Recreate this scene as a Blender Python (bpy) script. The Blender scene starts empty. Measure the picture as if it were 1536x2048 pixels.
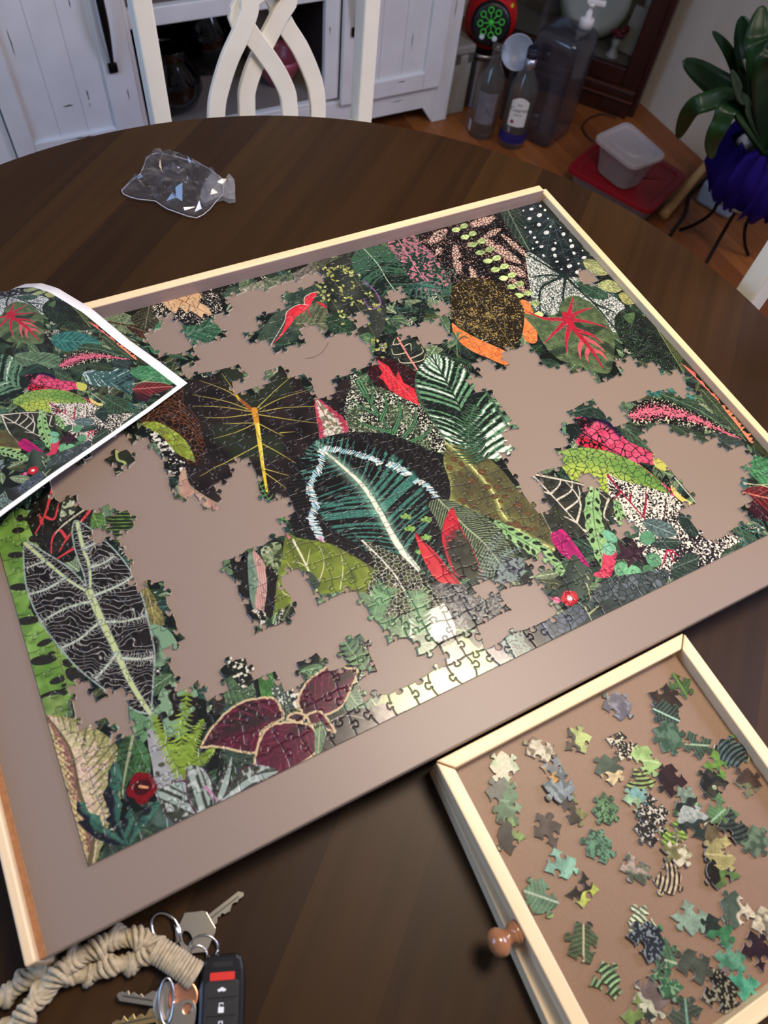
import bpy, bmesh, math, random
import numpy as np
from mathutils import Vector, Matrix
PI = math.pi; random.seed(4)
# heights: floor 0, table top TZ, puzzle board surface BZ.  X runs along the board, Y away from the viewer.
BZ = 0.805; TZ = BZ-0.045
CAMR = np.array([[0.88847806, -0.45022306, 0.0889153], [-0.34722859, -0.78618775, -0.51121535], [0.30006505, 0.42332969, -0.85484088]])
CAMF = 1462.58
CAMC = np.array([0.10990, -0.10853, BZ+0.55201])
def at(x, y, z):                             # point at height z seen at a photograph position
    v = CAMR.T@np.array([(x-768)/CAMF, (y-1024)/CAMF, 1.]); return CAMC+(z-CAMC[2])/v[2]*v
def aty(x, y, Y):                            # the same on the upright plane y = Y
    v = CAMR.T@np.array([(x-768)/CAMF, (y-1024)/CAMF, 1.]); return CAMC+(Y-CAMC[1])/v[1]*v
C = bpy.context.scene.collection
scn = bpy.context.scene
# ------------------------------------------------------------------ camera, world, lights, exposure
cam = bpy.data.cameras.new('camera'); camo = bpy.data.objects.new('camera', cam); C.objects.link(camo); scn.camera = camo
cam.sensor_fit = 'VERTICAL'; cam.sensor_height = 24; cam.lens = 24*CAMF/2048; cam.clip_start = .02; cam.clip_end = 30
m = Matrix.Identity(4)
for i in range(3):
    m[i][0], m[i][1], m[i][2], m[i][3] = CAMR[0, i], -CAMR[1, i], -CAMR[2, i], CAMC[i]
camo.matrix_world = m
cam.dof.use_dof = True; cam.dof.focus_distance = .78; cam.dof.aperture_fstop = 5.2
w = bpy.data.worlds.new('world'); scn.world = w; w.use_nodes = True
w.node_tree.nodes['Background'].inputs[0].default_value = (.75, .82, 1, 1); w.node_tree.nodes['Background'].inputs[1].default_value = .12
def area(name, loc, to, sx, sy, power, color, spread=180):
    l = bpy.data.lights.new(name, 'AREA'); l.shape = 'RECTANGLE'; l.size = sx; l.size_y = sy; l.energy = power; l.color = color; l.spread = math.radians(spread)
    o = bpy.data.objects.new(name, l); o.location = loc; o.rotation_euler = (Vector(to)-Vector(loc)).to_track_quat('-Z', 'Y').to_euler(); C.objects.link(o); return o
area('daylight_left_window', (-1.42, .80, 1.40), (.6, 1.3, .5), 1.2, 1.2, 25, (.34, .56, 1.0))
area('daylight_right_window', (2.12, -.25, 1.60), (.3, .15, .8), .9, 1.0, 44, (.62, .65, 1.0))
area('pendant_lamp', (0.65, 0.14, 2.005), (.55, .25, 0), .38, .38, 9.5, (1.0, .84, .66), 125)
scn.view_settings.view_transform = 'Standard'; scn.view_settings.look = 'None'; scn.view_settings.gamma = 1; scn.view_settings.use_curve_mapping = False
scn.view_settings.exposure = 0.35
scn.cycles.use_denoising = True; scn.cycles.max_bounces = 10; scn.cycles.transparent_max_bounces = 16
# ------------------------------------------------------------------ materials
def lin(c): return tuple(((k/255)/12.92 if k/255 < .04045 else ((k/255+.055)/1.055)**2.4) for k in c)+(1,)
MATS = {}
def mat(name, c, rough=.5, metal=0., spec=.5, noise=0., scale=30., bump=0., c2=None, stretch=None, trans=0., alpha=1., ior=1.45, coat=0., sheen=0., rot=0., emit=None, thr=None):
    if name in MATS: return MATS[name]
    M = bpy.data.materials.new(name); M.use_nodes = True; N = M.node_tree.nodes; K = M.node_tree.links; P = N['Principled BSDF']
    P.inputs['Base Color'].default_value = lin(c); P.inputs['Roughness'].default_value = rough; P.inputs['Metallic'].default_value = metal
    P.inputs['Specular IOR Level'].default_value = spec; P.inputs['Transmission Weight'].default_value = trans; P.inputs['Alpha'].default_value = alpha
    P.inputs['IOR'].default_value = ior; P.inputs['Coat Weight'].default_value = coat; P.inputs['Coat Roughness'].default_value = .1; P.inputs['Sheen Weight'].default_value = sheen
    if noise or bump or c2:
        T = N.new('ShaderNodeTexCoord'); Mp = N.new('ShaderNodeMapping'); K.new(T.outputs['Object'], Mp.inputs[0])
        if stretch: Mp.inputs['Scale'].default_value = stretch
        Mp.inputs['Rotation'].default_value = (0, 0, rot)
        X = N.new('ShaderNodeTexNoise'); X.inputs['Scale'].default_value = scale; X.inputs['Detail'].default_value = 4; K.new(Mp.outputs[0], X.inputs['Vector'])
        R = N.new('ShaderNodeValToRGB'); K.new(X.outputs['Fac'], R.inputs[0])
        a = lin(c) if c2 else tuple(k*(1-noise) for k in lin(c)[:3])+(1,); b = lin(c2) if c2 else tuple(min(1, k*(1+noise)) for k in lin(c)[:3])+(1,)
        e0, e1 = thr if thr else (.35, .65)
        R.color_ramp.elements[0].color = a; R.color_ramp.elements[1].color = b; R.color_ramp.elements[0].position = e0; R.color_ramp.elements[1].position = e1
        K.new(R.outputs[0], P.inputs['Base Color'])
        if bump:
            B = N.new('ShaderNodeBump'); B.inputs['Strength'].default_value = bump; B.inputs['Distance'].default_value = .001; K.new(X.outputs['Fac'], B.inputs['Height']); K.new(B.outputs[0], P.inputs['Normal'])
    MATS[name] = M; return M
def print_mat(name, img, rough=.3, coat=0., spec=.42):
    M = bpy.data.materials.new(name); M.use_nodes = True; N = M.node_tree.nodes; K = M.node_tree.links; P = N['Principled BSDF']
    T = N.new('ShaderNodeTexImage'); T.image = img; T.interpolation = 'Linear'; T.extension = 'EXTEND'; K.new(T.outputs[0], P.inputs['Base Color'])
    P.inputs['Roughness'].default_value = rough; P.inputs['Specular IOR Level'].default_value = spec; P.inputs['Coat Weight'].default_value = coat; P.inputs['Coat Roughness'].default_value = .12
    MATS[name] = M; return M
# ------------------------------------------------------------------ mesh helpers
def link(name, me, parent=None, mats=()):
    o = bpy.data.objects.new(name, me); C.objects.link(o)
    for k in mats: me.materials.append(k)
    if parent: o.parent = parent
    return o
def tag(o, label=None, cat=None, group=None, kind=None):
    if label: o['label'] = label
    if cat: o['category'] = cat
    if group: o['group'] = group
    if kind: o['kind'] = kind
    return o
def thing(name, loc=(0, 0, 0), label=None, cat=None, group=None, rz=0.):
    o = bpy.data.objects.new(name, None); C.objects.link(o); o.location = loc; o.rotation_euler = (0, 0, rz); o.empty_display_size = .02
    return tag(o, label, cat, group)
def pyd(name, v, f, M, parent=None, smooth=False, auto=None):
    me = bpy.data.meshes.new(name); me.from_pydata([tuple(map(float, p)) for p in v], [], [tuple(int(i) for i in q) for q in f]); me.validate(); me.update()
    if smooth: me.polygons.foreach_set('use_smooth', [True]*len(me.polygons))
    return link(name, me, parent, M if isinstance(M, (list, tuple)) else [M])
def bmo(name, bm, M, parent=None, smooth=False, bevel=0., seg=2, sub=0):
    bmesh.ops.recalc_face_normals(bm, faces=bm.faces)
    me = bpy.data.meshes.new(name); bm.to_mesh(me); bm.free()
    if smooth: me.polygons.foreach_set('use_smooth', [True]*len(me.polygons))
    o = link(name, me, parent, M if isinstance(M, (list, tuple)) else [M])
    if bevel: b = o.modifiers.new('bevel', 'BEVEL'); b.width = bevel; b.segments = seg; b.limit_method = 'ANGLE'; b.angle_limit = math.radians(40)
    if sub: s = o.modifiers.new('subsurf', 'SUBSURF'); s.levels = sub; s.render_levels = sub
    return o
def boxbm(bm, x0, x1, y0, y1, z0, z1, M=None):
    vs = [bm.verts.new((x, y, z)) for z in (z0, z1) for y in (y0, y1) for x in (x0, x1)]
    if M is not None:
        for v in vs: v.co = M@v.co
    for q in ((0, 2, 3, 1), (4, 5, 7, 6), (0, 1, 5, 4), (2, 6, 7, 3), (0, 4, 6, 2), (1, 3, 7, 5)): bm.faces.new([vs[i] for i in q])
def box(name, x0, x1, y0, y1, z0, z1, M, parent=None, bevel=.0015, seg=2):
    bm = bmesh.new(); boxbm(bm, x0, x1, y0, y1, z0, z1); return bmo(name, bm, M, parent, bevel=bevel, seg=seg)
def prism(name, poly, z0, z1, M, parent=None, bevel=0., smooth=False):     # outline in XY, upright
    bm = bmesh.new(); b = [bm.verts.new((p[0], p[1], z0)) for p in poly]; t = [bm.verts.new((p[0], p[1], z1)) for p in poly]; n = len(b)
    bm.faces.new(t); bm.faces.new(b[::-1])
    for i in range(n): bm.faces.new((b[i], b[(i+1) % n], t[(i+1) % n], t[i]))
    return bmo(name, bm, M, parent, bevel=bevel, smooth=smooth)
def lathe(name, prof, M, parent=None, n=24, loc=(0, 0, 0), axis=None, smooth=True, cap=True, sq=None):
    v = []; f = []; k = len(prof)
    for i in range(n):
        a = 2*PI*i/n; ca, sa = math.cos(a), math.sin(a)
        if sq: s = 1/((abs(ca)**sq+abs(sa)**sq)**(1/sq)); ca *= s; sa *= s
        for r, z in prof: v.append((r*ca, r*sa, z))
    for i in range(n):
        for j in range(k-1): a = i*k+j; b = ((i+1) % n)*k+j; f.append((a, b, b+1, a+1))
    if cap:
        if prof[0][0] > 1e-6: f.append([i*k for i in range(n)][::-1])
        if prof[-1][0] > 1e-6: f.append([i*k+k-1 for i in range(n)])
    o = pyd(name, v, f, M, parent, smooth); o.location = loc
    if axis is not None: o.rotation_euler = Vector(axis).to_track_quat('Z', 'Y').to_euler()
    return o
def tube(name, pts, r, M, parent=None, n=8, closed=False, taper=None, smooth=True, flat=1.):
    P = [Vector(p) for p in pts]; v = []; f = []; m = len(P); up = None
    for i, p in enumerate(P):
        a = P[i-1] if (i or closed) else p; b = P[(i+1) % m] if (i < m-1 or closed) else p
        d = (b-a).normalized()
        if up is None: up = d.orthogonal().normalized()
        up = (up-d*up.dot(d)).normalized(); s = d.cross(up)
        rr = r[i] if isinstance(r, (list, tuple, np.ndarray)) else r
        for k in range(n): q = 2*PI*k/n; v.append(p+up*(rr*math.cos(q))+s*(rr*flat*math.sin(q)))
    for i in range(m if closed else m-1):
        for k in range(n): a = i*n+k; b = i*n+(k+1) % n; c = ((i+1) % m)*n; f.append((a, b, c+(k+1) % n, c+k))
    if not closed: f.append(list(range(n))[::-1]); f.append([(m-1)*n+k for k in range(n)])
    return pyd(name, v, f, M, parent, smooth)
def catm(P, k=6, closed=False):
    P = [np.array(p, float) for p in P]; n = len(P); o = []
    for i in range(n if closed else n-1):
        g = (lambda j: P[j % n]) if closed else (lambda j: P[min(max(j, 0), n-1)])
        p0, p1, p2, p3 = g(i-1), g(i), g(i+1), g(i+2)
        for j in range(k):
            t = j/k; o.append(.5*((2*p1)+(-p0+p2)*t+(2*p0-5*p1+4*p2-p3)*t*t+(-p0+3*p1-3*p2+p3)*t**3))
    if not closed: o.append(P[-1])
    return o
# ------------------------------------------------------------------ the printed picture (a flat print, painted with numpy)
RES = 3.2                                    # texels per millimetre
PW, PH = 680.0, 480.0                        # the finished picture, mm
TW, TH = int(PW*RES), int(PH*RES)
rg = np.random.default_rng(7)
IMG = np.zeros((TH, TW, 3), np.float32)

def vnoise(w, h, cell, r):
    gw, gh = int(w/cell)+3, int(h/cell)+3
    g = r.random((gh, gw)).astype(np.float32)
    y = np.arange(h)/cell; x = np.arange(w)/cell
    yi = y.astype(int); xi = x.astype(int)
    fy = (y-yi); fx = (x-xi); fy = (fy*fy*(3-2*fy)).astype(np.float32)[:, None]; fx = (fx*fx*(3-2*fx)).astype(np.float32)[None]
    r0 = g[yi]; r1 = g[yi+1]
    a = r0[:, xi]*(1-fx)+r0[:, xi+1]*fx
    b = r1[:, xi]*(1-fx)+r1[:, xi+1]*fx
    return a*(1-fy)+b*fy
NZ = {k: vnoise(TW, TH, k*RES, rg) for k in (.6, 1.2, 2.5, 5, 12, 30)}
H1 = rg.random(4096).astype(np.float32)
def h1(p):                                   # 1-D value noise
    i = np.floor(p).astype(int); f = p-i; f = f*f*(3-2*f)
    return H1[i & 4095]*(1-f)+H1[(i+1) & 4095]*f
def col(*c): return np.array(c, np.float32)
def mx(a, b, k):
    k = np.clip(np.asarray(k, np.float32), 0, 1)
    if k.ndim == 1: k = k[:, None]
    return a*(1-k)+b*k
def st(a, b, x): 
    k = np.clip((x-a)/(b-a), 0, 1); return k*k*(3-2*k)

def Q(pts):                                  # photograph position of a leaf -> mm on the picture
    o = []
    for x, y in pts:
        p = at(x, y, BZ); o.append((p[0]*1000, p[1]*1000))
    return np.array(o)
def MM(pts): return np.array(pts, float)

def spl(P, closed=True, k=5):
    P = np.asarray(P, float); n = len(P); out = []
    rngi = range(n) if closed else range(n-1)
    for i in rngi:
        if closed: p0, p1, p2, p3 = P[i-1], P[i], P[(i+1) % n], P[(i+2) % n]
        else: p0, p1, p2, p3 = P[max(i-1, 0)], P[i], P[i+1], P[min(i+2, n-1)]
        for j in range(k):
            t = j/k
            out.append(.5*((2*p1)+(-p0+p2)*t+(2*p0-5*p1+4*p2-p3)*t*t+(-p0+3*p1-3*p2+p3)*t**3))
    if not closed: out.append(P[-1])
    return np.array(out)

def fill(poly):                              # texel indices inside a polygon (mm)
    X = poly[:, 0]*RES; Y = (PH-poly[:, 1])*RES
    y0, y1 = max(int(Y.min()), 0), min(int(Y.max())+1, TH-1)
    X2 = np.roll(X, -1); Y2 = np.roll(Y, -1); ys = []; xs = []
    for y in range(y0, y1+1):
        yc = y+.5; m = (Y <= yc) != (Y2 <= yc)
        if not m.any(): continue
        c = np.sort(X[m]+(yc-Y[m])*(X2[m]-X[m])/(Y2[m]-Y[m]))
        for a, b in zip(c[::2], c[1::2]):
            a = max(int(a+.5), 0); b = min(int(b+.5), TW)
            if b > a: xs.append(np.arange(a, b)); ys.append(np.full(b-a, y))
    if not xs: return np.zeros(0, int), np.zeros(0, int)
    return np.concatenate(ys), np.concatenate(xs)

class PX: pass
def leaf(out, mid, fn, cv=Q, smooth=True, jag=0):
    poly = cv(out)
    if smooth: poly = spl(poly)
    if jag:
        d = poly-poly.mean(0); poly = poly+d/np.linalg.norm(d, axis=1)[:, None]*rg.normal(0, jag, (len(poly), 1))
    ys, xs = fill(poly)
    if len(xs) == 0: return
    p = PX(); p.ys, p.xs = ys, xs; p.X = (xs+.5)/RES; p.Y = PH-(ys+.5)/RES
    if mid is not None:
        M = spl(cv(mid), False, 4) if len(mid) > 2 else cv(mid)
        seg = np.linalg.norm(np.diff(M, axis=0), axis=1); cum = np.r_[0, np.cumsum(seg)]
        best = np.full(len(xs), 1e9); p.t = np.zeros(len(xs)); p.s = np.zeros(len(xs))
        for i in range(len(seg)):
            a, b = M[i], M[i+1]; d = (b-a)/max(seg[i], 1e-6)
            rx, ry = p.X-a[0], p.Y-a[1]
            u = rx*d[0]+ry*d[1]
            if 0 < i: u = np.maximum(u, 0)
            if i < len(seg)-1: u = np.minimum(u, seg[i])
            s = d[0]*ry-d[1]*rx; ex = rx-u*d[0]; ey = ry-u*d[1]; D = ex*ex+ey*ey
            m = D < best-1e-9; best[m] = D[m]; p.t[m] = (cum[i]+u[m])/cum[-1]; p.s[m] = (np.sign(s)*np.sqrt(np.maximum(D, s*s*.0+D)))[m]
        p.len = cum[-1]; p.a = np.abs(p.s)
        bi = np.clip((p.t*30).astype(int), 0, 29)+30*(p.s > 0)
        hw = np.full(60, .3); np.maximum.at(hw, bi, p.a)
        hw2 = hw.copy()
        for s0 in (0, 30): hw2[s0+1:s0+29] = (hw[s0:s0+28]+2*hw[s0+1:s0+29]+hw[s0+2:s0+30])/4
        p.n = np.clip(p.a/hw2[bi], 0, 1)
    p.N = lambda k: NZ[k][ys, xs]
    c = fn(p); c = np.broadcast_to(c, (len(xs), 3))
    IMG[ys, xs] = c

def stroke(pts, w0, w1, c, cv=Q, k=4, alpha=1., jag=0):   # widths in mm
    P = cv(pts); P = spl(P, False, k) if len(P) > 2 else P
    if jag: P = P+rg.normal(0, jag, P.shape)
    P = np.c_[P[:, 0]*RES, (PH-P[:, 1])*RES]; n = len(P)-1; c = np.asarray(c, np.float32)
    for i in range(n):
        a, b = P[i], P[i+1]; wa = (w0+(w1-w0)*i/n)*RES/2; wb = (w0+(w1-w0)*(i+1)/n)*RES/2; m = max(wa, wb)+1
        x0, x1 = int(max(min(a[0], b[0])-m, 0)), int(min(max(a[0], b[0])+m+1, TW)); y0, y1 = int(max(min(a[1], b[1])-m, 0)), int(min(max(a[1], b[1])+m+1, TH))
        if x1 <= x0 or y1 <= y0: continue
        xx = np.arange(x0, x1)[None]+.5; yy = np.arange(y0, y1)[:, None]+.5
        d = b-a; L2 = max(d@d, 1e-6); u = np.clip(((xx-a[0])*d[0]+(yy-a[1])*d[1])/L2, 0, 1)
        D = np.hypot(xx-a[0]-u*d[0], yy-a[1]-u*d[1])
        al = np.clip(wa+(wb-wa)*u-D+.5, 0, 1)[..., None]*alpha
        IMG[y0:y1, x0:x1] = IMG[y0:y1, x0:x1]*(1-al)+c*al

def blob(c, rx, ry, ang, color, cv=Q, ring=None):
    x, y = cv([c])[0]; a = np.linspace(0, 2*PI, 14, endpoint=False)
    ca, sa = math.cos(ang), math.sin(ang)
    pol = np.c_[x+rx*np.cos(a)*ca-ry*np.sin(a)*sa, y+rx*np.cos(a)*sa+ry*np.sin(a)*ca]
    leaf(pol, None, lambda p: np.asarray(color, np.float32)*(.85+.3*p.N(1.2))[:, None], MM)
    if ring is not None: stroke(np.r_[pol, pol[:1]], .35, .35, ring, MM, 2)

def voro(p, cell, r=None):                   # distance to nearest cell wall (F2-F1) and a random value per cell
    r = r or rg
    x0, y0 = p.X.min()-cell, p.Y.min()-cell
    nx = int((p.X.max()-x0)/cell)+3; ny = int((p.Y.max()-y0)/cell)+3
    gx = (np.arange(nx)[None]+r.random((ny, nx)))*cell+x0; gy = (np.arange(ny)[:, None]+r.random((ny, nx)))*cell+y0
    gv = r.random((ny, nx)); ix = ((p.X-x0)/cell).astype(int); iy = ((p.Y-y0)/cell).astype(int)
    f1 = np.full(len(p.X), 1e9); f2 = f1.copy(); v = np.zeros(len(p.X))
    for dy in (-1, 0, 1):
        for dx in (-1, 0, 1):
            jx = np.clip(ix+dx, 0, nx-1); jy = np.clip(iy+dy, 0, ny-1)
            d = np.hypot(p.X-gx[jy, jx], p.Y-gy[jy, jx])
            m = d < f1; f2 = np.where(m, f1, np.minimum(f2, d)); v = np.where(m, gv[jy, jx], v); f1 = np.where(m, d, f1)
    return f2-f1, v
def lat(p, n, sl, cv=0.):                    # distance (0-.5) to the nearest side vein
    ph = p.t*n-sl*p.n-cv*p.n*p.n+(p.s > 0)*.37; return np.abs(ph-np.round(ph)), ph

# ---- leaf looks
def plain(base, vein, nv=9, sl=2.2, rib=.5, dark=.75, vw=.09):
    base = col(*base); vein = col(*vein)
    def f(p):
        d, ph = lat(p, nv, sl)
        c = mx(base*dark, base*1.12, p.N(5))
        c = mx(c, c*.72, st(.25, .5, d)*.6)
        c = mx(c, vein, st(vw, vw*.3, d)*.45*(p.n > .04))
        c = mx(c, vein, st(rib, rib*.4, p.a))
        return c*(.82+.36*p.N(1.2))[:, None]
    return f
def striped(dark, light, white, nv, sl, cv, frac=.45, wf=.72, rib=None, edge=None, br=.18, reg=0.):
    dark, light, white = col(*dark), col(*light), None if white is None else col(*white)
    def f(p):
        d, ph = lat(p, nv, sl, cv)
        q = h1(ph*1.0+300)*.6+h1(ph*3.1+77)*.4
        q = q*(1-reg)+reg*2*np.abs(ph % 1-.5); q2 = q+br*(p.N(2.5)-.5)
        c = mx(dark, light, st(1-frac-.06, 1-frac+.04, q2))
        if white is not None: c = mx(c, white, st(wf, wf+.05, q2+.12*(h1(ph*9)-.5)))
        if edge is not None: c = mx(c, col(*edge), st(.86, 1, p.n))
        if rib is not None: c = mx(c, col(*rib[:3]), st(rib[3], rib[3]*.5, p.a))
        return c*(.85+.3*p.N(.6))[:, None]
    return f
def net(dark, line, cell, lw, mix=None, rib=None):
    dark, line = col(*dark), col(*line)
    def f(p):
        d, v = voro(p, cell)
        b = mx(dark*.8, dark*1.2, p.N(5)) if mix is None else mx(dark, col(*mix), v*p.N(5)*1.3)
        c = mx(b, line, st(lw, lw*.35, d))
        if rib is not None: c = mx(c, col(*rib[:3]), st(rib[3]*(1.2-p.t), rib[3]*.4, p.a))
        return c
    return f
def speck(dark, light, scale, th, rib=None, tint=None):
    dark, light = col(*dark), col(*light)
    def f(p):
        q = p.N(scale)*.7+p.N(.6)*.3+(p.N(12)-.5)*.25
        c = mx(dark, light, st(th-.05, th+.05, q))
        if tint is not None: c = mx(c, col(*tint), p.N(12)*.35)
        if rib is not None: c = mx(c, col(*rib[:3]), st(rib[3], rib[3]*.5, p.a))
        return c
    return f
def frond(stem, w0, n, c, cv=Q, c2=None, lean=.6, lw=1.3, taper=True, round_=False):
    P = spl(cv(stem), False, 8); seg = np.r_[0, np.cumsum(np.linalg.norm(np.diff(P, axis=0), axis=1))]
    for i in range(n):
        u = (i+.5)/n; q = np.array([np.interp(u*seg[-1], seg, P[:, k]) for k in (0, 1)]); q2 = np.array([np.interp(min(u+.04, 1)*seg[-1], seg, P[:, k]) for k in (0, 1)])
        d = q2-q; d = d/max(np.linalg.norm(d), 1e-6); nn = np.array([-d[1], d[0]])
        w = w0*(min(1, .35+u*1.1) if taper else 1)*(1 if u < .8 else 1-(u-.8)*1.5)*rg.uniform(.88, 1.1)
        for sg in (-1, 1):
            e = q+nn*sg*w-d*lean*w
            cc = col(*c)*rg.uniform(.8, 1.15)
            if round_:
                m = (q+e)/2; pr = nn*sg-d*lean; pr /= np.linalg.norm(pr); t = np.array([-pr[1], pr[0]])*lw
                leaf([q, m-t, e-t*.6, e+pr*lw*.3, e+t*.6, m+t], [q, e], lambda p, cc=cc: mx(cc, cc*1.35, p.N(2.5))*(1-.35*st(.5, 0, p.a))[:, None], MM)
            else: stroke([q, (q+e)/2+d*w*.12, e], lw, lw*.3, cc, MM, 2)
    stroke(stem, .7, .4, c2 if c2 is not None else col(*c)*1.2, cv)
def veins(lst, w, c, cv=Q):
    for v in lst: stroke(v, w, w*.35, c, cv)

# ---- 1. ground of the picture: many small dark leaves
IMG[:] = col(16, 22, 18)
pal = [(40, 62, 48), (58, 84, 62), (32, 48, 42), (82, 108, 76), (46, 74, 66), (26, 36, 32), (98, 122, 88), (64, 72, 46), (36, 58, 40), (120, 136, 104)]
for i in range(2300):
    x, y = rg.uniform(0, PW), rg.uniform(0, PH); l = rg.uniform(10, 36); w = l*rg.uniform(.12, .28); a = rg.uniform(0, 2*PI)
    u = np.array([math.cos(a), math.sin(a)]); v = np.array([-u[1], u[0]]); c0 = np.array([x, y])
    pts = [c0-u*l*.5, c0-u*l*.2+v*w*.8, c0+u*l*.08+v*w, c0+u*l*.35+v*w*.5, c0+u*l*.55, c0+u*l*.35-v*w*.5, c0+u*l*.08-v*w, c0-u*l*.2-v*w*.8]
    b = pal[rg.integers(len(pal))]; vv = tuple(min(255, k*1.5+18) for k in b)
    k = rg.random()
    fn = plain(b, vv, rg.integers(5, 11), rg.uniform(1, 3), rg.uniform(.3, .6)) if k < .72 else (striped((20, 26, 22), b, (150, 170, 150), rg.integers(6, 14), 2, 1, .5, .8) if k < .9 else speck((24, 28, 24), (190, 190, 170), 1.2, .56))
    leaf(pts, [pts[0], pts[4]], fn, MM)
# ---- 2. the big leaves of the picture, from the bottom of the paste-up to its top
DG = (30, 42, 34)
# leaves of the stretches still missing (seen on the reference sheet)
leaf([(985, 790), (1030, 745), (1100, 750), (1150, 800), (1160, 850), (1120, 905), (1050, 900), (1000, 850)], [(990, 740), (1060, 810), (1140, 880)], striped((22, 32, 28), (96, 136, 104), (214, 222, 200), 9, -3, .8, .6, .62))
leaf([(1240, 745), (1290, 738), (1350, 762), (1390, 800), (1330, 795), (1275, 790)], [(1245, 748), (1385, 798)], plain((44, 112, 104), (110, 170, 150), 9, 2))
leaf([(1130, 760), (1200, 772), (1260, 800), (1240, 835), (1180, 810), (1140, 800)], [(1132, 765), (1245, 830)], plain((92, 122, 92), (150, 175, 140), 8, 2))
leaf([(1330, 880), (1420, 890), (1490, 930), (1480, 1000), (1420, 960), (1350, 930)], [(1335, 885), (1485, 990)], striped((24, 44, 46), (60, 96, 92), (200, 212, 206), 8, 2, 0, .6, .7))
leaf([(1385, 980), (1440, 1000), (1480, 1050), (1430, 1070), (1400, 1040)], [(1388, 985), (1465, 1062)], plain((52, 78, 56), (110, 140, 108), 7, 2))
# top edge, left to right
leaf([(205, 640), (240, 628), (275, 640), (305, 662), (280, 672), (240, 665)], [(207, 645), (305, 662)], plain((132, 158, 120), (70, 40, 30), 7, 2, 1.2, .8, .16))
leaf([(215, 668), (245, 672), (280, 690), (262, 700), (228, 690)], [(212, 668), (280, 690)], plain((140, 165, 125), (60, 35, 25), 6, 2, 1.0, .8, .18))
leaf([(252, 652), (300, 660), (308, 675), (280, 678)], [(250, 652), (310, 672)], plain((70, 42, 32), (120, 140, 100), 5, 2))
leaf([(262, 640), (300, 612), (322, 620), (315, 655), (290, 662)], [(300, 612), (290, 662)], plain((62, 62, 46), (140, 140, 110), 8, 2))
leaf([(300, 700), (312, 655), (325, 650), (330, 690), (318, 712)], [(312, 655), (310, 712)], plain((62, 118, 84), (120, 165, 130), 6, 2))
leaf([(330, 690), (345, 655), (385, 640), (435, 640), (445, 660), (420, 685), (370, 692)], [(335, 685), (445, 645)], plain((58, 104, 76), (125, 160, 130), 8, 2))
leaf([(305, 622), (318, 600), (350, 585), (400, 578), (435, 588), (447, 632), (420, 640), (385, 655), (350, 645), (320, 640)], None, speck((24, 24, 24), (225, 215, 190), 1.2, .66), jag=.6)
leaf([(326, 606), (338, 598), (353, 602), (360, 592), (395, 588), (404, 597), (398, 606), (415, 617), (424, 634), (408, 630), (404, 638), (378, 622), (375, 630), (360, 618), (352, 630), (340, 622)], None, lambda p: mx(col(205, 165, 120), col(226, 190, 145), p.N(5)))
veins([[(352, 598), (380, 612), (424, 634)], [(380, 612), (376, 630)], [(395, 618), (404, 600)], [(366, 604), (354, 626)], [(372, 608), (384, 590)]], .8, (95, 60, 45))
for q, c in (([(440, 590), (478, 575), (485, 592), (455, 604)], (58, 80, 62)), ([(478, 580), (528, 562), (530, 590), (485, 592)], (150, 152, 128)), ([(528, 562), (585, 548), (585, 572), (530, 588)], (96, 112, 86)), ([(585, 550), (625, 528), (640, 552), (590, 568)], (108, 104, 92)), ([(625, 528), (700, 510), (690, 545), (640, 556)], (78, 84, 66))):
    leaf(q, [q[0], q[2]], plain(c, tuple(k+40 for k in c), 4, 1, .5), smooth=False)
leaf([(640, 540), (720, 508), (765, 560), (770, 650), (740, 690), (690, 660), (650, 610), (630, 580)], None, lambda p: mx(col(26, 32, 28), col(66, 72, 62), p.N(12)))
# dark green striped leaf of the top edge
leaf([(701, 511), (727, 500), (770, 494), (810, 520), (830, 570), (800, 590), (761, 594), (735, 578), (712, 553)], [(730, 503), (756, 532), (772, 560), (785, 578)], striped((22, 34, 28), (56, 92, 70), None, 13, 2.4, .6, .6, rib=(190, 205, 180, .7)))
# pink spotted leaf
leaf([(775, 488), (815, 470), (850, 458), (880, 470), (900, 520), (895, 575), (850, 590), (820, 560), (795, 520)], [(798, 485), (845, 558)], speck((24, 52, 40), (222, 128, 150), 2.5, .55, rib=(210, 130, 150, .8), tint=(40, 70, 55)))
# black leaf with pale pink lobes
leaf([(835, 478), (870, 455), (935, 432), (985, 428), (1020, 452), (1048, 490), (1064, 540), (1074, 596), (1050, 604), (1010, 580), (960, 590), (915, 580), (890, 545), (860, 505)], [(1070, 590), (900, 450)], speck((18, 16, 16), (200, 150, 140), 1.2, .72))
def lobe(p):
    d, v = voro(p, 3.6); q = p.n+.35*(p.N(2.5)-.5)
    return mx(mx(col(222, 176, 158), col(240, 208, 190), v), col(20, 16, 16), np.maximum(st(.9, .3, d), st(.7, .95, q)))
for a, b, w in (((855, 490), (895, 462), 18), ((872, 512), (882, 498), 13), ((908, 490), (918, 552), 17), ((938, 535), (952, 566), 13), ((935, 455), (990, 438), 15), ((965, 478), (1002, 460), 11), ((960, 478), (1042, 530), 17), ((1000, 470), (1060, 520), 10), ((1015, 535), (1052, 556), 15), ((1020, 560), (1056, 590), 12)):
    a = np.array(a, float); b = np.array(b, float); u = (b-a)/np.linalg.norm(b-a); v = np.array([-u[1], u[0]]); l = np.linalg.norm(b-a)
    leaf([a, a+u*l*.3+v*w*.6, a+u*l*.7+v*w*.6, b, a+u*l*.7-v*w*.6, a+u*l*.3-v*w*.6], [a, b], lobe)
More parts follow.
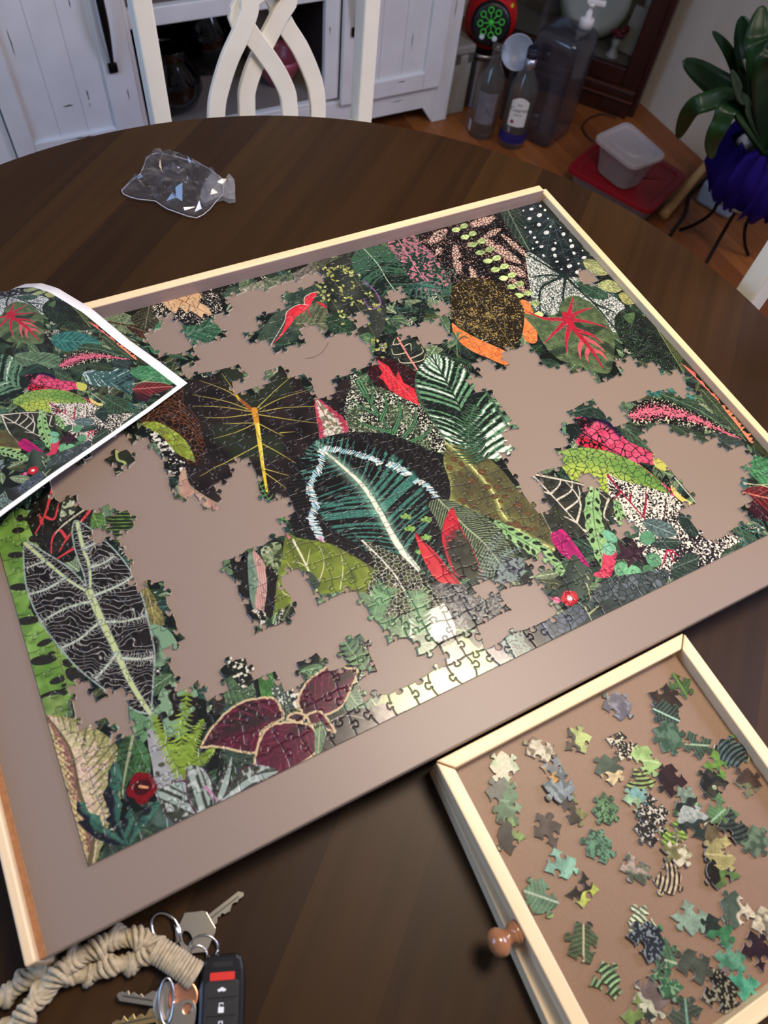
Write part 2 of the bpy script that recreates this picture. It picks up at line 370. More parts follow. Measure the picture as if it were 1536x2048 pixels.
# black leaf with white spots, top right corner
leaf([(1000, 432), (1072, 400), (1100, 425), (1140, 470), (1180, 515), (1196, 545), (1160, 558), (1118, 556), (1076, 520), (1045, 470)], [(1104, 443), (1150, 560)], lambda p: mx(col(16, 22, 24), col(44, 56, 58), p.N(12))*(.85+.3*p.N(1.2))[:, None])
veins([[(1104, 443), e] for e in ((1042, 447), (1060, 410), (1150, 470), (1165, 540), (1130, 520), (1090, 520), (1060, 490))], .9, (70, 98, 92))
leaf([(1000, 428), (1015, 412), (1040, 425), (1050, 470), (1060, 505), (1030, 480)], [(1012, 418), (1058, 505)], plain((48, 62, 54), (110, 135, 110), 7, 2, 1.0))
for x, y, r in ((1062, 421, 3.4), (1080, 415, 2.6), (1089, 423, 2.6), (1078, 433, 4.4), (1058, 440, 3.4), (1077, 452, 3.6), (1092, 468, 4.6), (1060, 467, 3), (1068, 478, 2.6), (1100, 456, 2.2), (1126, 471, 3.6), (1140, 484, 3), (1073, 487, 2.6), (1082, 496, 3.2), (1110, 489, 2.2), (1106, 501, 3.6), (1143, 495, 4), (1109, 514, 3.4), (1086, 514, 2.4), (1147, 509, 3), (1113, 526, 2.4), (1138, 535, 4), (1167, 518, 3.6), (1153, 547, 3.4), (1122, 541, 1.8), (1135, 522, 1.8), (1046, 424, 1.8), (1095, 440, 1.5), (1120, 458, 1.6), (1156, 530, 2), (1180, 536, 2.4), (1164, 504, 1.6), (1050, 458, 1.8), (1065, 500, 2)):
    blob((x, y), r*.95, r*.62, .6+rg.uniform(-.5, .5), (232, 236, 236))
# white leaf with dark veins
leaf([(1052, 508), (1090, 528), (1127, 555), (1160, 558), (1192, 575), (1246, 612), (1236, 640), (1228, 668), (1200, 640), (1160, 600), (1128, 612), (1110, 632), (1070, 622), (1058, 570)], [(1127, 555), (1225, 655)], (lambda p: (lambda d, v: mx(mx(speck((30, 44, 40), (238, 241, 236), 1.2, .44)(p), col(240, 242, 236), .25), col(40, 58, 52), st(.5, .15, d)))(*voro(p, 3.2))))
veins([[(1127, 555), (1085, 530), (1054, 512)], [(1127, 555), (1090, 553), (1062, 558)], [(1127, 555), (1085, 575), (1078, 600), (1080, 625)], [(1130, 556), (1126, 585), (1125, 614)], [(1127, 553), (1160, 585), (1187, 610), (1230, 662)], [(1187, 610), (1226, 626)], [(1155, 580), (1200, 590)]], 3.8, (28, 44, 40))
# green vine of the top
leaf([(1150, 566), (1200, 580), (1215, 600), (1180, 598)], [(1150, 566), (1215, 600)], plain((52, 84, 66), (90, 120, 100)))
frond([(912, 452), (955, 490), (1000, 540), (1045, 590), (1066, 628), (1066, 662)], 10.5, 12, (168, 192, 124), c2=col(90, 100, 70), lean=.15, lw=4.0, taper=False, round_=True)
# gold speckled brown leaf with the orange leaf below
leaf([(903, 649), (919, 660), (955, 680), (1000, 700), (1018, 712), (1013, 733), (976, 719), (940, 703), (911, 678)], [(905, 655), (1015, 722)], lambda p: mx(col(222, 112, 52), col(240, 142, 80), p.N(2.5))*(.9+.2*p.N(.6))[:, None])
leaf([(1036, 606), (1060, 612), (1074, 682), (1050, 684), (1040, 650)], None, lambda p: mx(col(226, 118, 58), col(242, 150, 90), p.N(2.5)))
leaf([(906, 576), (937, 559), (987, 564), (1023, 586), (1046, 618), (1044, 667), (1023, 703), (987, 690), (945, 670), (910, 650), (899, 610)], [(1026, 698), (965, 610), (932, 566)], speck((36, 28, 17), (204, 176, 104), 1.2, .665, tint=(54, 46, 26)), jag=.5)
veins([[(1026, 698), (965, 610), (928, 562)], [(1010, 676), (1006, 620)], [(1010, 676), (955, 662)], [(985, 640), (978, 588)], [(985, 640), (930, 630)], [(960, 606), (915, 606)]], 1.0, (118, 108, 62))
# red star leaf
leaf([(1046, 631), (1080, 636), (1110, 634), (1124, 606), (1145, 594), (1170, 602), (1195, 622), (1216, 652), (1228, 684), (1224, 729), (1216, 749), (1190, 746), (1152, 732), (1114, 720), (1086, 690), (1070, 662)], [(1135, 641), (1218, 748)], lambda p: mx(mx(col(66, 86, 56), col(104, 122, 84), p.N(5)), col(46, 60, 44), st(.55, .8, p.N(12))))
for a in ([(1135, 641), (1140, 618), (1145, 596)], [(1135, 641), (1158, 626), (1186, 618)], [(1135, 641), (1172, 646), (1214, 658)], [(1135, 641), (1090, 640), (1052, 626)], [(1135, 641), (1112, 664), (1086, 690)], [(1140, 650), (1132, 680), (1134, 714)], [(1150, 662), (1180, 672), (1207, 690)], [(1165, 682), (1158, 700), (1160, 722)], [(1178, 698), (1172, 712), (1176, 728)], [(1165, 678), (1190, 690), (1210, 708)], [(1185, 704), (1200, 708), (1214, 724)]): stroke(a, 7.5, .5, (205, 92, 100))
for a in ([(1135, 641), (1140, 618), (1145, 598)], [(1135, 641), (1158, 626), (1182, 619)], [(1135, 641), (1172, 646), (1210, 657)], [(1135, 641), (1090, 640), (1054, 626)], [(1135, 641), (1112, 664), (1088, 688)], [(1140, 650), (1132, 680), (1133, 708)], [(1150, 662), (1180, 672), (1203, 688)]): stroke(a, 6, .4, (180, 36, 58))
stroke([(1130, 632), (1150, 664), (1180, 700), (1204, 738)], 8.5, 1.5, (182, 34, 56))
# right edge leaves
leaf([(1165, 525), (1180, 521), (1202, 531), (1218, 549), (1195, 554), (1175, 545)], [(1166, 527), (1216, 550)], plain((168, 178, 122), (215, 215, 165), 6, 2))
leaf([(1194, 572), (1215, 562), (1247, 575), (1232, 588), (1205, 583)], [(1194, 573), (1246, 578)], plain((172, 182, 124), (215, 215, 165), 6, 2))
leaf([(1236, 592), (1255, 587), (1273, 607), (1250, 611)], [(1236, 592), (1272, 608)], plain((168, 172, 108), (210, 205, 140), 5, 2))
leaf([(1228, 640), (1240, 624), (1262, 622), (1292, 640), (1330, 690), (1364, 746), (1329, 744), (1292, 729), (1253, 700), (1232, 668)], [(1303, 646), (1340, 706), (1363, 746)], lambda p: (lambda d, v: mx(mx(col(36, 48, 38), col(76, 118, 84), v*st(.2, .7, p.N(12))), col(18, 22, 20), st(1.2, .3, d)))(*voro(p, 2.4)))
leaf([(1300, 640), (1330, 672), (1366, 718), (1364, 746), (1340, 706)], [(1303, 646), (1363, 746)], net((40, 46, 32), (88, 104, 62), 2.2, .9))
stroke([(1300, 640), (1320, 672), (1340, 706), (1366, 748)], .9, .7, (140, 155, 100))
leaf([(1245, 635), (1268, 628), (1262, 650)], None, plain((70, 104, 62), (90, 120, 80)) if 0 else (lambda p: mx(col(64, 92, 58), col(92, 120, 78), p.N(5))))
leaf([(1366, 720), (1400, 755), (1450, 805), (1500, 862), (1540, 905), (1545, 925), (1500, 890), (1448, 826), (1404, 774), (1366, 738)], None, lambda p: mx(col(20, 26, 20), col(60, 66, 40), p.N(5)))
leaf([(1366, 734), (1385, 744), (1420, 782), (1462, 826), (1498, 862), (1506, 876), (1500, 888), (1470, 850), (1430, 800), (1400, 770)], [(1365, 734), (1404, 771), (1448, 823), (1500, 884)], lambda p: mx(mx(col(232, 96, 92), col(236, 138, 100), st(.2, .7, p.t)), col(22, 16, 14), st(.52, .6, h1(p.t*46)*.55+p.n*.5)*(p.s > 0)))
stroke([(1362, 730), (1404, 771), (1448, 823), (1504, 888)], 1.0, .7, (224, 150, 130))
leaf([(1318, 789), (1360, 792), (1410, 820), (1450, 855), (1478, 880), (1440, 868), (1395, 840), (1350, 815)], [(1318, 789), (1400, 825), (1477, 880)], plain((46, 72, 52), (120, 150, 120), 8, 2, .6))
leaf([(1400, 780), (1430, 800), (1470, 855), (1490, 885), (1450, 850), (1410, 810)], [(1400, 780), (1490, 885)], plain((52, 70, 48), (110, 130, 100), 8, 2, .6))
leaf([(1255, 834), (1280, 806), (1320, 800), (1370, 818), (1420, 842), (1482, 882), (1430, 868), (1380, 852), (1330, 850), (1290, 856)], [(1258, 833), (1290, 826), (1323, 825), (1375, 836), (1427, 857), (1480, 880)], lambda p: mx(mx(col(20, 18, 16), col(226, 110, 135), st(.50, .56, p.N(1.2)*.6+.42*(1-p.n)*(1-.2*p.t))), col(205, 215, 175), st(.70, .74, p.N(1.2))*(p.n > .45)))
stroke([(1256, 834), (1290, 826), (1323, 825), (1375, 836), (1427, 857), (1480, 880)], 1.1, .7, (225, 120, 130))
for q, b in (([(1290, 850), (1340, 852), (1330, 880), (1300, 872)], (52, 70, 52)), ([(1340, 852), (1400, 868), (1430, 900), (1400, 898), (1362, 880)], (48, 66, 48)), ([(1420, 866), (1485, 886), (1475, 908), (1440, 900)], (44, 60, 56)), ([(1240, 850), (1275, 860), (1300, 900), (1330, 930), (1290, 915), (1252, 882)], (64, 88, 66)), ([(1130, 830), (1165, 805), (1200, 812), (1232, 850), (1180, 846)], (40, 64, 52))): leaf(q, [q[0], q[len(q)//2]], plain(b, tuple(k+45 for k in b), 6, 2))
# white speckled leaf with red veins (under the green and pink ones)
leaf([(1208, 947), (1264, 967), (1329, 986), (1362, 1010), (1390, 1045), (1430, 1085), (1470, 1090), (1440, 1130), (1361, 1150), (1320, 1160), (1290, 1120), (1250, 1060), (1216, 1026)], [(1210, 950), (1400, 1120)], speck((26, 24, 24), (236, 230, 212), 1.2, .47))
leaf([(1335, 1090), (1400, 1060), (1480, 1080), (1470, 1120), (1380, 1160), (1330, 1150)], None, speck((30, 26, 32), (240, 234, 214), 1.2, .56))
veins([[(1212, 951), (1240, 985), (1292, 1045)], [(1240, 985), (1228, 1000)], [(1258, 1004), (1262, 985)], [(1285, 1035), (1290, 1005), (1290, 985)]], 2.6, (150, 34, 58))
veins([[(1330, 1000), (1326, 1040), (1318, 1060)], [(1361, 1020), (1345, 1060)], [(1360, 1030), (1400, 1060)]], 1.4, (60, 40, 46))
veins([[(1334, 1098), (1322, 1135)], [(1334, 1098), (1346, 1125)], [(1336, 1098), (1356, 1116)]], 2.2, (190, 40, 74))
for q, b in (([(1340, 1140), (1375, 1108), (1395, 1118), (1385, 1150), (1350, 1165)], (50, 68, 56)), ([(1355, 1035), (1382, 1020), (1396, 1040), (1392, 1075), (1368, 1066)], (40, 60, 52)), ([(1300, 1085), (1330, 1078), (1362, 1085), (1345, 1100), (1312, 1098)], (46, 66, 56)), ([(1283, 1045), (1310, 1040), (1340, 1052), (1350, 1072), (1322, 1078), (1298, 1066)], (92, 116, 112))): leaf(q, [q[0], q[len(q)//2]], plain(b, tuple(k+50 for k in b), 6, 1.6, .7))
leaf([(1440, 1110), (1480, 1085), (1500, 1090), (1490, 1110), (1455, 1125)], [(1440, 1115), (1500, 1090)], plain((60, 80, 62), (110, 130, 105), 6, 1))
frond([(1490, 1095), (1480, 1060), (1470, 1030)], 9, 7, (52, 104, 92), lean=.9, lw=2.2)
frond([(1500, 1090), (1515, 1050), (1536, 1010)], 10, 8, (46, 88, 80), lean=.9, lw=2.4)
# far right of the picture (partly beyond the frame, all of it on the reference sheet)
leaf([(1480, 930), (1510, 915), (1560, 930), (1600, 960), (1640, 1000), (1600, 1010), (1540, 985)], [(1480, 930), (1640, 1005)], plain((70, 140, 92), (120, 175, 130), 8, 2))
leaf([(1482, 985), (1510, 975), (1545, 978), (1600, 1005), (1620, 1022), (1575, 1028), (1530, 1024), (1500, 1008)], [(1485, 987), (1615, 1018)], plain((104, 26, 34), (214, 130, 110), 8, 2, 1.0, .7, .12))
veins([[(1486, 968), (1520, 972), (1560, 965)], [(1520, 972), (1600, 1000)]], 1.4, (200, 190, 150))
leaf([(1492, 1000), (1540, 1030), (1530, 1045), (1500, 1030)], [(1492, 1000), (1535, 1040)], plain((50, 16, 30), (120, 50, 60)))
# pink and red leaf over the lime leaf
leaf([(1104, 921), (1111, 906), (1153, 898), (1192, 900), (1231, 911), (1277, 931), (1322, 967), (1342, 990), (1296, 977), (1244, 964), (1212, 951), (1215, 990), (1179, 978), (1160, 985), (1140, 960), (1121, 935)], [(1106, 918), (1190, 925), (1340, 988)], lambda p: (lambda d, v: mx(mx(mx(col(100, 146, 66), col(160, 186, 92), p.N(12)), col(186, 200, 80), st(.2, -.9, p.s/18)*.8), col(48, 78, 44), st(.9, .25, d)))(*voro(p, 7)))
leaf([(1150, 838), (1185, 838), (1213, 846), (1233, 860), (1253, 884), (1302, 908), (1308, 932), (1277, 928), (1310, 960), (1329, 972), (1349, 990), (1343, 994), (1322, 970), (1277, 932), (1228, 909), (1205, 903), (1156, 893), (1152, 878), (1162, 866)], [(1150, 842), (1200, 880), (1340, 985)], lambda p: (lambda d, v: mx(mx(mx(col(206, 58, 96), col(234, 104, 136), p.N(5)), col(20, 10, 14), np.maximum(st(1.0, .3, d), st(.16, .10, p.t)*st(0, 1, p.N(2.5)*2))), mx(col(30, 22, 70), col(20, 10, 30), p.N(5)), st(.62, .9, p.n)*(p.s > 0)*(p.t < .38)))(*voro(p, 8.5)))
leaf([(1158, 878), (1176, 880), (1206, 894), (1204, 902), (1160, 893)], None, net((226, 40, 64), (18, 8, 12), 6, 1.6))
stroke([(1163, 868), (1200, 890), (1240, 912)], 1.6, .8, (24, 8, 16))
leaf([(1306, 908), (1336, 926), (1330, 944), (1308, 934)], None, lambda p: mx(col(206, 190, 84), col(188, 200, 110), p.N(5)))
leaf([(1340, 972), (1362, 995), (1384, 1010), (1372, 1012), (1346, 992)], None, lambda p: mx(col(216, 190, 90), col(230, 215, 140), p.N(5)))
stroke([(1348, 958), (1390, 1008)], 1.3, 1.0, (205, 212, 190))
# black leaf with cream veins, rattlesnake leaves
leaf([(1045, 935), (1078, 930), (1082, 945), (1060, 952)], None, plain((56, 96, 70), (80, 120, 90)) if 0 else (lambda p: mx(col(44, 78, 60), col(80, 120, 92), p.N(2.5))))
leaf([(1062, 949), (1127, 960), (1182, 972), (1216, 992), (1230, 1020), (1214, 1042), (1210, 1080), (1173, 1076), (1101, 1074), (1078, 1018)], [(1062, 950), (1175, 1073)], lambda p: mx(col(28, 30, 26), col(62, 64, 52), p.N(5)))
veins([[(1062, 951), (1100, 990), (1175, 1073)], [(1100, 990), (1117, 973), (1120, 960)], [(1100, 990), (1074, 982)], [(1112, 1002), (1140, 985), (1143, 964)], [(1130, 1022), (1157, 1000), (1155, 975)], [(1152, 1047), (1160, 1012), (1148, 986), (1130, 966)], [(1152, 1047), (1125, 1034)], [(1062, 950), (1127, 963), (1180, 977), (1212, 1000)], [(1188, 980), (1204, 985)], [(1216, 1000), (1206, 1032), (1216, 1044)], [(1064, 952), (1078, 1018), (1103, 1070)], [(1166, 1062), (1200, 1075)]], 2.3, (214, 208, 188))
leaf([(1110, 1010), (1125, 1030), (1135, 1075), (1118, 1060), (1104, 1030)], [(1110, 1010), (1130, 1075)], plain((52, 58, 40), (25, 30, 22), 7, 1))
def rattle(stem, w, n=9):
    P = spl(Q(stem), False, 8); seg = np.r_[0, np.cumsum(np.linalg.norm(np.diff(P, axis=0), axis=1))]
    d = np.gradient(P, axis=0); d /= np.linalg.norm(d, axis=1)[:, None]; nn = np.c_[-d[:, 1], d[:, 0]]; u = seg/seg[-1]
    hw = w*(np.sin(np.pi*np.clip(u*.86+.06, 0, 1))**.6)*(1+.12*np.sin(u*38))
    leaf(np.r_[P+nn*hw[:, None], (P-nn*hw[:, None])[::-1]], [P[0], P[len(P)//3], P[2*len(P)//3], P[-1]], lambda p: mx(col(128, 176, 108), col(164, 204, 140), p.N(5)), MM, False)
    for i in range(n):
        for sg in (-1, 1):
            k = min(int((i+.6+.25*sg)/n*len(P)), len(P)-1); c = P[k]+nn[k]*sg*hw[k]*.56
            blob(c, hw[k]*.42*rg.uniform(.8, 1.2), hw[k]*.22, math.atan2(d[k, 1], d[k, 0])+sg*.55, (34, 42, 30), MM)
    stroke(P[::6], .6, .4, (50, 70, 44), MM)
rattle([(1189, 970), (1184, 1027), (1198, 1099), (1210, 1138)], 8.2, 9)
rattle([(1230, 1003), (1240, 1035), (1254, 1068)], 5, 6)
leaf([(1000, 1060), (1030, 1070), (1060, 1095), (1050, 1118), (1025, 1105)], [(1000, 1060), (1050, 1115)], plain((44, 52, 40), (70, 84, 60)))
# olive leaf with brown spots
leaf([(852, 864), (893, 884), (937, 899), (971, 916), (1003, 942), (1024, 968), (1050, 998), (1076, 1020), (1102, 1070), (1108, 1106), (1080, 1090), (1041, 1075), (1013, 1052), (966, 1033), (924, 1014), (893, 1003), (900, 974), (887, 930), (884, 899)], [(854, 866), (895, 891), (945, 938), (987, 990), (1007, 1034), (1044, 1068), (1100, 1098)], lambda p: mx(mx(mx(col(72, 68, 46), col(112, 112, 62), p.N(12)), col(150, 158, 84), st(.0, 1., st(.75, 1, p.n)*(p.s < 0)+.75*st(5, 1, p.a))), col(214, 214, 150), st(1.1, .4, p.a))*(.86+.28*p.N(1.2))[:, None])
for x, y, r in ((907, 921, 3.4), (945, 912, 3.4), (922, 931, 2.8), (963, 946, 4), (973, 976, 3.6), (944, 964, 4), (993, 977, 3.2), (975, 963, 2), (988, 995, 3), (1008, 995, 3), (1000, 1005, 2.2), (925, 1004, 3.6), (943, 1014, 3), (1034, 1013, 4), (1055, 1029, 2.6), (1003, 1021, 1.6), (1032, 1052, 4.2), (1046, 1058, 2.4), (1057, 1061, 3.2), (1018, 1050, 3), (898, 938, 3), (920, 950, 2.2), (1015, 984, 2), (940, 990, 2), (990, 1035, 2.2), (1070, 1060, 2.2), (960, 1000, 1.8)):
    blob((x, y), r, r*.8, -.7, (104, 72, 44), ring=(62, 54, 34))
rattle([(986, 1046), (1028, 1074), (1067, 1096), (1100, 1124), (1126, 1150)], 8, 10)
leaf([(1101, 1070), (1112, 1064), (1124, 1061), (1145, 1086), (1178, 1134), (1160, 1128), (1134, 1120), (1108, 1094)], [(1112, 1064), (1176, 1132)], lambda p: mx(mx(col(150, 22, 92), col(220, 36, 120), p.N(2.5)), col(120, 20, 80), st(.6, .1, p.n)*.5))
leaf([(1208, 1092), (1232, 1106), (1222, 1150), (1205, 1158), (1180, 1150), (1200, 1140)], None, lambda p: mx(col(190, 36, 76), col(220, 80, 100), p.N(2.5)))
leaf([(1143, 1113), (1120, 1170), (1118, 1200), (1150, 1202), (1175, 1180), (1186, 1150), (1160, 1125)], [(1143, 1113), (1145, 1202)], lambda p: mx(col(38, 50, 42), col(66, 80, 66), st(-1, 1, p.s/6)))
# dark clover with mint leaves
for x, y, rx, ry, c in ((1218, 1075, 5, 8, (112, 176, 140)), (1216, 1100, 7, 6, (124, 186, 150)), (1293, 1078, 8, 6.5, (92, 150, 110)), (1263, 1066, 8, 5.5, (58, 88, 64)), (1306, 1122, 7, 7, (92, 148, 108)), (1244, 1141, 8, 7.5, (108, 172, 124)), (1267, 1150, 8, 9, (118, 186, 134)), (1298, 1145, 6, 7, (74, 116, 82))):
    blob((x, y), rx, ry, .3, c)
leaf([(1234, 1085), (1255, 1100), (1262, 1078), (1272, 1098), (1294, 1092), (1280, 1112), (1290, 1130), (1268, 1122), (1254, 1140), (1252, 1120), (1226, 1122), (1240, 1106)], None, lambda p: mx(col(38, 20, 30), col(66, 36, 48), p.N(2.5)), smooth=False)
# bluish dark leaves of the bottom right
leaf([(1180, 1194), (1215, 1160), (1290, 1146), (1334, 1142), (1330, 1170), (1300, 1186), (1235, 1222), (1180, 1222)], [(1185, 1200), (1260, 1175), (1334, 1145)], net((60, 72, 68), (34, 42, 42), 5.5, .9, mix=(112, 122, 128)))
leaf([(1150, 1240), (1180, 1210), (1240, 1200), (1250, 1215), (1190, 1245), (1150, 1262)], [(1155, 1245), (1245, 1205)], plain((52, 66, 58), (30, 38, 36), 6, 2))
for q in ([(1172, 1170), (1180, 1200)], [(1168, 1215), (1182, 1245)], [(1176, 1230), (1196, 1214)], [(1176, 1232), (1160, 1225)], [(1176, 1160), (1170, 1150)]): stroke(q, 1.6, .8, (176, 180, 128))
leaf([(1043, 1255), (1060, 1244), (1092, 1242), (1130, 1222), (1158, 1212), (1172, 1240), (1100, 1280), (1062, 1302), (1046, 1288)], [(1043, 1275), (1165, 1225)], lambda p: mx(net((72, 84, 92), (36, 44, 50), 5.5, 1.0, mix=(104, 112, 130))(p), col(40, 38, 36), st(.4, .15, p.t)))
for q in range(5):
    a = q*2*PI/5+.4; blob((1138+7.5*math.cos(a), 1198+7*math.sin(a)), 4.6, 4, 0, (196, 32, 46))
blob((1138, 1198), 2.4, 2.4, 0, (238, 224, 216)); blob((1112, 1202), 3, 3, 0, (214, 120, 150)); stroke([(1098, 1197), (1122, 1204)], 1.4, 1.0, (190, 40, 90))
leaf([(985, 1300), (1015, 1270), (1040, 1248), (1048, 1285), (1062, 1304), (1010, 1325), (990, 1320)], None, lambda p: mx(mx(col(136, 168, 150), col(96, 116, 110), p.N(5)), col(44, 44, 46), st(.6, .66, p.N(1.2))))
leaf([(975, 1300), (1005, 1285), (1008, 1322), (985, 1332)], None, lambda p: mx(col(96, 88, 90), col(138, 130, 132), p.N(2.5)))

# ---- centre
leaf([(362, 765), (376, 762), (420, 756), (455, 738), (485, 748), (488, 775), (510, 800), (525, 775), (567, 738), (592, 742), (610, 780), (640, 790), (700, 760), (700, 830), (680, 880), (640, 890), (600, 920), (578, 960), (575, 1000), (556, 1022), (530, 1000), (505, 965), (480, 950), (450, 1030), (400, 1010), (360, 960), (365, 820)], [(510, 822), (520, 890), (533, 985)], lambda p: mx(mx(col(22, 17, 17), col(46, 36, 34), p.N(12)), col(40, 50, 34), st(.5, .8, p.N(30))*.8))
for v in ([(505, 822), (479, 801), (462, 775), (445, 750)], [(479, 801), (450, 782), (400, 764)], [(503, 824), (455, 806), (385, 792)], [(505, 826), (440, 816), (385, 815)], [(508, 830), (450, 838), (408, 837)], [(514, 848), (480, 849), (447, 850)], [(514, 848), (470, 868), (427, 880)], [(518, 892), (470, 918), (430, 938), (401, 955)], [(515, 818), (550, 784), (584, 755)], [(518, 822), (560, 800), (620, 782)], [(520, 826), (570, 818), (640, 815)], [(518, 832), (570, 840), (640, 850)], [(518, 850), (545, 864), (568, 875)], [(560, 868), (590, 866)], [(520, 888), (555, 906), (594, 930)], [(530, 940), (550, 946), (579, 954)], [(531, 949), (550, 962), (573, 980)]):
    stroke(v, 1.25, .4, (186, 172, 78), jag=.12)
stroke([(478, 800), (492, 812), (508, 826)], 3.2, 4.2, (150, 84, 40)); stroke([(463, 778), (479, 802)], 1.6, 2.6, (206, 168, 50))
stroke([(509, 822), (512, 835), (520, 890), (526, 935), (534, 985)], 5.6, 2.2, (222, 196, 58)); stroke([(509, 822), (513, 845)], 5.8, 5.2, (206, 142, 44))
stroke([(516, 850), (522, 890), (527, 930)], 1.4, .8, (240, 224, 120))
frond([(512, 955), (530, 990), (552, 1020)], 6, 8, (84, 132, 70), lean=.4, lw=1.8)
frond([(548, 1070), (560, 1050), (575, 1015)], 7, 8, (78, 140, 70), lean=.4, lw=2.0)
leaf([(283, 848), (312, 812), (340, 775), (366, 772), (372, 824), (398, 850), (410, 887), (408, 914), (390, 934), (364, 920), (330, 880)], [(285, 850), (360, 870), (391, 930)], net((34, 20, 14), (110, 66, 42), 5.0, .8))
for k in range(6): stroke([(286, 848-k*4), (330, 832-k*6), (372, 850-k*7), (404-k, 890-k*9)], .6, .6, (112, 68, 44))
leaf([(283, 850), (312, 846), (346, 862), (375, 888), (391, 924), (364, 915), (333, 891), (307, 866)], [(285, 851), (340, 874), (391, 924)], net((140, 166, 58), (126, 104, 44), 4.6, .75), jag=.2)
leaf([(300, 868), (318, 870), (350, 905), (372, 930), (366, 955), (340, 950), (322, 905)], None, speck((22, 22, 20), (226, 224, 206), 2.5, .56))
leaf([(362, 946), (372, 940), (380, 970), (408, 992), (440, 1012), (432, 1024), (400, 1012), (372, 1000), (356, 985)], [(366, 946), (375, 985), (436, 1018)], lambda p: mx(mx(col(168, 122, 108), col(196, 166, 140), p.N(5)), col(110, 120, 90), st(.5, 1, p.n)*.5))
# speckled leaf with green veins
leaf([(700, 745), (712, 752), (742, 775), (781, 779), (820, 802), (854, 828), (874, 856), (892, 900), (870, 905), (820, 884), (784, 873), (742, 873), (693, 868), (688, 830), (692, 800), (702, 775)], [(717, 764), (742, 809), (786, 873)], lambda p: mx(mx(col(22, 24, 20), col(222, 224, 198), st(.55, .60, p.N(.6)*.4+p.N(1.2)*.6)), col(92, 118, 78), st(.50, .80, p.N(12))*.5))
for v, w in (([(718, 766), (742, 809), (786, 874)], 4.6), ([(762, 842), (772, 815), (768, 788)], 3.2), ([(786, 869), (800, 830), (794, 796)], 3.4), ([(805, 879), (829, 848), (831, 818)], 3.2), ([(820, 886), (850, 872), (864, 852)], 3), ([(779, 866), (745, 858), (714, 846)], 2.8), ([(754, 832), (728, 820), (706, 804)], 2.4), ([(742, 809), (745, 790), (742, 777)], 2.2), ([(736, 798), (716, 788)], 2)):
    stroke(v, w*1.35+1.4, 1.0, (22, 40, 28)); stroke(v, w*1.3, .8, (82, 136, 90)); stroke(v, w*.3, .3, (36, 70, 46))
# pink and cream leaf
leaf([(630, 797), (651, 811), (677, 829), (694, 851), (694, 868), (664, 876), (643, 884), (636, 860), (632, 830)], [(631, 800), (672, 874)], lambda p: mx(mx(col(214, 206, 190), col(120, 130, 96), st(.5, .6, p.N(2.5))), mx(col(206, 84, 106), col(150, 40, 60), p.N(5)), st(.45, .72, p.n+.3*(p.N(2.5)-.5))), jag=.5)
veins([[(634, 806), (655, 842), (672, 874)], [(655, 842), (645, 846)], [(660, 852), (680, 846)]], .9, (150, 56, 76))
# maroon leaf with the red one on it
leaf([(735, 752), (738, 735), (750, 718), (768, 716), (796, 727), (832, 748), (838, 790), (824, 806), (790, 790), (760, 776)], [(740, 730), (832, 800)], plain((52, 20, 24), (84, 36, 40), 7, 2, .5))
leaf([(754, 722), (776, 735), (791, 758), (796, 744), (806, 768), (828, 780), (838, 814), (810, 800), (800, 796), (778, 782), (766, 764), (757, 758), (766, 748), (758, 738)], [(755, 724), (838, 813)], plain((226, 50, 62), (240, 90, 96), 8, 2.4, .5, .88), smooth=False, jag=.3)
# small leaf with pink midrib and cream veins
leaf([(780, 690), (790, 668), (815, 672), (850, 700), (848, 725), (832, 742), (800, 728), (780, 712)], [(795, 680), (831, 738)], lambda p: mx(col(22, 26, 22), col(46, 60, 48), p.N(5)))
veins([[(805, 697), (820, 690), (822, 705)], [(812, 708), (788, 712), (783, 700)], [(820, 720), (845, 708), (842, 696)], [(800, 690), (786, 692), (790, 680)], [(826, 728), (802, 728), (796, 718)], [(826, 728), (846, 722), (850, 710)], [(798, 685), (810, 678)]], 1.4, (222, 206, 176))
stroke([(795, 678), (812, 708), (834, 742)], 2.2, 2.0, (222, 136, 124))
# white striped leaf with fern
leaf([(862, 712), (890, 716), (919, 732), (947, 754), (966, 774), (981, 797), (999, 823), (1015, 852), (1030, 880), (1018, 910), (978, 920), (937, 899), (895, 888), (872, 858), (838, 806), (829, 766), (838, 736)], [(864, 716), (880, 745), (897, 774), (925, 832), (945, 905)], striped((20, 30, 24), (96, 146, 106), (232, 238, 224), 15, -4.6, 1.2, .54, .60, br=.10, reg=.35, rib=(40, 60, 44, 1.0), edge=(60, 90, 66)))
frond([(948, 812), (940, 840), (936, 870), (942, 900), (960, 925)], 16.5, 22, (24, 40, 28), lean=.25, lw=3.0)
frond([(948, 812), (940, 840), (936, 870), (942, 900), (960, 925)], 15, 22, (64, 104, 72), lean=.25, lw=2.0, c2=col(86, 126, 90))
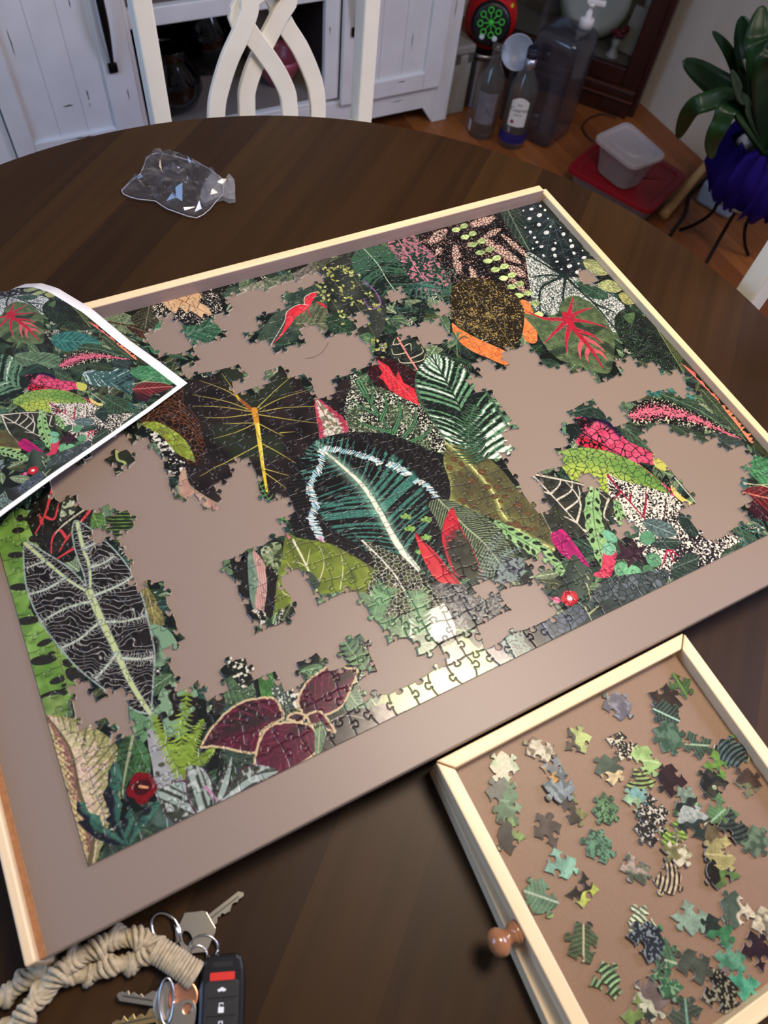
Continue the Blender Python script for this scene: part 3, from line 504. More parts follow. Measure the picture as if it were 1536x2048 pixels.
# the large round leaf with the white ring
def calath(p):
    c = striped((20, 18, 18), (66, 126, 110), (100, 162, 142), 30, -6.4, 1.8, .44, .88, br=.06, reg=.35)(p)
    d2, ph = lat(p, 30, -6.4, 1.8); c = c*(.66+.5*np.abs((ph*3.0) % 1-.5)*2)[:, None]; c = mx(c, col(150, 200, 176), st(.16, .03, p.n)*.6)
    outer = st(.60, .66, p.n+.1*(p.t < .0))
    dark = mx(col(22, 19, 19), col(56, 58, 54), st(.36, .5, np.abs((p.t*42+9*p.n) % 1-.5))*.8)
    c = mx(c, dark, outer)
    return c
leaf([(641, 880), (677, 870), (716, 866), (781, 872), (820, 886), (859, 906), (883, 930), (897, 960), (900, 990), (893, 1020), (900, 1060), (905, 1110), (880, 1150), (835, 1140), (800, 1120), (745, 1138), (713, 1117), (667, 1097), (612, 1079), (588, 1066), (577, 1030), (573, 1000), (576, 960), (594, 926), (622, 892)], [(628, 880), (646, 903), (690, 940), (727, 976), (763, 1033), (794, 1090), (830, 1140)], calath)
stroke([(646, 903), (690, 940), (727, 976), (763, 1033), (794, 1090), (832, 1140)], 2.0, 6.5, (222, 226, 196))
stroke([(690, 940), (727, 976), (763, 1033), (794, 1090), (832, 1140)], .6, 3.0, (240, 240, 222))
def zig(pts, w):
    P = spl(Q(pts), False, 9)
    for i in range(len(P)-1):
        d = P[i+1]-P[i]; d /= max(np.linalg.norm(d), 1e-6); n = np.array([-d[1], d[0]]); ww = w*rg.uniform(.5, 1.25); o = rg.uniform(-.3, .3)*w
        c = [(226, 236, 228), (176, 208, 220), (236, 238, 224), (150, 196, 200)][rg.integers(4)]
        stroke([P[i]+n*(o-ww)-d, P[i]+n*(o+ww)+d], 1.5, 1.1, c, MM)
zig([(645, 903), (642, 934), (626, 960), (622, 986), (634, 1012)], 2.8); zig([(634, 1012), (623, 1036), (634, 1059), (640, 1080)], 3.2)
zig([(646, 900), (677, 902), (716, 911), (747, 921), (760, 931)], 2.7); zig([(777, 928), (802, 940), (816, 954)], 3.4); zig([(830, 964), (854, 973), (872, 998)], 2.8)
stroke([(640, 1078), (650, 1090), (668, 1096)], 4, 2, (206, 170, 178)); stroke([(640, 1084), (660, 1097)], 1.4, 1, (130, 70, 120))
# three-lobed sprigs
for x, y in ((812, 1040), (853, 1046), (820, 1064), (852, 1082), (842, 1110)):
    for a in (-.9, 0, .9): blob((x+7*math.sin(a), y-6*math.cos(a)), 3.0, 1.9, PI/2-a, (126, 166, 84))
# dark feathered leaf, red tipped bract leaves
leaf([(856, 1012), (872, 1000), (898, 1002), (937, 1019), (976, 1040), (1007, 1071), (1030, 1118), (1040, 1150), (1030, 1175), (990, 1165), (950, 1140), (900, 1100), (872, 1044)], [(905, 1030), (935, 1060), (968, 1089), (1010, 1145)], lambda p: mx(mx(col(40, 52, 40), col(66, 80, 58), p.N(5)), col(172, 184, 142), np.maximum(st(.30, .42, np.abs((p.t*26-5*p.n) % 1-.5))*.8, st(1.0, .4, p.a))))
leaf([(903, 1018), (912, 1034), (924, 1062), (942, 1095), (960, 1140), (956, 1156), (930, 1160), (906, 1146), (888, 1102), (883, 1071), (890, 1040)], [(904, 1018), (950, 1156)], lambda p: mx(col(198, 38, 54), mx(col(34, 36, 28), col(70, 70, 54), p.N(5)), st(.30, .50, p.t-.22*(p.n-.5)+.18*(p.N(2.5)-.5))*st(.98, .8, p.n)))
leaf([(829, 1065), (846, 1084), (872, 1108), (896, 1140), (922, 1174), (895, 1172), (869, 1159), (850, 1128), (838, 1100)], [(829, 1066), (918, 1173)], lambda p: mx(mx(col(186, 34, 46), col(220, 62, 70), p.N(5)), col(120, 16, 30), st(1.0, .2, p.a)))
# zebra fern
frond([(1002, 1068), (978, 1102), (968, 1170)], 8, 16, (136, 156, 146), lean=.1, lw=1.8, c2=col(60, 66, 66)); frond([(1040, 1100), (1010, 1110), (985, 1140)], 6, 10, (120, 140, 136), lean=.2, lw=1.5)
leaf([(1000, 1130), (1040, 1118), (1046, 1150), (1010, 1172), (990, 1168)], None, lambda p: mx(mx(col(110, 126, 122), col(150, 166, 160), p.N(2.5)), col(52, 56, 66), st(.56, .64, p.N(2.5))))
leaf([(865, 1172), (925, 1172), (940, 1192), (980, 1180), (1010, 1195), (985, 1242), (935, 1240), (935, 1262), (905, 1250), (885, 1205)], None, lambda p: mx(mx(col(92, 84, 84), col(150, 160, 150), p.N(2.5)), col(46, 44, 50), st(.52, .68, p.N(1.2))))
# olive green leaf
leaf([(574, 1068), (596, 1078), (656, 1088), (690, 1104), (746, 1139), (744, 1158), (730, 1188), (700, 1184), (648, 1190), (600, 1200), (544, 1233), (537, 1236), (553, 1170), (564, 1110)], [(578, 1072), (600, 1110), (620, 1150), (640, 1198)], lambda p: mx(mx(mx(col(84, 96, 40), col(124, 140, 52), p.N(12)), col(136, 158, 50), st(.5, .9, p.N(5))*.6), col(72, 66, 56), st(.9, .98, p.n)*.4))
veins([[(586, 1082), (612, 1132), (640, 1198)]], 2.2, (222, 222, 186)); veins([[(612, 1136), (600, 1128), (583, 1126)], [(636, 1172), (648, 1130), (640, 1096)], [(680, 1180), (686, 1140), (682, 1112)], [(626, 1166), (600, 1160), (574, 1126)], [(578, 1194), (566, 1186), (556, 1166)], [(614, 1130), (620, 1100)]], 1.1, (206, 208, 160))
leaf([(572, 1066), (582, 1078), (574, 1080)], None, lambda p: col(204, 110, 140)*np.ones((len(p.xs), 1)), smooth=False)
leaf([(600, 1150), (620, 1146), (640, 1170), (625, 1180)], None, lambda p: mx(col(48, 62, 54), col(74, 86, 66), p.N(2.5)))
leaf([(522, 1102), (558, 1086), (564, 1112), (556, 1150), (540, 1145)], None, lambda p: mx(mx(col(92, 112, 64), col(180, 190, 150), p.N(5)), col(56, 66, 44), st(.5, .7, p.N(2.5))))
leaf([(460, 1120), (468, 1106), (500, 1110), (500, 1180), (516, 1232), (505, 1245), (480, 1190)], None, lambda p: col(28, 28, 26)*(.8+.4*p.N(2.5))[:, None])
leaf([(496, 1114), (505, 1108), (518, 1150), (512, 1218), (502, 1206), (497, 1160)], [(500, 1110), (508, 1215)], lambda p: mx(col(92, 118, 98), col(132, 156, 132), p.N(5)))
leaf([(505, 1108), (514, 1108), (532, 1136), (534, 1180), (529, 1224), (510, 1214), (516, 1160)], [(510, 1108), (522, 1220)], lambda p: mx(mx(col(190, 148, 136), col(214, 178, 164), p.N(5)), col(150, 104, 100), st(.25, .35, np.abs((p.s*.55) % 1-.5))*.6))
leaf([(532, 1138), (552, 1150), (546, 1232), (529, 1226), (535, 1180)], None, lambda p: col(30, 26, 24)*np.ones((len(p.xs), 1)))
leaf([(505, 1222), (530, 1226), (528, 1250), (505, 1245)], None, speck((24, 22, 20), (220, 215, 200), 2.5, .6))
# black leaf with the white net, green sprays before it
leaf([(722, 1082), (763, 1097), (805, 1117), (814, 1124), (856, 1166), (882, 1199), (902, 1236), (910, 1270), (876, 1284), (837, 1280), (765, 1262), (736, 1205), (732, 1184), (748, 1141), (742, 1112)], [(724, 1083), (780, 1140), (815, 1195), (860, 1275)], net((26, 28, 20), (206, 206, 186), 3.7, .52, mix=(78, 90, 46), rib=(226, 224, 206, 1.1)))
leaf([(716, 1188), (735, 1190), (742, 1215), (720, 1220)], None, lambda p: mx(col(140, 156, 120), col(98, 130, 88), p.N(2.5)))
frond([(772, 1176), (756, 1205), (745, 1244)], 9.5, 9, (104, 146, 100), lean=.5, lw=4.6, taper=False, c2=col(150, 180, 140))
frond([(832, 1184), (838, 1220), (842, 1290)], 9, 12, (110, 150, 104), lean=.5, lw=4.4, taper=False, c2=col(150, 180, 140))
leaf([(750, 1250), (790, 1232), (800, 1262), (775, 1292), (755, 1292)], [(752, 1285), (795, 1240)], plain((98, 138, 92), (160, 185, 145), 6, 2))
leaf([(790, 1270), (806, 1230), (820, 1250), (815, 1284), (800, 1290)], [(803, 1288), (806, 1232)], plain((92, 132, 88), (160, 185, 145), 6, 2))
leaf([(815, 1290), (850, 1268), (872, 1290), (845, 1320), (822, 1304)], [(818, 1295), (868, 1285)], plain((110, 140, 104), (170, 190, 150), 6, 2))
# pale print at the bottom edge, with the lamp's glare painted into the cream
leaf([(872, 1302), (900, 1290), (930, 1272), (945, 1290), (985, 1325), (990, 1345), (850, 1402), (765, 1442), (745, 1430), (770, 1375), (830, 1362), (868, 1322)], None, lambda p: mx(mx(col(172, 168, 128), col(214, 208, 172), p.N(2.5)*.6+p.N(.6)*.4), col(150, 164, 104), st(.25, -.0, (p.X-310)/90)*.7), smooth=False)
leaf([(905, 1290), (930, 1285), (940, 1310), (915, 1330), (890, 1345), (885, 1325)], None, lambda p: mx(col(140, 136, 112), col(196, 192, 160), p.N(2.5)))
leaf([(725, 1442), (750, 1415), (775, 1410), (790, 1440), (740, 1462)], None, lambda p: mx(col(86, 72, 80), col(150, 140, 124), p.N(2.5)))
# ---- bottom left quarter
for q, b, v in (([(440, 1372), (470, 1350), (500, 1362), (512, 1395), (470, 1412), (445, 1400)], (78, 104, 72), (110, 136, 100)), ([(516, 1340), (536, 1332), (548, 1360), (545, 1400), (525, 1400)], (74, 132, 64), (110, 165, 90)), ([(425, 1405), (440, 1376), (452, 1412), (430, 1432)], (44, 40, 36), (70, 66, 56)), ([(600, 1345), (625, 1330), (645, 1335), (630, 1356), (605, 1362)], (104, 142, 98), (150, 175, 140)), ([(590, 1360), (615, 1350), (610, 1395), (596, 1400)], (52, 72, 50), (90, 110, 80))): leaf(q, [q[0], q[len(q)//2]], plain(b, v, 6, 2))
leaf([(455, 1332), (470, 1306), (500, 1312), (512, 1345), (500, 1372), (480, 1374)], None, speck((24, 28, 22), (222, 220, 196), 2.5, .60))
leaf([(548, 1398), (545, 1375), (562, 1352), (575, 1372), (580, 1430), (570, 1445)], [(562, 1354), (572, 1442)], speck((70, 84, 72), (214, 218, 200), 1.2, .62, rib=(40, 50, 40, .5)))
leaf([(580, 1358), (592, 1352), (606, 1390), (596, 1420), (582, 1400)], None, speck((26, 26, 24), (226, 224, 210), 2.5, .56))
frond([(672, 1262), (700, 1300), (738, 1350)], 9, 9, (100, 140, 94), lean=.5, lw=3.6, taper=False, c2=col(150, 180, 140))
leaf([(690, 1420), (705, 1385), (730, 1395), (740, 1425), (715, 1430)], [(700, 1390), (728, 1430)], plain((112, 140, 108), (180, 195, 160), 6, 2))
leaf([(660, 1450), (690, 1425), (735, 1418), (752, 1436), (740, 1462), (690, 1488), (655, 1500), (640, 1480)], None, lambda p: mx(col(46, 40, 38), col(86, 80, 74), p.N(5)))
stroke([(655, 1448), (690, 1432), (735, 1440)], 1.2, .8, (150, 146, 130))
leaf([(440, 1505), (480, 1498), (515, 1505), (510, 1540), (470, 1545)], [(445, 1510), (510, 1530)], plain((52, 70, 56), (80, 100, 84), 5, 2))
def coleus(p):
    d, ph = lat(p, 8, 2.6)
    c = mx(col(50, 32, 34), col(84, 26, 46), st(.3, .7, p.N(12)+.2*p.n))
    c = mx(c, col(128, 42, 68), st(.16, .05, d)*.8*st(.1, .4, p.n))
    return c*(.82+.36*p.N(1.2))[:, None]
def cole(out, mid):
    leaf(out, mid, coleus); q = list(out)+[out[0]]
    stroke(q, 1.7, 1.7, (208, 186, 142), k=6, jag=.25)
cole([(594, 1405), (610, 1371), (643, 1343), (666, 1333), (697, 1338), (715, 1342), (704, 1371), (686, 1409), (659, 1428), (612, 1437), (602, 1422)], [(610, 1436), (660, 1385), (714, 1343)])
cole([(402, 1497), (418, 1467), (454, 1426), (486, 1405), (526, 1397), (550, 1400), (562, 1420), (567, 1436), (540, 1452), (521, 1468), (511, 1506), (470, 1502), (431, 1495)], [(566, 1436), (490, 1452), (404, 1496)])
cole([(575, 1440), (585, 1428), (610, 1432), (600, 1446)], [(610, 1432), (575, 1440)])
cole([(612, 1432), (638, 1424), (655, 1440), (670, 1466), (645, 1455), (622, 1448)], [(612, 1432), (668, 1465)])
cole([(508, 1535), (516, 1494), (535, 1458), (561, 1448), (600, 1447), (628, 1460), (634, 1498), (612, 1522), (560, 1550), (530, 1560)], [(605, 1446), (565, 1490), (530, 1555)])
leaf([(632, 1450), (648, 1448), (652, 1470), (640, 1508), (630, 1506)], [(640, 1448), (636, 1508)], plain((110, 142, 104), (190, 186, 150), 5, 2))
# black veined arrow-head leaf
leaf([(36, 1020), (62, 1034), (90, 1092), (88, 1130), (60, 1130), (62, 1215), (88, 1255), (128, 1305), (160, 1340), (152, 1380), (140, 1400), (100, 1420), (84, 1425), (40, 1260), (3, 1120), (0, 1060)], [(45, 1030), (75, 1160), (118, 1290), (140, 1388)], lambda p: mx(mx(col(98, 140, 54), col(138, 178, 86), p.N(12)), col(76, 114, 46), st(.5, .8, p.N(5))*.5))
for x, y, a, b, g in ((42, 1039, 4, 5, 0), (57, 1040, 3, 6, 1.2), (38, 1063, 7, 4, -.3), (70, 1080, 5, 6, 1), (50, 1090, 4, 3, 0), (34, 1112, 9, 4, -.4), (40, 1176, 10, 4.5, -.4), (58, 1243, 12, 5, -.3), (91, 1287, 8, 3.6, 0), (88, 1322, 13, 5.5, -.3), (104, 1309, 4, 2.5, 0), (136, 1328, 4, 6, .6), (117, 1362, 8, 4, -.1), (130, 1372, 3, 2, 0), (108, 1392, 14, 5, -.2), (152, 1352, 7, 12, .6), (66, 1215, 4, 3, 0), (128, 1380, 3, 1.5, 0)):
    blob((x, y), a*.72, b*.72, g, (40, 38, 32))
stroke([(110, 1290), (125, 1330), (140, 1385)], 2.2, 1.0, (130, 146, 64))
leaf([(58, 1030), (105, 985), (130, 975), (160, 1015), (176, 1020), (190, 1050), (160, 1060), (146, 1075), (150, 1120), (110, 1125), (80, 1095), (62, 1060)], None, lambda p: mx(col(20, 16, 14), col(44, 44, 34), p.N(5)))
veins([[(108, 972), (92, 1030), (72, 1070)], [(92, 1036), (110, 1040), (118, 1010)], [(85, 1050), (80, 1030)], [(180, 1025), (160, 1050), (135, 1080), (120, 1105)], [(135, 1080), (120, 1062), (106, 1080), (104, 1110)], [(150, 1098), (112, 1122)]], 2.8, (214, 66, 72))
veins([[(170, 1022), (130, 1050), (112, 1070)], [(150, 1035), (120, 1060)]], 2.0, (196, 196, 164))
leaf([(120, 1040), (135, 985), (148, 1000), (155, 1020), (135, 1040)], None, lambda p: mx(col(56, 56, 42), col(180, 196, 160), st(.5, .6, p.N(2.5))))
leaf([(186, 1030), (205, 1028), (212, 1072), (195, 1075), (182, 1060)], [(188, 1030), (205, 1075)], plain((84, 124, 60), (130, 160, 90), 6, 1))
leaf([(262, 1125), (300, 1130), (296, 1170), (312, 1200), (330, 1245), (305, 1262), (285, 1200), (270, 1160)], [(275, 1130), (300, 1200), (312, 1260)], plain((128, 120, 70), (170, 160, 110), 7, 2))
leaf([(300, 1255), (335, 1260), (355, 1290), (345, 1320), (322, 1335), (305, 1330)], None, lambda p: mx(col(122, 156, 122), col(30, 28, 26), st(-.2, .3, (p.N(12)-.42)*2)))
leaf([(240, 1395), (300, 1430), (325, 1380), (365, 1362), (392, 1376), (395, 1430), (360, 1480), (310, 1480), (270, 1470), (230, 1450)], None, lambda p: mx(col(126, 160, 122), col(32, 24, 22), st(.46, .52, p.N(5))))
leaf([(245, 1420), (275, 1418), (300, 1440), (295, 1480), (265, 1490), (245, 1450)], [(255, 1420), (285, 1485)], striped((40, 44, 34), (98, 138, 96), None, 4, 0, 0, .6))
def aloc(p):
    w = p.N(12)*3.6+p.N(5)*.8+p.Y*.22+p.X*.10
    arcs = st(.395, .475, np.abs(w % 1-.5))
    return mx(mx(col(20, 17, 16), col(38, 32, 30), p.N(5)), col(206, 206, 196), arcs*.82)
leaf([(51, 1087), (60, 1090), (91, 1107), (135, 1135), (160, 1158), (173, 1174), (168, 1148), (154, 1110), (146, 1072), (148, 1050), (156, 1043), (182, 1060), (224, 1096), (253, 1130), (271, 1159), (287, 1201), (300, 1256), (310, 1305), (308, 1352), (303, 1430), (273, 1423), (234, 1397), (195, 1369), (156, 1337), (125, 1302), (86, 1249), (60, 1195), (51, 1150)], None, aloc)
rim = [(303, 1430), (273, 1423), (234, 1397), (195, 1369), (156, 1337), (125, 1302), (86, 1249), (60, 1195), (51, 1150), (52, 1088), (91, 1107), (135, 1135), (160, 1158), (173, 1174), (168, 1148), (154, 1110), (146, 1072), (148, 1050), (156, 1044), (182, 1060), (224, 1096), (253, 1130), (271, 1159), (287, 1201), (300, 1256), (310, 1305), (308, 1352), (303, 1430)]
stroke(rim, 1.3, 1.3, (150, 168, 156), k=5)
for v, w in (([(156, 1048), (167, 1097), (180, 1136), (182, 1186)], 2.6), ([(52, 1089), (91, 1123), (135, 1160), (178, 1187)], 2.6), ([(180, 1186), (203, 1240), (234, 1305), (263, 1368), (301, 1428)], 5.2), ([(91, 1124), (56, 1138)], 1.4), ([(132, 1158), (95, 1180), (62, 1190)], 1.6), ([(184, 1204), (130, 1220), (84, 1246)], 1.7), ([(203, 1244), (160, 1280), (126, 1297)], 1.7), ([(235, 1308), (210, 1340), (192, 1358)], 1.7), ([(168, 1100), (190, 1090), (200, 1078)], 1.3), ([(182, 1137), (210, 1128), (228, 1115)], 1.4), ([(188, 1194), (240, 1172), (266, 1155)], 1.6), ([(214, 1246), (250, 1244), (294, 1234)], 1.6), ([(246, 1318), (280, 1320), (306, 1316)], 1.6)):
    stroke(v, w+1.6, w*.5+1, (120, 138, 126)); stroke(v, w, w*.5, (196, 208, 140) if w > 2 else (200, 208, 176))
    P = spl(Q(v), False, 7)
    for i in range(1, len(P)):
        d = P[i]-P[i-1]; d /= max(np.linalg.norm(d), 1e-6); n = np.array([-d[1], d[0]])
        for sg in (-1, 1): e = P[i]+n*sg*rg.uniform(3.5, 6.5)+d*rg.uniform(-1, 2); stroke([P[i], (P[i]+e)/2+d, e], .5, .3, (190, 194, 184), MM)
# pink feather leaf, bottom left corner
leaf([(88, 1426), (112, 1424), (138, 1436), (182, 1452), (224, 1480), (244, 1513), (252, 1560), (235, 1620), (216, 1660), (200, 1706), (178, 1734), (130, 1560)], [(92, 1430), (141, 1498), (161, 1586), (187, 1665), (180, 1732)], lambda p: mx(mx(mx(col(222, 190, 170), col(206, 196, 150), p.N(12)), mx(col(120, 116, 60), col(190, 186, 130), p.N(2.5)), st(.25, .75, p.n+.9*(p.N(2.5)-.5))*(p.s > 0)), mx(col(158, 112, 100), col(206, 184, 130), st(.35, .75, p.n+.8*(p.N(1.2)-.5))), (p.s < 0)*1.)*(.84+.3*p.N(1.2))[:, None]*(1-.38*st(.30, .46, lat(p, 20, -3.2)[0])*st(.1, .4, p.n))[:, None])
stroke([(92, 1430), (141, 1498), (161, 1586), (187, 1665), (180, 1732)], 1.0, 3.4, (104, 92, 62))
leaf([(84, 1400), (128, 1392), (134, 1430), (100, 1432), (88, 1428)], None, lambda p: mx(col(92, 122, 56), col(140, 166, 92), p.N(5)))
for q, b, v in (([(235, 1510), (255, 1475), (290, 1490), (300, 1530), (292, 1570), (262, 1560), (245, 1600), (240, 1560)], (54, 84, 52), (84, 116, 76)), ([(270, 1480), (296, 1500), (302, 1545), (280, 1560), (268, 1520)], (66, 110, 62), (96, 140, 86)), ([(250, 1640), (300, 1620), (360, 1640), (330, 1680), (260, 1700), (200, 1720)], (56, 74, 58), (90, 110, 88))): leaf(q, [q[0], q[len(q)//2]], plain(b, v, 6, 2))
stroke([(270, 1460), (252, 1545), (246, 1590)], 2.6, .8, (150, 158, 120))
# grey dotted leaf
leaf([(296, 1462), (312, 1466), (340, 1505), (365, 1534), (372, 1565), (340, 1582), (315, 1592), (306, 1534), (298, 1495)], None, lambda p: (lambda d, v: mx(col(74, 78, 60), mx(col(150, 152, 152), col(178, 180, 176), p.N(5)), st(3.6, 2.6, d)))(*voro(p, 6)))
# lime fern
for s, w in (([(376, 1374), (371, 1420), (364, 1480), (366, 1548)], 9), ([(407, 1440), (390, 1475), (368, 1535)], 7), ([(309, 1432), (322, 1470), (340, 1500), (364, 1545)], 6.5), ([(430, 1498), (405, 1520), (366, 1550)], 6)):
    frond(s, w, 18, (132, 160, 58), lean=-.45, lw=2.3, c2=col(120, 150, 50))
# silver leaves
def tradesc(p): 
    d, ph = lat(p, 3, .3)
    q = h1(np.abs(p.s)*.55+40*(p.s > 0))
    return mx(mx(mx(col(60, 64, 54), col(154, 172, 160), st(.35, .62, q+.2*(p.N(2.5)-.5))), col(206, 212, 204), st(.66, .8, p.N(2.5))*.7), col(84, 40, 70), st(.9, .97, p.n))
for o, m in (([(312, 1592), (332, 1572), (375, 1562), (390, 1590), (392, 1626), (354, 1648), (334, 1632)], [(313, 1593), (392, 1630)]), ([(460, 1572), (484, 1538), (520, 1530), (556, 1543), (530, 1560), (470, 1592), (440, 1606), (440, 1590)], [(556, 1543), (500, 1556), (440, 1604)]), ([(374, 1538), (404, 1535), (426, 1566), (423, 1606), (394, 1628), (376, 1594)], [(374, 1538), (400, 1626)]), ([(426, 1608), (432, 1580), (440, 1560), (464, 1514), (460, 1560), (450, 1592)], [(464, 1514), (432, 1604)])): leaf(o, m, tradesc)
stroke([(374, 1538), (376, 1594), (394, 1628)], .9, .7, (92, 44, 80)); stroke([(412, 1575), (436, 1602)], 2.4, 1.2, (186, 130, 160))
leaf([(305, 1605), (340, 1640), (350, 1650), (330, 1658), (300, 1640)], None, lambda p: mx(col(84, 108, 96), col(50, 70, 60), p.N(5)))
# dark teal lobed leaf
def lobed(o, m): leaf(o, m, lambda p: mx(mx(col(44, 84, 70), col(78, 128, 106), p.N(5)), col(26, 28, 36), st(-.15, .25, -p.s/6+.9*(p.N(5)-.7)))*(.85+.3*p.N(1.2))[:, None], smooth=False, jag=.15)
lobed([(229, 1522), (240, 1534), (246, 1558), (238, 1590), (246, 1610), (240, 1640), (260, 1692), (252, 1690), (224, 1650), (212, 1640), (222, 1630), (206, 1590), (216, 1572), (218, 1545)], [(229, 1524), (232, 1600), (258, 1690)])
lobed([(156, 1604), (170, 1606), (180, 1626), (200, 1632), (206, 1652), (236, 1672), (258, 1692), (220, 1690), (190, 1676), (170, 1660), (156, 1645), (172, 1640), (154, 1622)], [(158, 1606), (200, 1655), (256, 1690)])
lobed([(318, 1600), (322, 1612), (300, 1640), (276, 1670), (262, 1692), (258, 1680), (268, 1650), (290, 1620)], [(318, 1602), (276, 1659), (260, 1690)])
lobed([(264, 1616), (272, 1632), (262, 1662), (252, 1680), (244, 1650), (252, 1630)], [(266, 1618), (252, 1678)])
for a in range(5):
    t = a*2*PI/5+.3; blob((285+13*math.cos(t), 1576+15*math.sin(t)), 6.4, 5.4, t, (118, 12, 20))
blob((286, 1576), 6, 5, 0, (60, 8, 14)); stroke([(281, 1574), (296, 1576)], 2.2, 1.6, (224, 160, 110))
# ---- red flower leaves and hops of the upper middle
leaf([(512, 690), (540, 640), (590, 588), (640, 575), (655, 620), (640, 665), (600, 680), (545, 697)], None, lambda p: mx(col(34, 52, 44), col(74, 92, 72), p.N(5)))
leaf([(590, 640), (640, 605), (660, 640), (650, 670), (620, 680)], [(595, 650), (655, 650)], plain((96, 104, 76), (140, 146, 110), 5, 2))
leaf([(541, 694), (558, 676), (571, 650), (574, 628), (597, 613), (615, 613), (612, 623), (592, 637), (580, 654), (560, 678)], None, lambda p: mx(col(210, 36, 50), col(232, 70, 80), p.N(5)))
leaf([(610, 616), (609, 600), (620, 591), (636, 586), (626, 603), (619, 616)], None, lambda p: mx(col(210, 36, 50), col(232, 70, 80), p.N(5)))
leaf([(632, 606), (650, 612), (653, 620), (640, 612)], None, lambda p: col(206, 44, 60)*np.ones((len(p.xs), 1)))
stroke([(541, 694), (569, 646), (574, 626), (597, 612), (616, 613)], .8, .8, (226, 206, 200)); stroke([(609, 612), (609, 598), (620, 590), (636, 586)], .8, .8, (226, 206, 200)); stroke([(615, 618), (620, 636)], 1.4, .8, (216, 60, 70))
frond([(845, 600), (880, 560), (910, 540)], 16, 9, (88, 128, 110), lean=.9, lw=1.2)
for i in range(34):
    a = rg.uniform(-2.9, .3); l = rg.uniform(22, 62); stroke([(842, 575), (842+l*.5*math.cos(a), 575+l*.5*math.sin(-abs(a))*.6+6), (842+l*math.cos(a), 578+l*.75*abs(math.sin(a)))], 1.5, .4, [(48, 92, 84), (70, 118, 100), (36, 66, 62), (96, 140, 124)][rg.integers(4)])
for i in range(26):
    a = rg.uniform(0, 2*PI); stroke([(912, 688), (912+14*math.cos(a), 686+12*math.sin(a)-4), (912+30*math.cos(a), 690+24*math.sin(a))], 1.3, .4, [(44, 72, 54), (70, 104, 76), (96, 130, 96)][rg.integers(3)])
leaf([(700, 690), (735, 668), (750, 690), (740, 712)], None, lambda p: mx(col(50, 84, 60), col(120, 150, 90), p.N(2.5)))
leaf([(652, 640), (690, 628), (706, 668), (672, 678), (655, 655)], [(655, 645), (704, 670)], plain((40, 66, 46), (84, 112, 80), 6, 2))
stroke([(727, 565), (750, 585), (761, 608), (756, 618)], 1.8, 1.6, (132, 84, 146)); stroke([(727, 600), (738, 618), (756, 620)], 1.4, 1.4, (120, 74, 136))
for s, n in (([(650, 532), (672, 572), (712, 612), (738, 655), (764, 705)], 46), ([(634, 576), (662, 602), (690, 648)], 24), ([(690, 532), (720, 574), (762, 628)], 26), ([(660, 540), (700, 545)], 8)):
    P = spl(Q(s), False, 8)
    stroke(P[::4], .6, .5, (110, 120, 60), MM)
    for i in range(n):
        c = P[min(int(rg.uniform(0, len(P))), len(P)-1)]+rg.normal(0, 4.2, 2)
        blob(c, 2.2, 1.3, rg.uniform(0, 3), [(168, 172, 96), (140, 146, 76), (196, 196, 124)][rg.integers(3)], MM)
IMG[:] = np.clip(IMG*(.97+.06*NZ[.6][..., None]), 0, 255)
# ------------------------------------------------------------------ prints become textures held in memory
def image_of(name, arr):
    h, w_ = arr.shape[:2]; im = bpy.data.images.new(name, w_, h, alpha=False)
    px_ = np.ones((h, w_, 4), np.float32); px_[..., :3] = arr[::-1]/255.; im.pixels.foreach_set(px_.ravel()); im.update(); im.pack(); return im
PRINT = print_mat('puzzle_print', image_of('puzzle_print', IMG*.86), .20, .0)
RIM = print_mat('puzzle_print_rim', bpy.data.images['puzzle_print'], .12, 1., .6)
SHEETP = None
CARD = mat('grey_cardboard', (206, 198, 184), .8, noise=.08, scale=900)
BOARDM = mat('mauve_board', (127, 112, 102), .40, spec=.35, noise=.07, scale=1400, bump=.03)
TRAYM = mat('tan_tray_floor', (118, 91, 68), .5, noise=.12, scale=1500, bump=.05)
def wood(name, c, c2, rough, ax, sc=16., bump=.06, coat=0.):
    st_ = {0: (.06, 1, 1), 1: (1, .06, 1), 2: (1, 1, .06)}[ax]
    return mat(name, c, rough, c2=c2, scale=sc*6, stretch=st_, bump=bump, coat=coat, thr=(.25, .8))
PINE_X = wood('pale_pine_x', (212, 184, 142), (232, 208, 168), .45, 0)
PINE_Y = wood('pale_pine_y', (212, 184, 142), (232, 210, 174), .45, 1)
MDFEDGE = mat('board_edge', (188, 170, 146), .7, noise=.1, scale=500)
# ------------------------------------------------------------------ round table of flush dark planks
TC = (.2727, .2528); TR = .598
tb = thing('round_table', (TC[0], TC[1], 0), 'round dark brown wooden dining table under the puzzle board', 'table')
ga = math.radians(41.3); tones = [(41, 25, 9), (37, 22, 8), (45, 28, 10), (34, 20, 8), (42, 27, 10), (39, 24, 9)]
TW_ = .088; npl = 16
for i in range(npl):
    u0, u1 = -TR+i*2*TR/npl+.00004, -TR+(i+1)*2*TR/npl-.00004
    pts = []
    us = np.linspace(u0, u1, 12); hi = [(u, math.sqrt(max(TR*TR-u*u, 0))) for u in us]
    pts = hi+[(u, -h) for u, h in hi[::-1]]; pts = [p for k, p in enumerate(pts) if k == 0 or (abs(p[0]-pts[k-1][0])+abs(p[1]-pts[k-1][1])) > 1e-6]
    k = i % len(tones); c = tones[(i*5+2) % 6]
    M = mat('table_plank_%d' % k, tones[k], .42, c2=tuple(min(255, int(q*1.22+6)) for q in tones[k]), scale=70, stretch=(1, .05, 1), bump=.10, spec=.18, thr=(.2, .85))
    o = prism('plank', pts, TZ-.028, TZ, M, tb, bevel=0); o.rotation_euler = (0, 0, ga-PI/2)
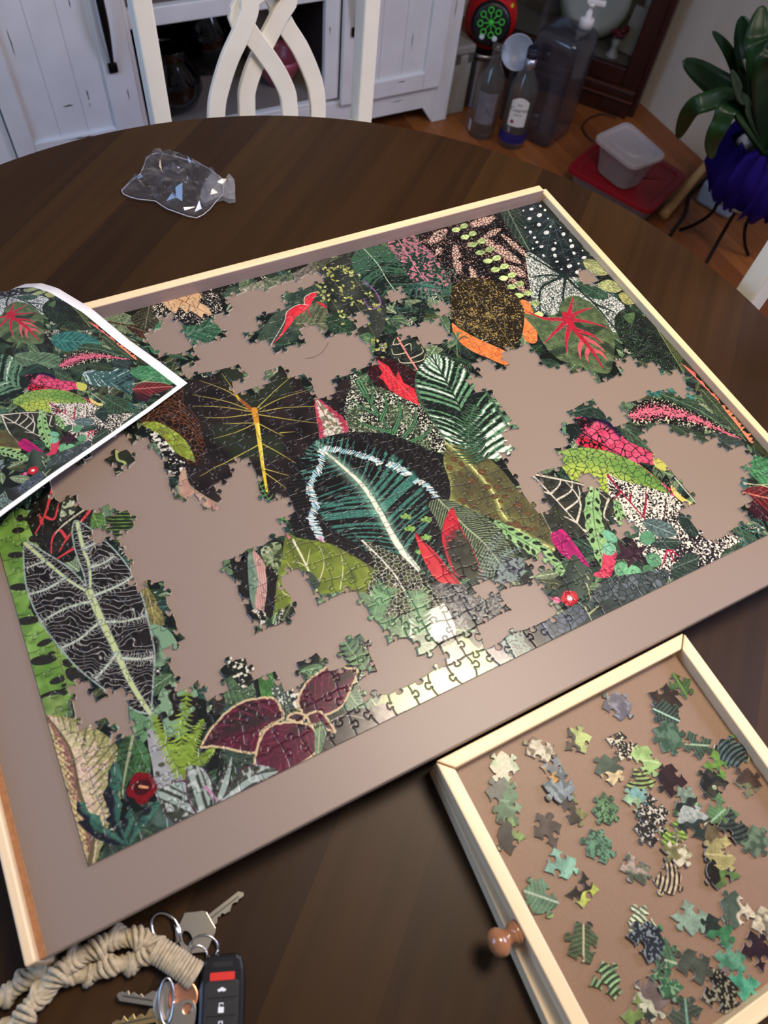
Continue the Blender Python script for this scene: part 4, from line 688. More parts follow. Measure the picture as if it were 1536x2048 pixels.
lathe('edge_band', [(TR-.004, TZ-.034), (TR+.001, TZ-.032), (TR+.003, TZ-.026), (TR+.003, TZ-.007), (TR+.0015, TZ-.0015), (TR-.0002, TZ-.0008), (TR-.004, TZ-.002), (TR-.004, TZ-.034)], mat('table_edge', (58, 39, 24), .25, noise=.2, scale=40), tb, n=128, cap=False)
lathe('pedestal', [(.19, 0), (.19, .03), (.10, .07), (.075, .12), (.09, .25), (.06, .40), (.075, .60), (.16, .70), (.20, TZ-.03)], mat('table_base', (52, 34, 22), .35, noise=.2, scale=30), tb, n=32)
# ------------------------------------------------------------------ puzzle board with rails on three sides
XL, XR, YN, YF = -.0475, .6875, -.0386, .4888
bd = thing('puzzle_board', (0, 0, 0), 'large mauve brown puzzle board with pale wooden rails on the table', 'board')
box('work_surface', XL+.002, XR-.002, YN, YF-.003, BZ-.012, BZ, [BOARDM, MDFEDGE], bd, bevel=.0008)
for p in bd.children[0].data.polygons:
    if abs(p.normal.z) < .5: p.material_index = 1
box('far_rail', XL, .6765, .4793, YF, TZ+.004, BZ+.018, PINE_X, bd, bevel=.0012)
box('far_rail_lining', XL+.0068, .6765, .4786, .4793, BZ+.0002, BZ+.0172, mat('mauve_lining', (150, 130, 128), .45, c2=(160, 140, 138), scale=200, stretch=(.05, 1, 1)), bd, bevel=0)
box('right_rail', .6805, .6885, YN+.001, YF, TZ+.004, BZ+.0105, PINE_Y, bd, bevel=.0012)
box('left_rail', XL-.0005, -.0410, YN-.001, YF-.0096, TZ+.004, BZ+.0075, PINE_Y, bd, bevel=.0016)
box('inner_strip', -.0409, -.0365, YN, .4788, BZ, BZ+.0006, mat('orange_brown_strip', (150, 104, 66), .5, noise=.15, scale=300), bd, bevel=.0002)  # board surface beside the rail: warm bounce light and wear put into its colour
box('under_frame', XL+.02, XR-.02, YN+.03, YF-.02, TZ, BZ-.0125, mat('board_frame', (96, 74, 54), .6, noise=.1, scale=60), bd, bevel=.001)
# ------------------------------------------------------------------ jigsaw pieces
rp = random.Random(12); NX, NY = 38, 27
GX = [[(i*PW/NX+(rp.uniform(-2.4, 2.4) if 0 < i < NX else 0), j*PH/NY+(rp.uniform(-2.2, 2.2) if 0 < j < NY else 0)) for i in range(NX+1)] for j in range(NY+1)]
KN = [(.16, .03), (.32, .05), (.41, .0), (.425, .06), (.37, .145), (.355, .225), (.415, .29), (.5, .31), (.585, .29), (.645, .225), (.63, .145), (.575, .06), (.59, .0), (.68, .05), (.84, .03)]
def edge(a, b):
    a, b = np.array(a), np.array(b); d = b-a; n = np.array([-d[1], d[0]]); s = rp.choice((-1, 1)); off = rp.uniform(-.07, .07); k = rp.uniform(.88, 1.12); bow = rp.uniform(-.09, .09)
    return [tuple(a)]+[tuple(a+d*(t+off*math.sin(PI*t)*.8)+n*s*(h*k*.86+(bow*math.sin(PI*t)))) for t, h in KN]
HE = [[(edge(GX[j][i], GX[j][i+1]) if 0 < j < NY else [GX[j][i], tuple((np.array(GX[j][i])+np.array(GX[j][i+1]))/2)]) for i in range(NX)] for j in range(NY+1)]
VE = [[(edge(GX[j][i], GX[j+1][i]) if 0 < i < NX else [GX[j][i], tuple((np.array(GX[j][i])+np.array(GX[j+1][i]))/2)]) for i in range(NX+1)] for j in range(NY)]
def outline(i, j):
    def rev(e, end): return [end]+e[:0:-1]
    return HE[j][i]+VE[j][i+1]+rev(HE[j+1][i], GX[j+1][i+1])+rev(VE[j][i], GX[j+1][i])
def inset(P, d):
    P = np.array(P); a = np.roll(P, 1, 0); b = np.roll(P, -1, 0); t1 = P-a; t2 = b-P
    t1 /= np.maximum(np.linalg.norm(t1, axis=1), 1e-6)[:, None]; t2 /= np.maximum(np.linalg.norm(t2, axis=1), 1e-6)[:, None]
    n = np.c_[-(t1+t2)[:, 1], (t1+t2)[:, 0]]; l = np.linalg.norm(n, axis=1); n /= np.maximum(l, 1e-6)[:, None]
    return P+n*np.minimum(d/np.maximum(l/2, .5), d*1.6)[:, None]
TH_ = .0019
def piece_geo(P, gap=.025):                    # mm outline -> metres, with rounded top rim
    P0 = inset(P, gap)/1000; P1 = inset(P, gap+.20)/1000; n = len(P0)
    v = [(x, y, 0) for x, y in P0]+[(x, y, TH_-.00030) for x, y in P0]+[(x, y, TH_) for x, y in P1]
    f = [(i, (i+1) % n, n+(i+1) % n, n+i) for i in range(n)]+[(n+i, n+(i+1) % n, 2*n+(i+1) % n, 2*n+i) for i in range(n)]+[tuple(range(2*n, 3*n))]
    mi = [1]*n+[2]*n+[0]
    return v, f, mi
def piece_mesh(name, geos, uvf, mats):
    V = []; F = []; MI = []
    for v, f, mi in geos:
        o = len(V); V += v; F += [tuple(k+o for k in q) for q in f]; MI += mi
    me = bpy.data.meshes.new(name); me.from_pydata(V, [], F); me.polygons.foreach_set('material_index', MI); me.polygons.foreach_set('use_smooth', [m_ == 2 for q, m_ in zip(F, MI)])
    uv = me.uv_layers.new(name='uv'); li = np.zeros(len(me.loops), np.int32); me.loops.foreach_get('vertex_index', li); va = np.array(V)[li]
    uv.data.foreach_set('uv', uvf(va).astype(np.float32).ravel())
    for k in mats: me.materials.append(k)
    return me
def PQ(pts): return Q(pts)
GAPS = [PQ(g) for g in (
 [(325,640),(345,640),(350,655),(352,680),(368,690),(430,680),(445,640),(440,601),(457,604),(479,591),(526,589),(551,575),(581,568),(620,558),(644,556),(631,576),(584,587),(571,615),(527,636),(509,667),(509,690),(545,695),(623,672),(646,640),(662,680),(706,675),(727,695),(756,716),(743,732),(740,756),(699,760),(650,785),(620,780),(592,743),(566,740),(527,761),(522,785),(510,806),(505,782),(484,775),(481,749),(455,741),(400,762),(377,767),(370,750),(395,735),(388,705),(368,700),(335,722),(301,698),(299,673),(321,658)],
 [(768,594),(790,588),(812,605),(800,618),(775,615)],
 [(764,660),(792,657),(808,643),(850,640),(880,622),(884,615),(876,660),(888,680),(885,695),(845,690),(825,685),(800,672),(775,672)],
 [(694,647),(720,640),(728,660),(712,672)],
 [(940,728),(957,722),(985,735),(1015,738),(1025,715),(1040,690),(1060,690),(1075,715),(1095,740),(1130,735),(1165,755),(1185,753),(1206,771),(1222,760),(1248,747),(1245,729),(1232,727),(1235,713),(1248,708),(1258,732),(1282,742),(1292,732),(1308,732),(1313,745),(1331,758),(1350,750),(1370,760),(1391,781),(1396,794),(1381,799),(1357,786),(1318,792),(1279,802),(1251,826),(1245,839),(1250,852),(1231,848),(1196,813),(1170,806),(1137,826),(1137,842),(1153,858),(1134,878),(1150,891),(1108,907),(1104,923),(1127,943),(1121,956),(1078,940),(1049,930),(1043,946),(1062,966),(1069,992),(1082,1008),(1070,1013),(1052,995),(1018,967),(1002,938),(1020,909),(1028,865),(1026,849),(1007,834),(987,802),(976,790),(955,774),(953,761),(942,743)],
 [(1277,865),(1313,845),(1339,858),(1362,861),(1417,884),(1469,900),(1479,884),(1501,897),(1482,917),(1488,939),(1479,956),(1492,982),(1482,1001),(1498,1027),(1482,1053),(1427,1073),(1417,1083),(1394,1060),(1381,1027),(1391,1011),(1388,982),(1352,959),(1348,943),(1332,923),(1313,907),(1296,884)],
 [(1127,959),(1147,956),(1182,930),(1199,949),(1192,969),(1173,972),(1150,972)],
 [(1202,1047),(1228,1037),(1244,1057),(1248,1079),(1231,1083),(1212,1063)],
 [(1158,552),(1185,553),(1197,565),(1188,578),(1165,572)],
 [(925,1161),(954,1148),(960,1167),(986,1180),(1003,1171),(1048,1171),(1058,1154),(1039,1125),(1055,1119),(1071,1109),(1091,1122),(1068,1141),(1071,1161),(1081,1177),(1094,1200),(1087,1216),(1110,1229),(1091,1252),(1052,1246),(1039,1242),(1019,1272),(983,1301),(960,1285),(934,1255),(941,1236),(983,1239),(1003,1223),(1006,1193),(977,1187),(947,1197),(925,1177)],
 [(100,940),(128,961),(130,982),(156,1005),(167,1018),(208,1029),(214,1055),(208,1066),(221,1089),(240,1108),(250,1128),(268,1123),(294,1128),(286,1141),(297,1167),(307,1188),(326,1209),(328,1246),(336,1264),(354,1290),(349,1318),(323,1334),(328,1358),(365,1365),(391,1378),(392,1422),(421,1432),(444,1422),(425,1390),(441,1370),(460,1370),(457,1338),(467,1308),(496,1308),(509,1344),(526,1334),(555,1341),(581,1357),(597,1347),(591,1321),(600,1302),(630,1305),(643,1334),(666,1321),(682,1315),(666,1286),(679,1263),(705,1269),(718,1295),(747,1325),(744,1351),(718,1364),(727,1390),(740,1413),(753,1396),(773,1370),(827,1369),(850,1337),(873,1337),(869,1304),(843,1290),(843,1314),(814,1301),(817,1285),(778,1291),(755,1288),(755,1262),(736,1242),(716,1226),(707,1190),(685,1183),(640,1196),(620,1194),(607,1168),(581,1160),(570,1178),(588,1191),(586,1212),(539,1234),(526,1248),(510,1243),(502,1217),(489,1194),(495,1178),(476,1175),(471,1149),(463,1136),(469,1110),(513,1108),(544,1082),(555,1061),(554,1040),(567,1035),(583,1014),(554,1017),(533,1001),(502,965),(481,918),(471,936),(450,928),(447,949),(463,954),(458,975),(432,980),(445,1006),(437,1022),(406,1009),(375,993),(356,983),(349,954),(330,944),(333,923),(317,902),(299,876),(270,871),(250,850),(130,930)],
 [(128,1396),(141,1383),(156,1389),(216,1370),(219,1391),(227,1404),(237,1430),(229,1448),(245,1456),(227,1482),(201,1477),(190,1456),(182,1433),(167,1441),(151,1454),(135,1430),(146,1417)])]
def inside(p, poly):
    x, y = p; c = False; n = len(poly); j = n-1
    for i in range(n):
        if (poly[i][1] > y) != (poly[j][1] > y) and x < (poly[j][0]-poly[i][0])*(y-poly[i][1])/(poly[j][1]-poly[i][1])+poly[i][0]: c = not c
        j = i
    return c
uvp = lambda va: np.c_[va[:, 0]*1000/PW, va[:, 1]*1000/PH]
loosened = PQ([(745, 1430), (830, 1345), (870, 1270), (945, 1270), (970, 1340), (860, 1400)])
cells = []; holes = []
for j in range(NY):
    for i in range(NX):
        P = outline(i, j); c = np.mean([GX[j][i], GX[j][i+1], GX[j+1][i], GX[j+1][i+1]], 0)
        if any(inside(c, g) for g in GAPS): holes.append((i, j, c))
        else: cells.append((i, j, c))
pz = thing('jigsaw_puzzle', (0, 0, BZ+.0001), 'large unfinished jigsaw puzzle of printed tropical leaves on the board', 'puzzle')
cells.sort(key=lambda q: np.linalg.norm(np.array([q[2][0]/1000, q[2][1]/1000, BZ])-CAMC))
# pieces hidden by the reference sheet come last
rest = []
for n_, (i, j, c) in enumerate(cells):
    g = piece_geo(outline(i, j), .24 if inside(c, loosened) else .025)
    if n_ < 300: link('puzzle_piece', piece_mesh('puzzle_piece', [g], uvp, [PRINT, CARD, RIM]), pz)
    else: rest.append(g)
tag(link('joined_piece', piece_mesh('joined_piece', rest, uvp, [PRINT, CARD, RIM]), pz), kind='stuff')
for (x, y), lb, rz in (((242, 925), 'lone dark puzzle piece with a pale wavy stripe beside the white sheet corner', .25), ((245, 1050), 'lone green fern puzzle piece with dark stripes left of the big gap', .12)):
    q = Q([(x, y)])[0]; i, j, c = min(holes, key=lambda h: np.hypot(*(h[2]-q)))
    P = np.array(outline(i, j))-c; ix = 0 if y < 1000 else 1
    g = piece_geo(P, .05)
    o = link('loose_puzzle_piece', piece_mesh('loose_puzzle_piece', [g], lambda va: np.c_[(va[:, 0]*1000+c[0])/PW, (va[:, 1]*1000+c[1])/PH], [PRINT, CARD, RIM])); LONE = o
    o.location = (q[0]/1000, q[1]/1000, BZ+.0002); o.rotation_euler = (0, 0, rz); tag(o, lb, 'puzzle piece')
    # the print of the two lone pieces
    if ix == 0: leaf([c+(-14, -14), c+(14, -14), c+(14, 14), c+(-14, 14)], None, lambda p: col(34, 38, 28)*(.7+.6*p.N(5))[:, None], MM, False); stroke([c+(-3, -12), c+(2, -4), c+(-1, 3), c+(3, 12)], 2.6, 2.2, (160, 178, 104), MM); stroke([c+(-12, -7), c+(-6, -9)], 2, 1, (150, 160, 110), MM)
    else: leaf([c+(-14, -14), c+(14, -14), c+(14, 14), c+(-14, 14)], None, lambda p: mx(col(34, 44, 26), col(118, 158, 74), st(.3, .5, np.abs(((p.X*.9+p.Y*1.6)*.16) % 1-.5)+.15*(p.N(2.5)-.5))), MM, False)
# pressed-in relief along the die cuts (fine relief only; the pieces themselves are separate)
HGT = np.ones((TH, TW), np.float32)
def groove(pts, cv, w_=.88):
    P = np.array(pts); P = np.c_[P[:, 0]*RES, (PH-P[:, 1])*RES]; r_ = w_*RES
    for a, b in zip(P, P[1:]):
        x0, x1 = int(max(min(a[0], b[0])-r_-1, 0)), int(min(max(a[0], b[0])+r_+2, TW)); y0, y1 = int(max(min(a[1], b[1])-r_-1, 0)), int(min(max(a[1], b[1])+r_+2, TH))
        if x1 <= x0 or y1 <= y0: continue
        xx = np.arange(x0, x1)[None]+.5; yy = np.arange(y0, y1)[:, None]+.5; d = b-a; u = np.clip(((xx-a[0])*d[0]+(yy-a[1])*d[1])/max(d@d, 1e-6), 0, 1)
        D = np.hypot(xx-a[0]-u*d[0], yy-a[1]-u*d[1])/r_; h = np.minimum(D, 1); HGT[y0:y1, x0:x1] = np.minimum(HGT[y0:y1, x0:x1], h*(2-h))
for j in range(NY+1):
    for i in range(NX):
        if 0 < j < NY: groove(HE[j][i]+[GX[j][i+1]], None)
for j in range(NY):
    for i in range(NX+1):
        if 0 < i < NX: groove(VE[j][i]+[GX[j+1][i]], None)
him = image_of('die_cut_relief', np.repeat(HGT[..., None]*255, 3, 2)); him.colorspace_settings.name = 'Non-Color'
for M_ in (PRINT, RIM):
    n_ = M_.node_tree.nodes; k_ = M_.node_tree.links; t_ = n_.new('ShaderNodeTexImage'); t_.image = him; t_.interpolation = 'Cubic'; b_ = n_.new('ShaderNodeBump'); b_.inputs['Strength'].default_value = 1.; b_.inputs['Distance'].default_value = .0008
    k_.new(t_.outputs[0], b_.inputs['Height']); k_.new(b_.outputs[0], n_['Principled BSDF'].inputs['Normal'])
PRINT.node_tree.nodes['Image Texture'].image = RIM.node_tree.nodes['Image Texture'].image = image_of('puzzle_print_final', IMG*.86)
# ------------------------------------------------------------------ the picture on the reference sheet
SA = math.radians(27); s0 = at(375, 766, BZ+.003); SLv = np.array([-math.cos(SA), -math.sin(SA), 0]); SEv = np.array([-math.sin(SA), math.cos(SA), 0])
ME, MB, SC = .0094, .0042, .555
SW, SH = .680*SC+2*ME, .480*SC+MB+ME
sv = []; sf = []; uvs = []; nu, nv = 40, 44
evs = np.linspace(0, SH, nv+1); prof_e = np.array([0, .035, .075, .123, .172, .2, .235, .26, .3]); prof_z = np.array([0, .004, .006, .0165, .0125, .002, -.020, -.040, -.075])
xe = np.zeros(nv+1); acc = 0
for j in range(1, nv+1):                     # walk along the curve so that the paper keeps its length
    d = evs[1]; x = acc
    for _ in range(3): s_ = (np.interp(x+.001, prof_e, prof_z)-np.interp(x-.001, prof_e, prof_z))/.002 if x > .001 else .1
    acc = acc+d/math.hypot(1, s_); xe[j] = acc
for j in range(nv+1):
    for i in range(nu+1):
        l = SW*i/nu; zz = np.interp(l, [0, .05, .1, .15, .2, .3, .4], [0, .004, .010, .0165, .021, .024, .02])
        p = s0+SLv*l+SEv*xe[j]; ee = (p[1]-s0[1])/SEv[1]; ee = xe[j]*math.exp(-((l/.03)**2))+ee*(1-math.exp(-((l/.03)**2))) if ee > 0 else 0
        p = p+np.array([0, 0, zz+np.interp(ee, prof_e, prof_z)])
        sv.append(p); uvs.append((1-(l-ME)/(.680*SC), (evs[j]-MB)/(.480*SC)))
for j in range(nv):
    for i in range(nu): a = j*(nu+1)+i; sf.append((a, a+nu+1, a+nu+2, a+1))
SM = print_mat('sheet_print', bpy.data.images['puzzle_print_final'], .38)
n_ = SM.node_tree.nodes; k_ = SM.node_tree.links
uvn = n_.new('ShaderNodeUVMap'); sp = n_.new('ShaderNodeSeparateXYZ'); k_.new(uvn.outputs[0], sp.inputs[0]); last = None
for ax in (0, 1):                            # white margin wherever the picture coordinates leave 0..1
    for op, th in (('GREATER_THAN', 1.), ('LESS_THAN', 0.)):
        q = n_.new('ShaderNodeMath'); q.operation = op; q.inputs[1].default_value = th; k_.new(sp.outputs[ax], q.inputs[0])
        if last is None: last = q
        else: mm = n_.new('ShaderNodeMath'); mm.operation = 'MAXIMUM'; k_.new(last.outputs[0], mm.inputs[0]); k_.new(q.outputs[0], mm.inputs[1]); last = mm
mix = n_.new('ShaderNodeMixRGB'); k_.new(last.outputs[0], mix.inputs[0]); k_.new(n_['Image Texture'].outputs[0], mix.inputs[1]); mix.inputs[2].default_value = lin((228, 228, 230)); k_.new(mix.outputs[0], n_['Principled BSDF'].inputs['Base Color'])
sheet = pyd('picture_sheet', sv, sf, [SM], None, True)
ul = sheet.data.uv_layers.new(name='uv'); li = np.zeros(len(sheet.data.loops), np.int32); sheet.data.loops.foreach_get('vertex_index', li); ul.data.foreach_set('uv', np.array(uvs, np.float32)[li].ravel())
so = sheet.modifiers.new('paper', 'SOLIDIFY'); so.thickness = .0003; so.offset = -1
tag(sheet, 'white bordered picture sheet of the finished leaf puzzle draped over the board corner', 'poster')
# ------------------------------------------------------------------ two sorting trays, one on the other
def tray(cx, cy, sx, sy, z, rz, label, knob):
    t = thing('sorting_tray', (cx, cy, z), label, 'tray', None, rz); h = .019; w_ = .0108
    box('tray_floor', -sx/2+w_*.5, sx/2-w_*.5, -sy/2+w_*.5, sy/2-w_*.5, .002, .0065, TRAYM, t, bevel=0)
    def rail(a, b, y, M, name):                # mitred rail
        pass
    A = [(-sx/2, -sy/2), (sx/2, -sy/2), (sx/2, sy/2), (-sx/2, sy/2)]; B = [(-sx/2+w_, -sy/2+w_), (sx/2-w_, -sy/2+w_), (sx/2-w_, sy/2-w_), (-sx/2+w_, sy/2-w_)]
    for k in range(4):
        k2 = (k+1) % 4; e = .00012
        q = [A[k], A[k2], B[k2], B[k]]; c = np.mean(q, 0); q = [tuple(c+(np.array(p)-c)*(1-e/ .02)) for p in q]
        prism('rail', q, 0, h, PINE_X if k in (0, 2) else PINE_Y, t, bevel=.0011)
    if knob:
        kn = lathe('knob', [(.0, .0), (.0075, .0), (.0078, .003), (.0068, .0036), (.0072, .0044), (.0068, .0052), (.0052, .0075), (.0050, .0095), (.0072, .0112), (.0092, .0140), (.0096, .0170), (.0086, .0200), (.0060, .0224), (.0025, .0236), (0, .0238)], mat('knob_wood', (132, 88, 58), .18, c2=(160, 112, 78), scale=60, stretch=(1, 1, .2), coat=.6), t, n=28)
        kn.location = (-sx/2-.0002, knob, .0095); kn.rotation_euler = (0, -PI/2, 0)
    return t
TS = .2425
tz2 = TZ; tz1 = TZ+.0195
tray(.3565, -.1635, .2385, .2335, tz2, math.radians(-3.0), 'lower pale wooden tray mostly hidden under the upper sorting tray', None)
T1 = tray(.3645, -.1603, TS, .2385, tz1, 0., 'upper pale wooden sorting tray full of loose puzzle pieces with a turned knob', -.003)
# ------------------------------------------------------------------ loose pieces in the tray: each with its own print on an atlas
K_ = (30, 28, 26); GRN = (84, 118, 84); PALE = (188, 204, 164); MINT = (122, 168, 150); LIME = (140, 170, 84); CREAM = (214, 206, 176); BRN = (62, 52, 44); TEAL = (56, 84, 72); GRY = (128, 134, 138); EMER = (62, 138, 104); OLV = (112, 116, 76); MAR = (44, 28, 32); SAGE = (132, 160, 140)
LOOSE = [  # photograph position, turn, look (kind, colours), label
 (1008, 1537, .4, ('blot', PALE, CREAM), 'pale cream green piece near the back left corner of the tray'),
 (1003, 1590, .2, ('half', (92, 96, 86), GRN), 'grey piece with a green corner just below the pale cream green piece'),
 (1018, 1626, .9, ('blot', GRN, (120, 150, 116)), 'leafy green piece with a grey corner along the left rail'),
 (1023, 1672, .3, ('half', (52, 50, 44), (120, 148, 84)), 'half black half green piece with a fine pale line near the left rail'),
 (1079, 1500, .7, ('blot', CREAM, (104, 92, 74)), 'cream and brown piece with a pink tip near the back rail'),
 (1154, 1485, .8, ('half', (168, 182, 112), (76, 70, 56)), 'half lime half brown piece near the back rail'),
 (1107, 1543, .1, ('half', (118, 126, 126), (196, 150, 80)), 'grey blue piece with a small orange tip'),
 (1117, 1573, .2, ('blot', (140, 154, 156), (84, 98, 100)), 'cloudy pale blue grey piece under the orange tipped one'),
 (1146, 1618, 0., ('half', (64, 56, 46), (122, 124, 74)), 'dark brown piece with an olive band along its top'),
 (1094, 1662, .6, ('plain', (76, 66, 58), K_), 'plain dull brown piece between the left rail and the olive banded piece'),
 (1211, 1618, .5, ('speck', (96, 134, 92), (40, 66, 44)), 'pebbled green piece beside the olive banded piece'),
 (1235, 1413, .5, ('blot', (112, 110, 120), (150, 152, 156)), 'grey violet cloudy piece alone by the back rail'),
 (1330, 1397, 0., ('plain', (54, 42, 36), K_), 'dark red brown piece above the mint streaked one'),
 (1328, 1430, .1, ('rib', (46, 60, 52), (168, 206, 184)), 'dark piece with a pale mint streak in the back right corner'),
 (1358, 1371, .7, ('rib', (66, 92, 56), (112, 146, 70)), 'green grassy piece nearest to the back right corner'),
 (1240, 1490, .2, ('speck', K_, CREAM), 'black piece with cream blotches above the shell coloured piece'),
 (1334, 1476, -.1, ('blot', (60, 88, 70), (92, 122, 100)), 'dark sea green mottled piece beside the pale ribbed one'),
 (1391, 1491, .6, ('rib', (58, 78, 62), (160, 184, 150)), 'dark green piece crossed by a pale rib near the right rail'),
 (1290, 1522, .1, ('rib', (150, 184, 112), (186, 208, 150)), 'pale apple green veined piece'),
 (1217, 1541, .4, ('half', (74, 90, 74), (208, 188, 142)), 'grey green piece with a cream shell shape'),
 (1278, 1568, .5, ('stripe', (50, 40, 34), (150, 176, 104)), 'brown piece with lime stripes under the apple green one'),
 (1271, 1603, .3, ('half', (150, 184, 140), (120, 164, 156)), 'mint and pale green piece above the black speckled pieces'),
 (1342, 1561, .0, ('plain', MAR, K_), 'plain dark maroon piece in the middle of the tray'),
 (1425, 1568, .3, ('blot', (36, 38, 34), (60, 60, 50)), 'black piece with one pale round spot'),
 (1434, 1529, .6, ('blot', (112, 152, 66), (86, 126, 60)), 'bright moss green piece near the right rail'),
 (1460, 1508, .6, ('stripe', (34, 42, 42), (84, 104, 104)), 'blue black striped piece against the right rail'),
 (1494, 1568, .3, ('half', (78, 62, 54), (116, 122, 88)), 'brown and olive piece with a cream point by the right rail'),
 (1300, 1622, .3, ('speck', (34, 34, 30), (210, 204, 184)), 'black piece with large cream blotches, upper of two'),
 (1301, 1660, .1, ('speck', (38, 36, 34), (190, 186, 172)), 'black piece with small white flecks, lower of two'),
 (1370, 1606, .7, ('half', (36, 44, 40), (120, 140, 120)), 'black and grey green piece below the maroon one'),
 (1386, 1646, .6, ('half', (40, 52, 46), (160, 168, 160)), 'dark piece with a pale grey striped patch'),
 (1441, 1625, .2, ('rib', (86, 120, 76), (150, 186, 150)), 'green piece with a mint vein near the right edge'),
 (1462, 1655, .4, ('stripe', (34, 40, 36), (62, 74, 66)), 'smoky black green piece below the mint veined one'),
 (1347, 1669, 0., ('stripe', (86, 116, 46), (146, 176, 82)), 'lime piece with fine upright stripes'),
 (1351, 1700, .05, ('blot', (120, 116, 76), (216, 206, 176)), 'olive piece with a cream cloud under the striped lime one'),
 (1506, 1684, .2, ('blot', (74, 90, 72), (104, 126, 100)), 'dull grey green piece at the right edge of the picture'),
 (1196, 1695, .6, ('speck', (96, 138, 108), (52, 78, 58)), 'frosted green piece with a white rim left of the middle'),
 (1120, 1728, .6, ('plain', (128, 172, 148), MINT), 'plain pale mint piece'),
 (1078, 1793, .05, ('rib', (92, 126, 98), (178, 194, 170)), 'soft green piece with thin white lines touching the left rail'),
 (1164, 1782, .3, ('half', (44, 40, 36), (176, 188, 88)), 'black piece with a lime yellow blob'),
 (1270, 1737, .5, ('blot', (86, 96, 78), (176, 158, 142)), 'mixed grey green and pink piece below the frosted green one'),
 (1336, 1756, .4, ('stripe', (38, 34, 30), (190, 172, 140)), 'black piece with ragged beige stripes'),
 (1433, 1683, .1, ('half', (90, 80, 56), (178, 168, 112)), 'sandy piece crossed by a dark brown bar'),
 (1434, 1711, .1, ('rib', (150, 142, 92), (190, 178, 124)), 'sandy yellow piece under the brown barred one'),
 (1438, 1746, .0, ('half', (88, 116, 62), (32, 30, 26)), 'half green half black piece under the sandy pieces'),
 (1470, 1817, .15, ('half', (74, 88, 74), (196, 186, 160)), 'slate green piece with a cream corner at the right'),
 (1376, 1833, .4, ('plain', (140, 166, 142), (60, 70, 60)), 'flat sage piece with a black corner'),
 (1284, 1848, .1, ('stripe', (76, 92, 70), (206, 214, 176)), 'green piece with a white bar above the navy one'),
 (1290, 1882, .2, ('speck', (36, 42, 50), (128, 140, 140)), 'navy black piece with pale dots'),
 (1435, 1862, .6, ('half', (66, 122, 80), (42, 52, 46)), 'emerald and black piece with a white line'),
 (1165, 1888, .6, ('rib', (66, 82, 56), (196, 182, 146)), 'dark green piece with a cream feather below the knob level'),
 (1212, 1963, .5, ('stripe', (136, 172, 120), (52, 60, 44)), 'pale green leaf striped piece at the lower left'),
 (1321, 1918, .1, ('rib', (70, 104, 76), (176, 196, 156)), 'green piece with a pale stem, upper of the netted pair'),
 (1327, 1960, .0, ('speck', (58, 96, 66), (128, 162, 120)), 'green netted piece, lower of the netted pair'),
 (1386, 1930, .6, ('plain', (74, 80, 68), (90, 110, 90)), 'plain smoky grey green piece near the near rail'),
 (1511, 1904, .4, ('plain', (46, 32, 38), MAR), 'plain purple black piece at the right edge of the picture'),
 (1482, 1962, .2, ('blot', (70, 146, 112), (96, 168, 136)), 'bright emerald piece near the near rail'),
 (1456, 1910, .3, ('blot', (76, 130, 100), (100, 150, 120)), 'dusty emerald piece between the purple black and the grey green ones'),
 (1436, 1984, .5, ('speck', (34, 32, 28), (150, 146, 120)), 'black piece with an olive edge beside the near rail'),
 (1302, 1999, .1, ('half', (120, 106, 98), (186, 186, 156)), 'purple grey and cream piece at the bottom of the tray'),
 (1275, 2030, .4, ('half', (112, 132, 74), (54, 60, 52)), 'olive and black piece cut by the bottom of the picture'),
 (1370, 2026, .5, ('rib', (66, 72, 60), (116, 160, 136)), 'dark grey piece with a mint line cut by the bottom of the picture'),
 (1534, 1852, .3, ('blot', (206, 196, 164), (120, 116, 96)), 'cream piece just entering at the right edge of the picture')]
IM2, TW2, TH2, PH2 = IMG.copy(), TW, TH, PH
AT = 8; CELL = 26.0
IMG[:int(AT*CELL*RES)+2] = 60
def draw_tile(cx, cy, k):
    kind, a, b = k; a = col(*a); b = col(*b); th = rg.uniform(0, PI); ca, sa = math.cos(th), math.sin(th); ph = rg.uniform(0, 9)
    def f(p):
        x = p.X-cx; y = p.Y-cy; u = x*ca+y*sa; v = -x*sa+y*ca
        base = a*(.82+.36*p.N(5))[:, None]
        if kind == 'plain': c = base
        elif kind == 'half': c = mx(base, b*(.85+.3*p.N(2.5))[:, None], st(1.0, 1.8, u+2.5*(p.N(5)-.5)+1.2*np.sin(v*.6+ph)))
        elif kind == 'stripe': c = mx(base, b*(.85+.3*p.N(2.5))[:, None], st(.44, .54, np.abs(((v+.06*u*u*.3)*.30+ph) % 1-.5)*2+.25*(p.N(2.5)-.5)))
        elif kind == 'speck': c = mx(base, b, st(.54, .60, p.N(1.2)*.65+p.N(2.5)*.35))
        elif kind == 'blot': c = mx(base, b, st(.42, .66, p.N(5)*.6+p.N(2.5)*.4))
        else: c = mx(mx(base, b, st(.34, .46, np.abs((v*.33+u*.14*np.sign(u)+ph) % 1-.5))*.35), b, st(1.0, .5, np.abs(u)))
        return c*(.88+.24*p.N(.6))[:, None]
    leaf([(cx-12.8, cy-12.8), (cx+12.8, cy-12.8), (cx+12.8, cy+12.8), (cx-12.8, cy+12.8)], None, f, MM, False)
ctr = []
for n_ in range(len(LOOSE)):
    cx = (n_ % 20+.5)*CELL; cy = PH-(n_//20+.5)*CELL; ctr.append((cx, cy)); draw_tile(cx, cy, LOOSE[n_][3])
cx, cy = ctr[23]; blob((cx-2, cy-2), 1.8, 1.8, 0, (168, 176, 140), MM)
ATL = print_mat('loose_print', image_of('loose_print', IMG[:int(4*CELL*RES)]*.86), .3, .0, .12)
ATR = print_mat('loose_print_rim', bpy.data.images['loose_print'], .12, 1., .6); ah = int(4*CELL*RES)/RES
IMG[:] = IM2
ztray = tz1+.0065
placed = []
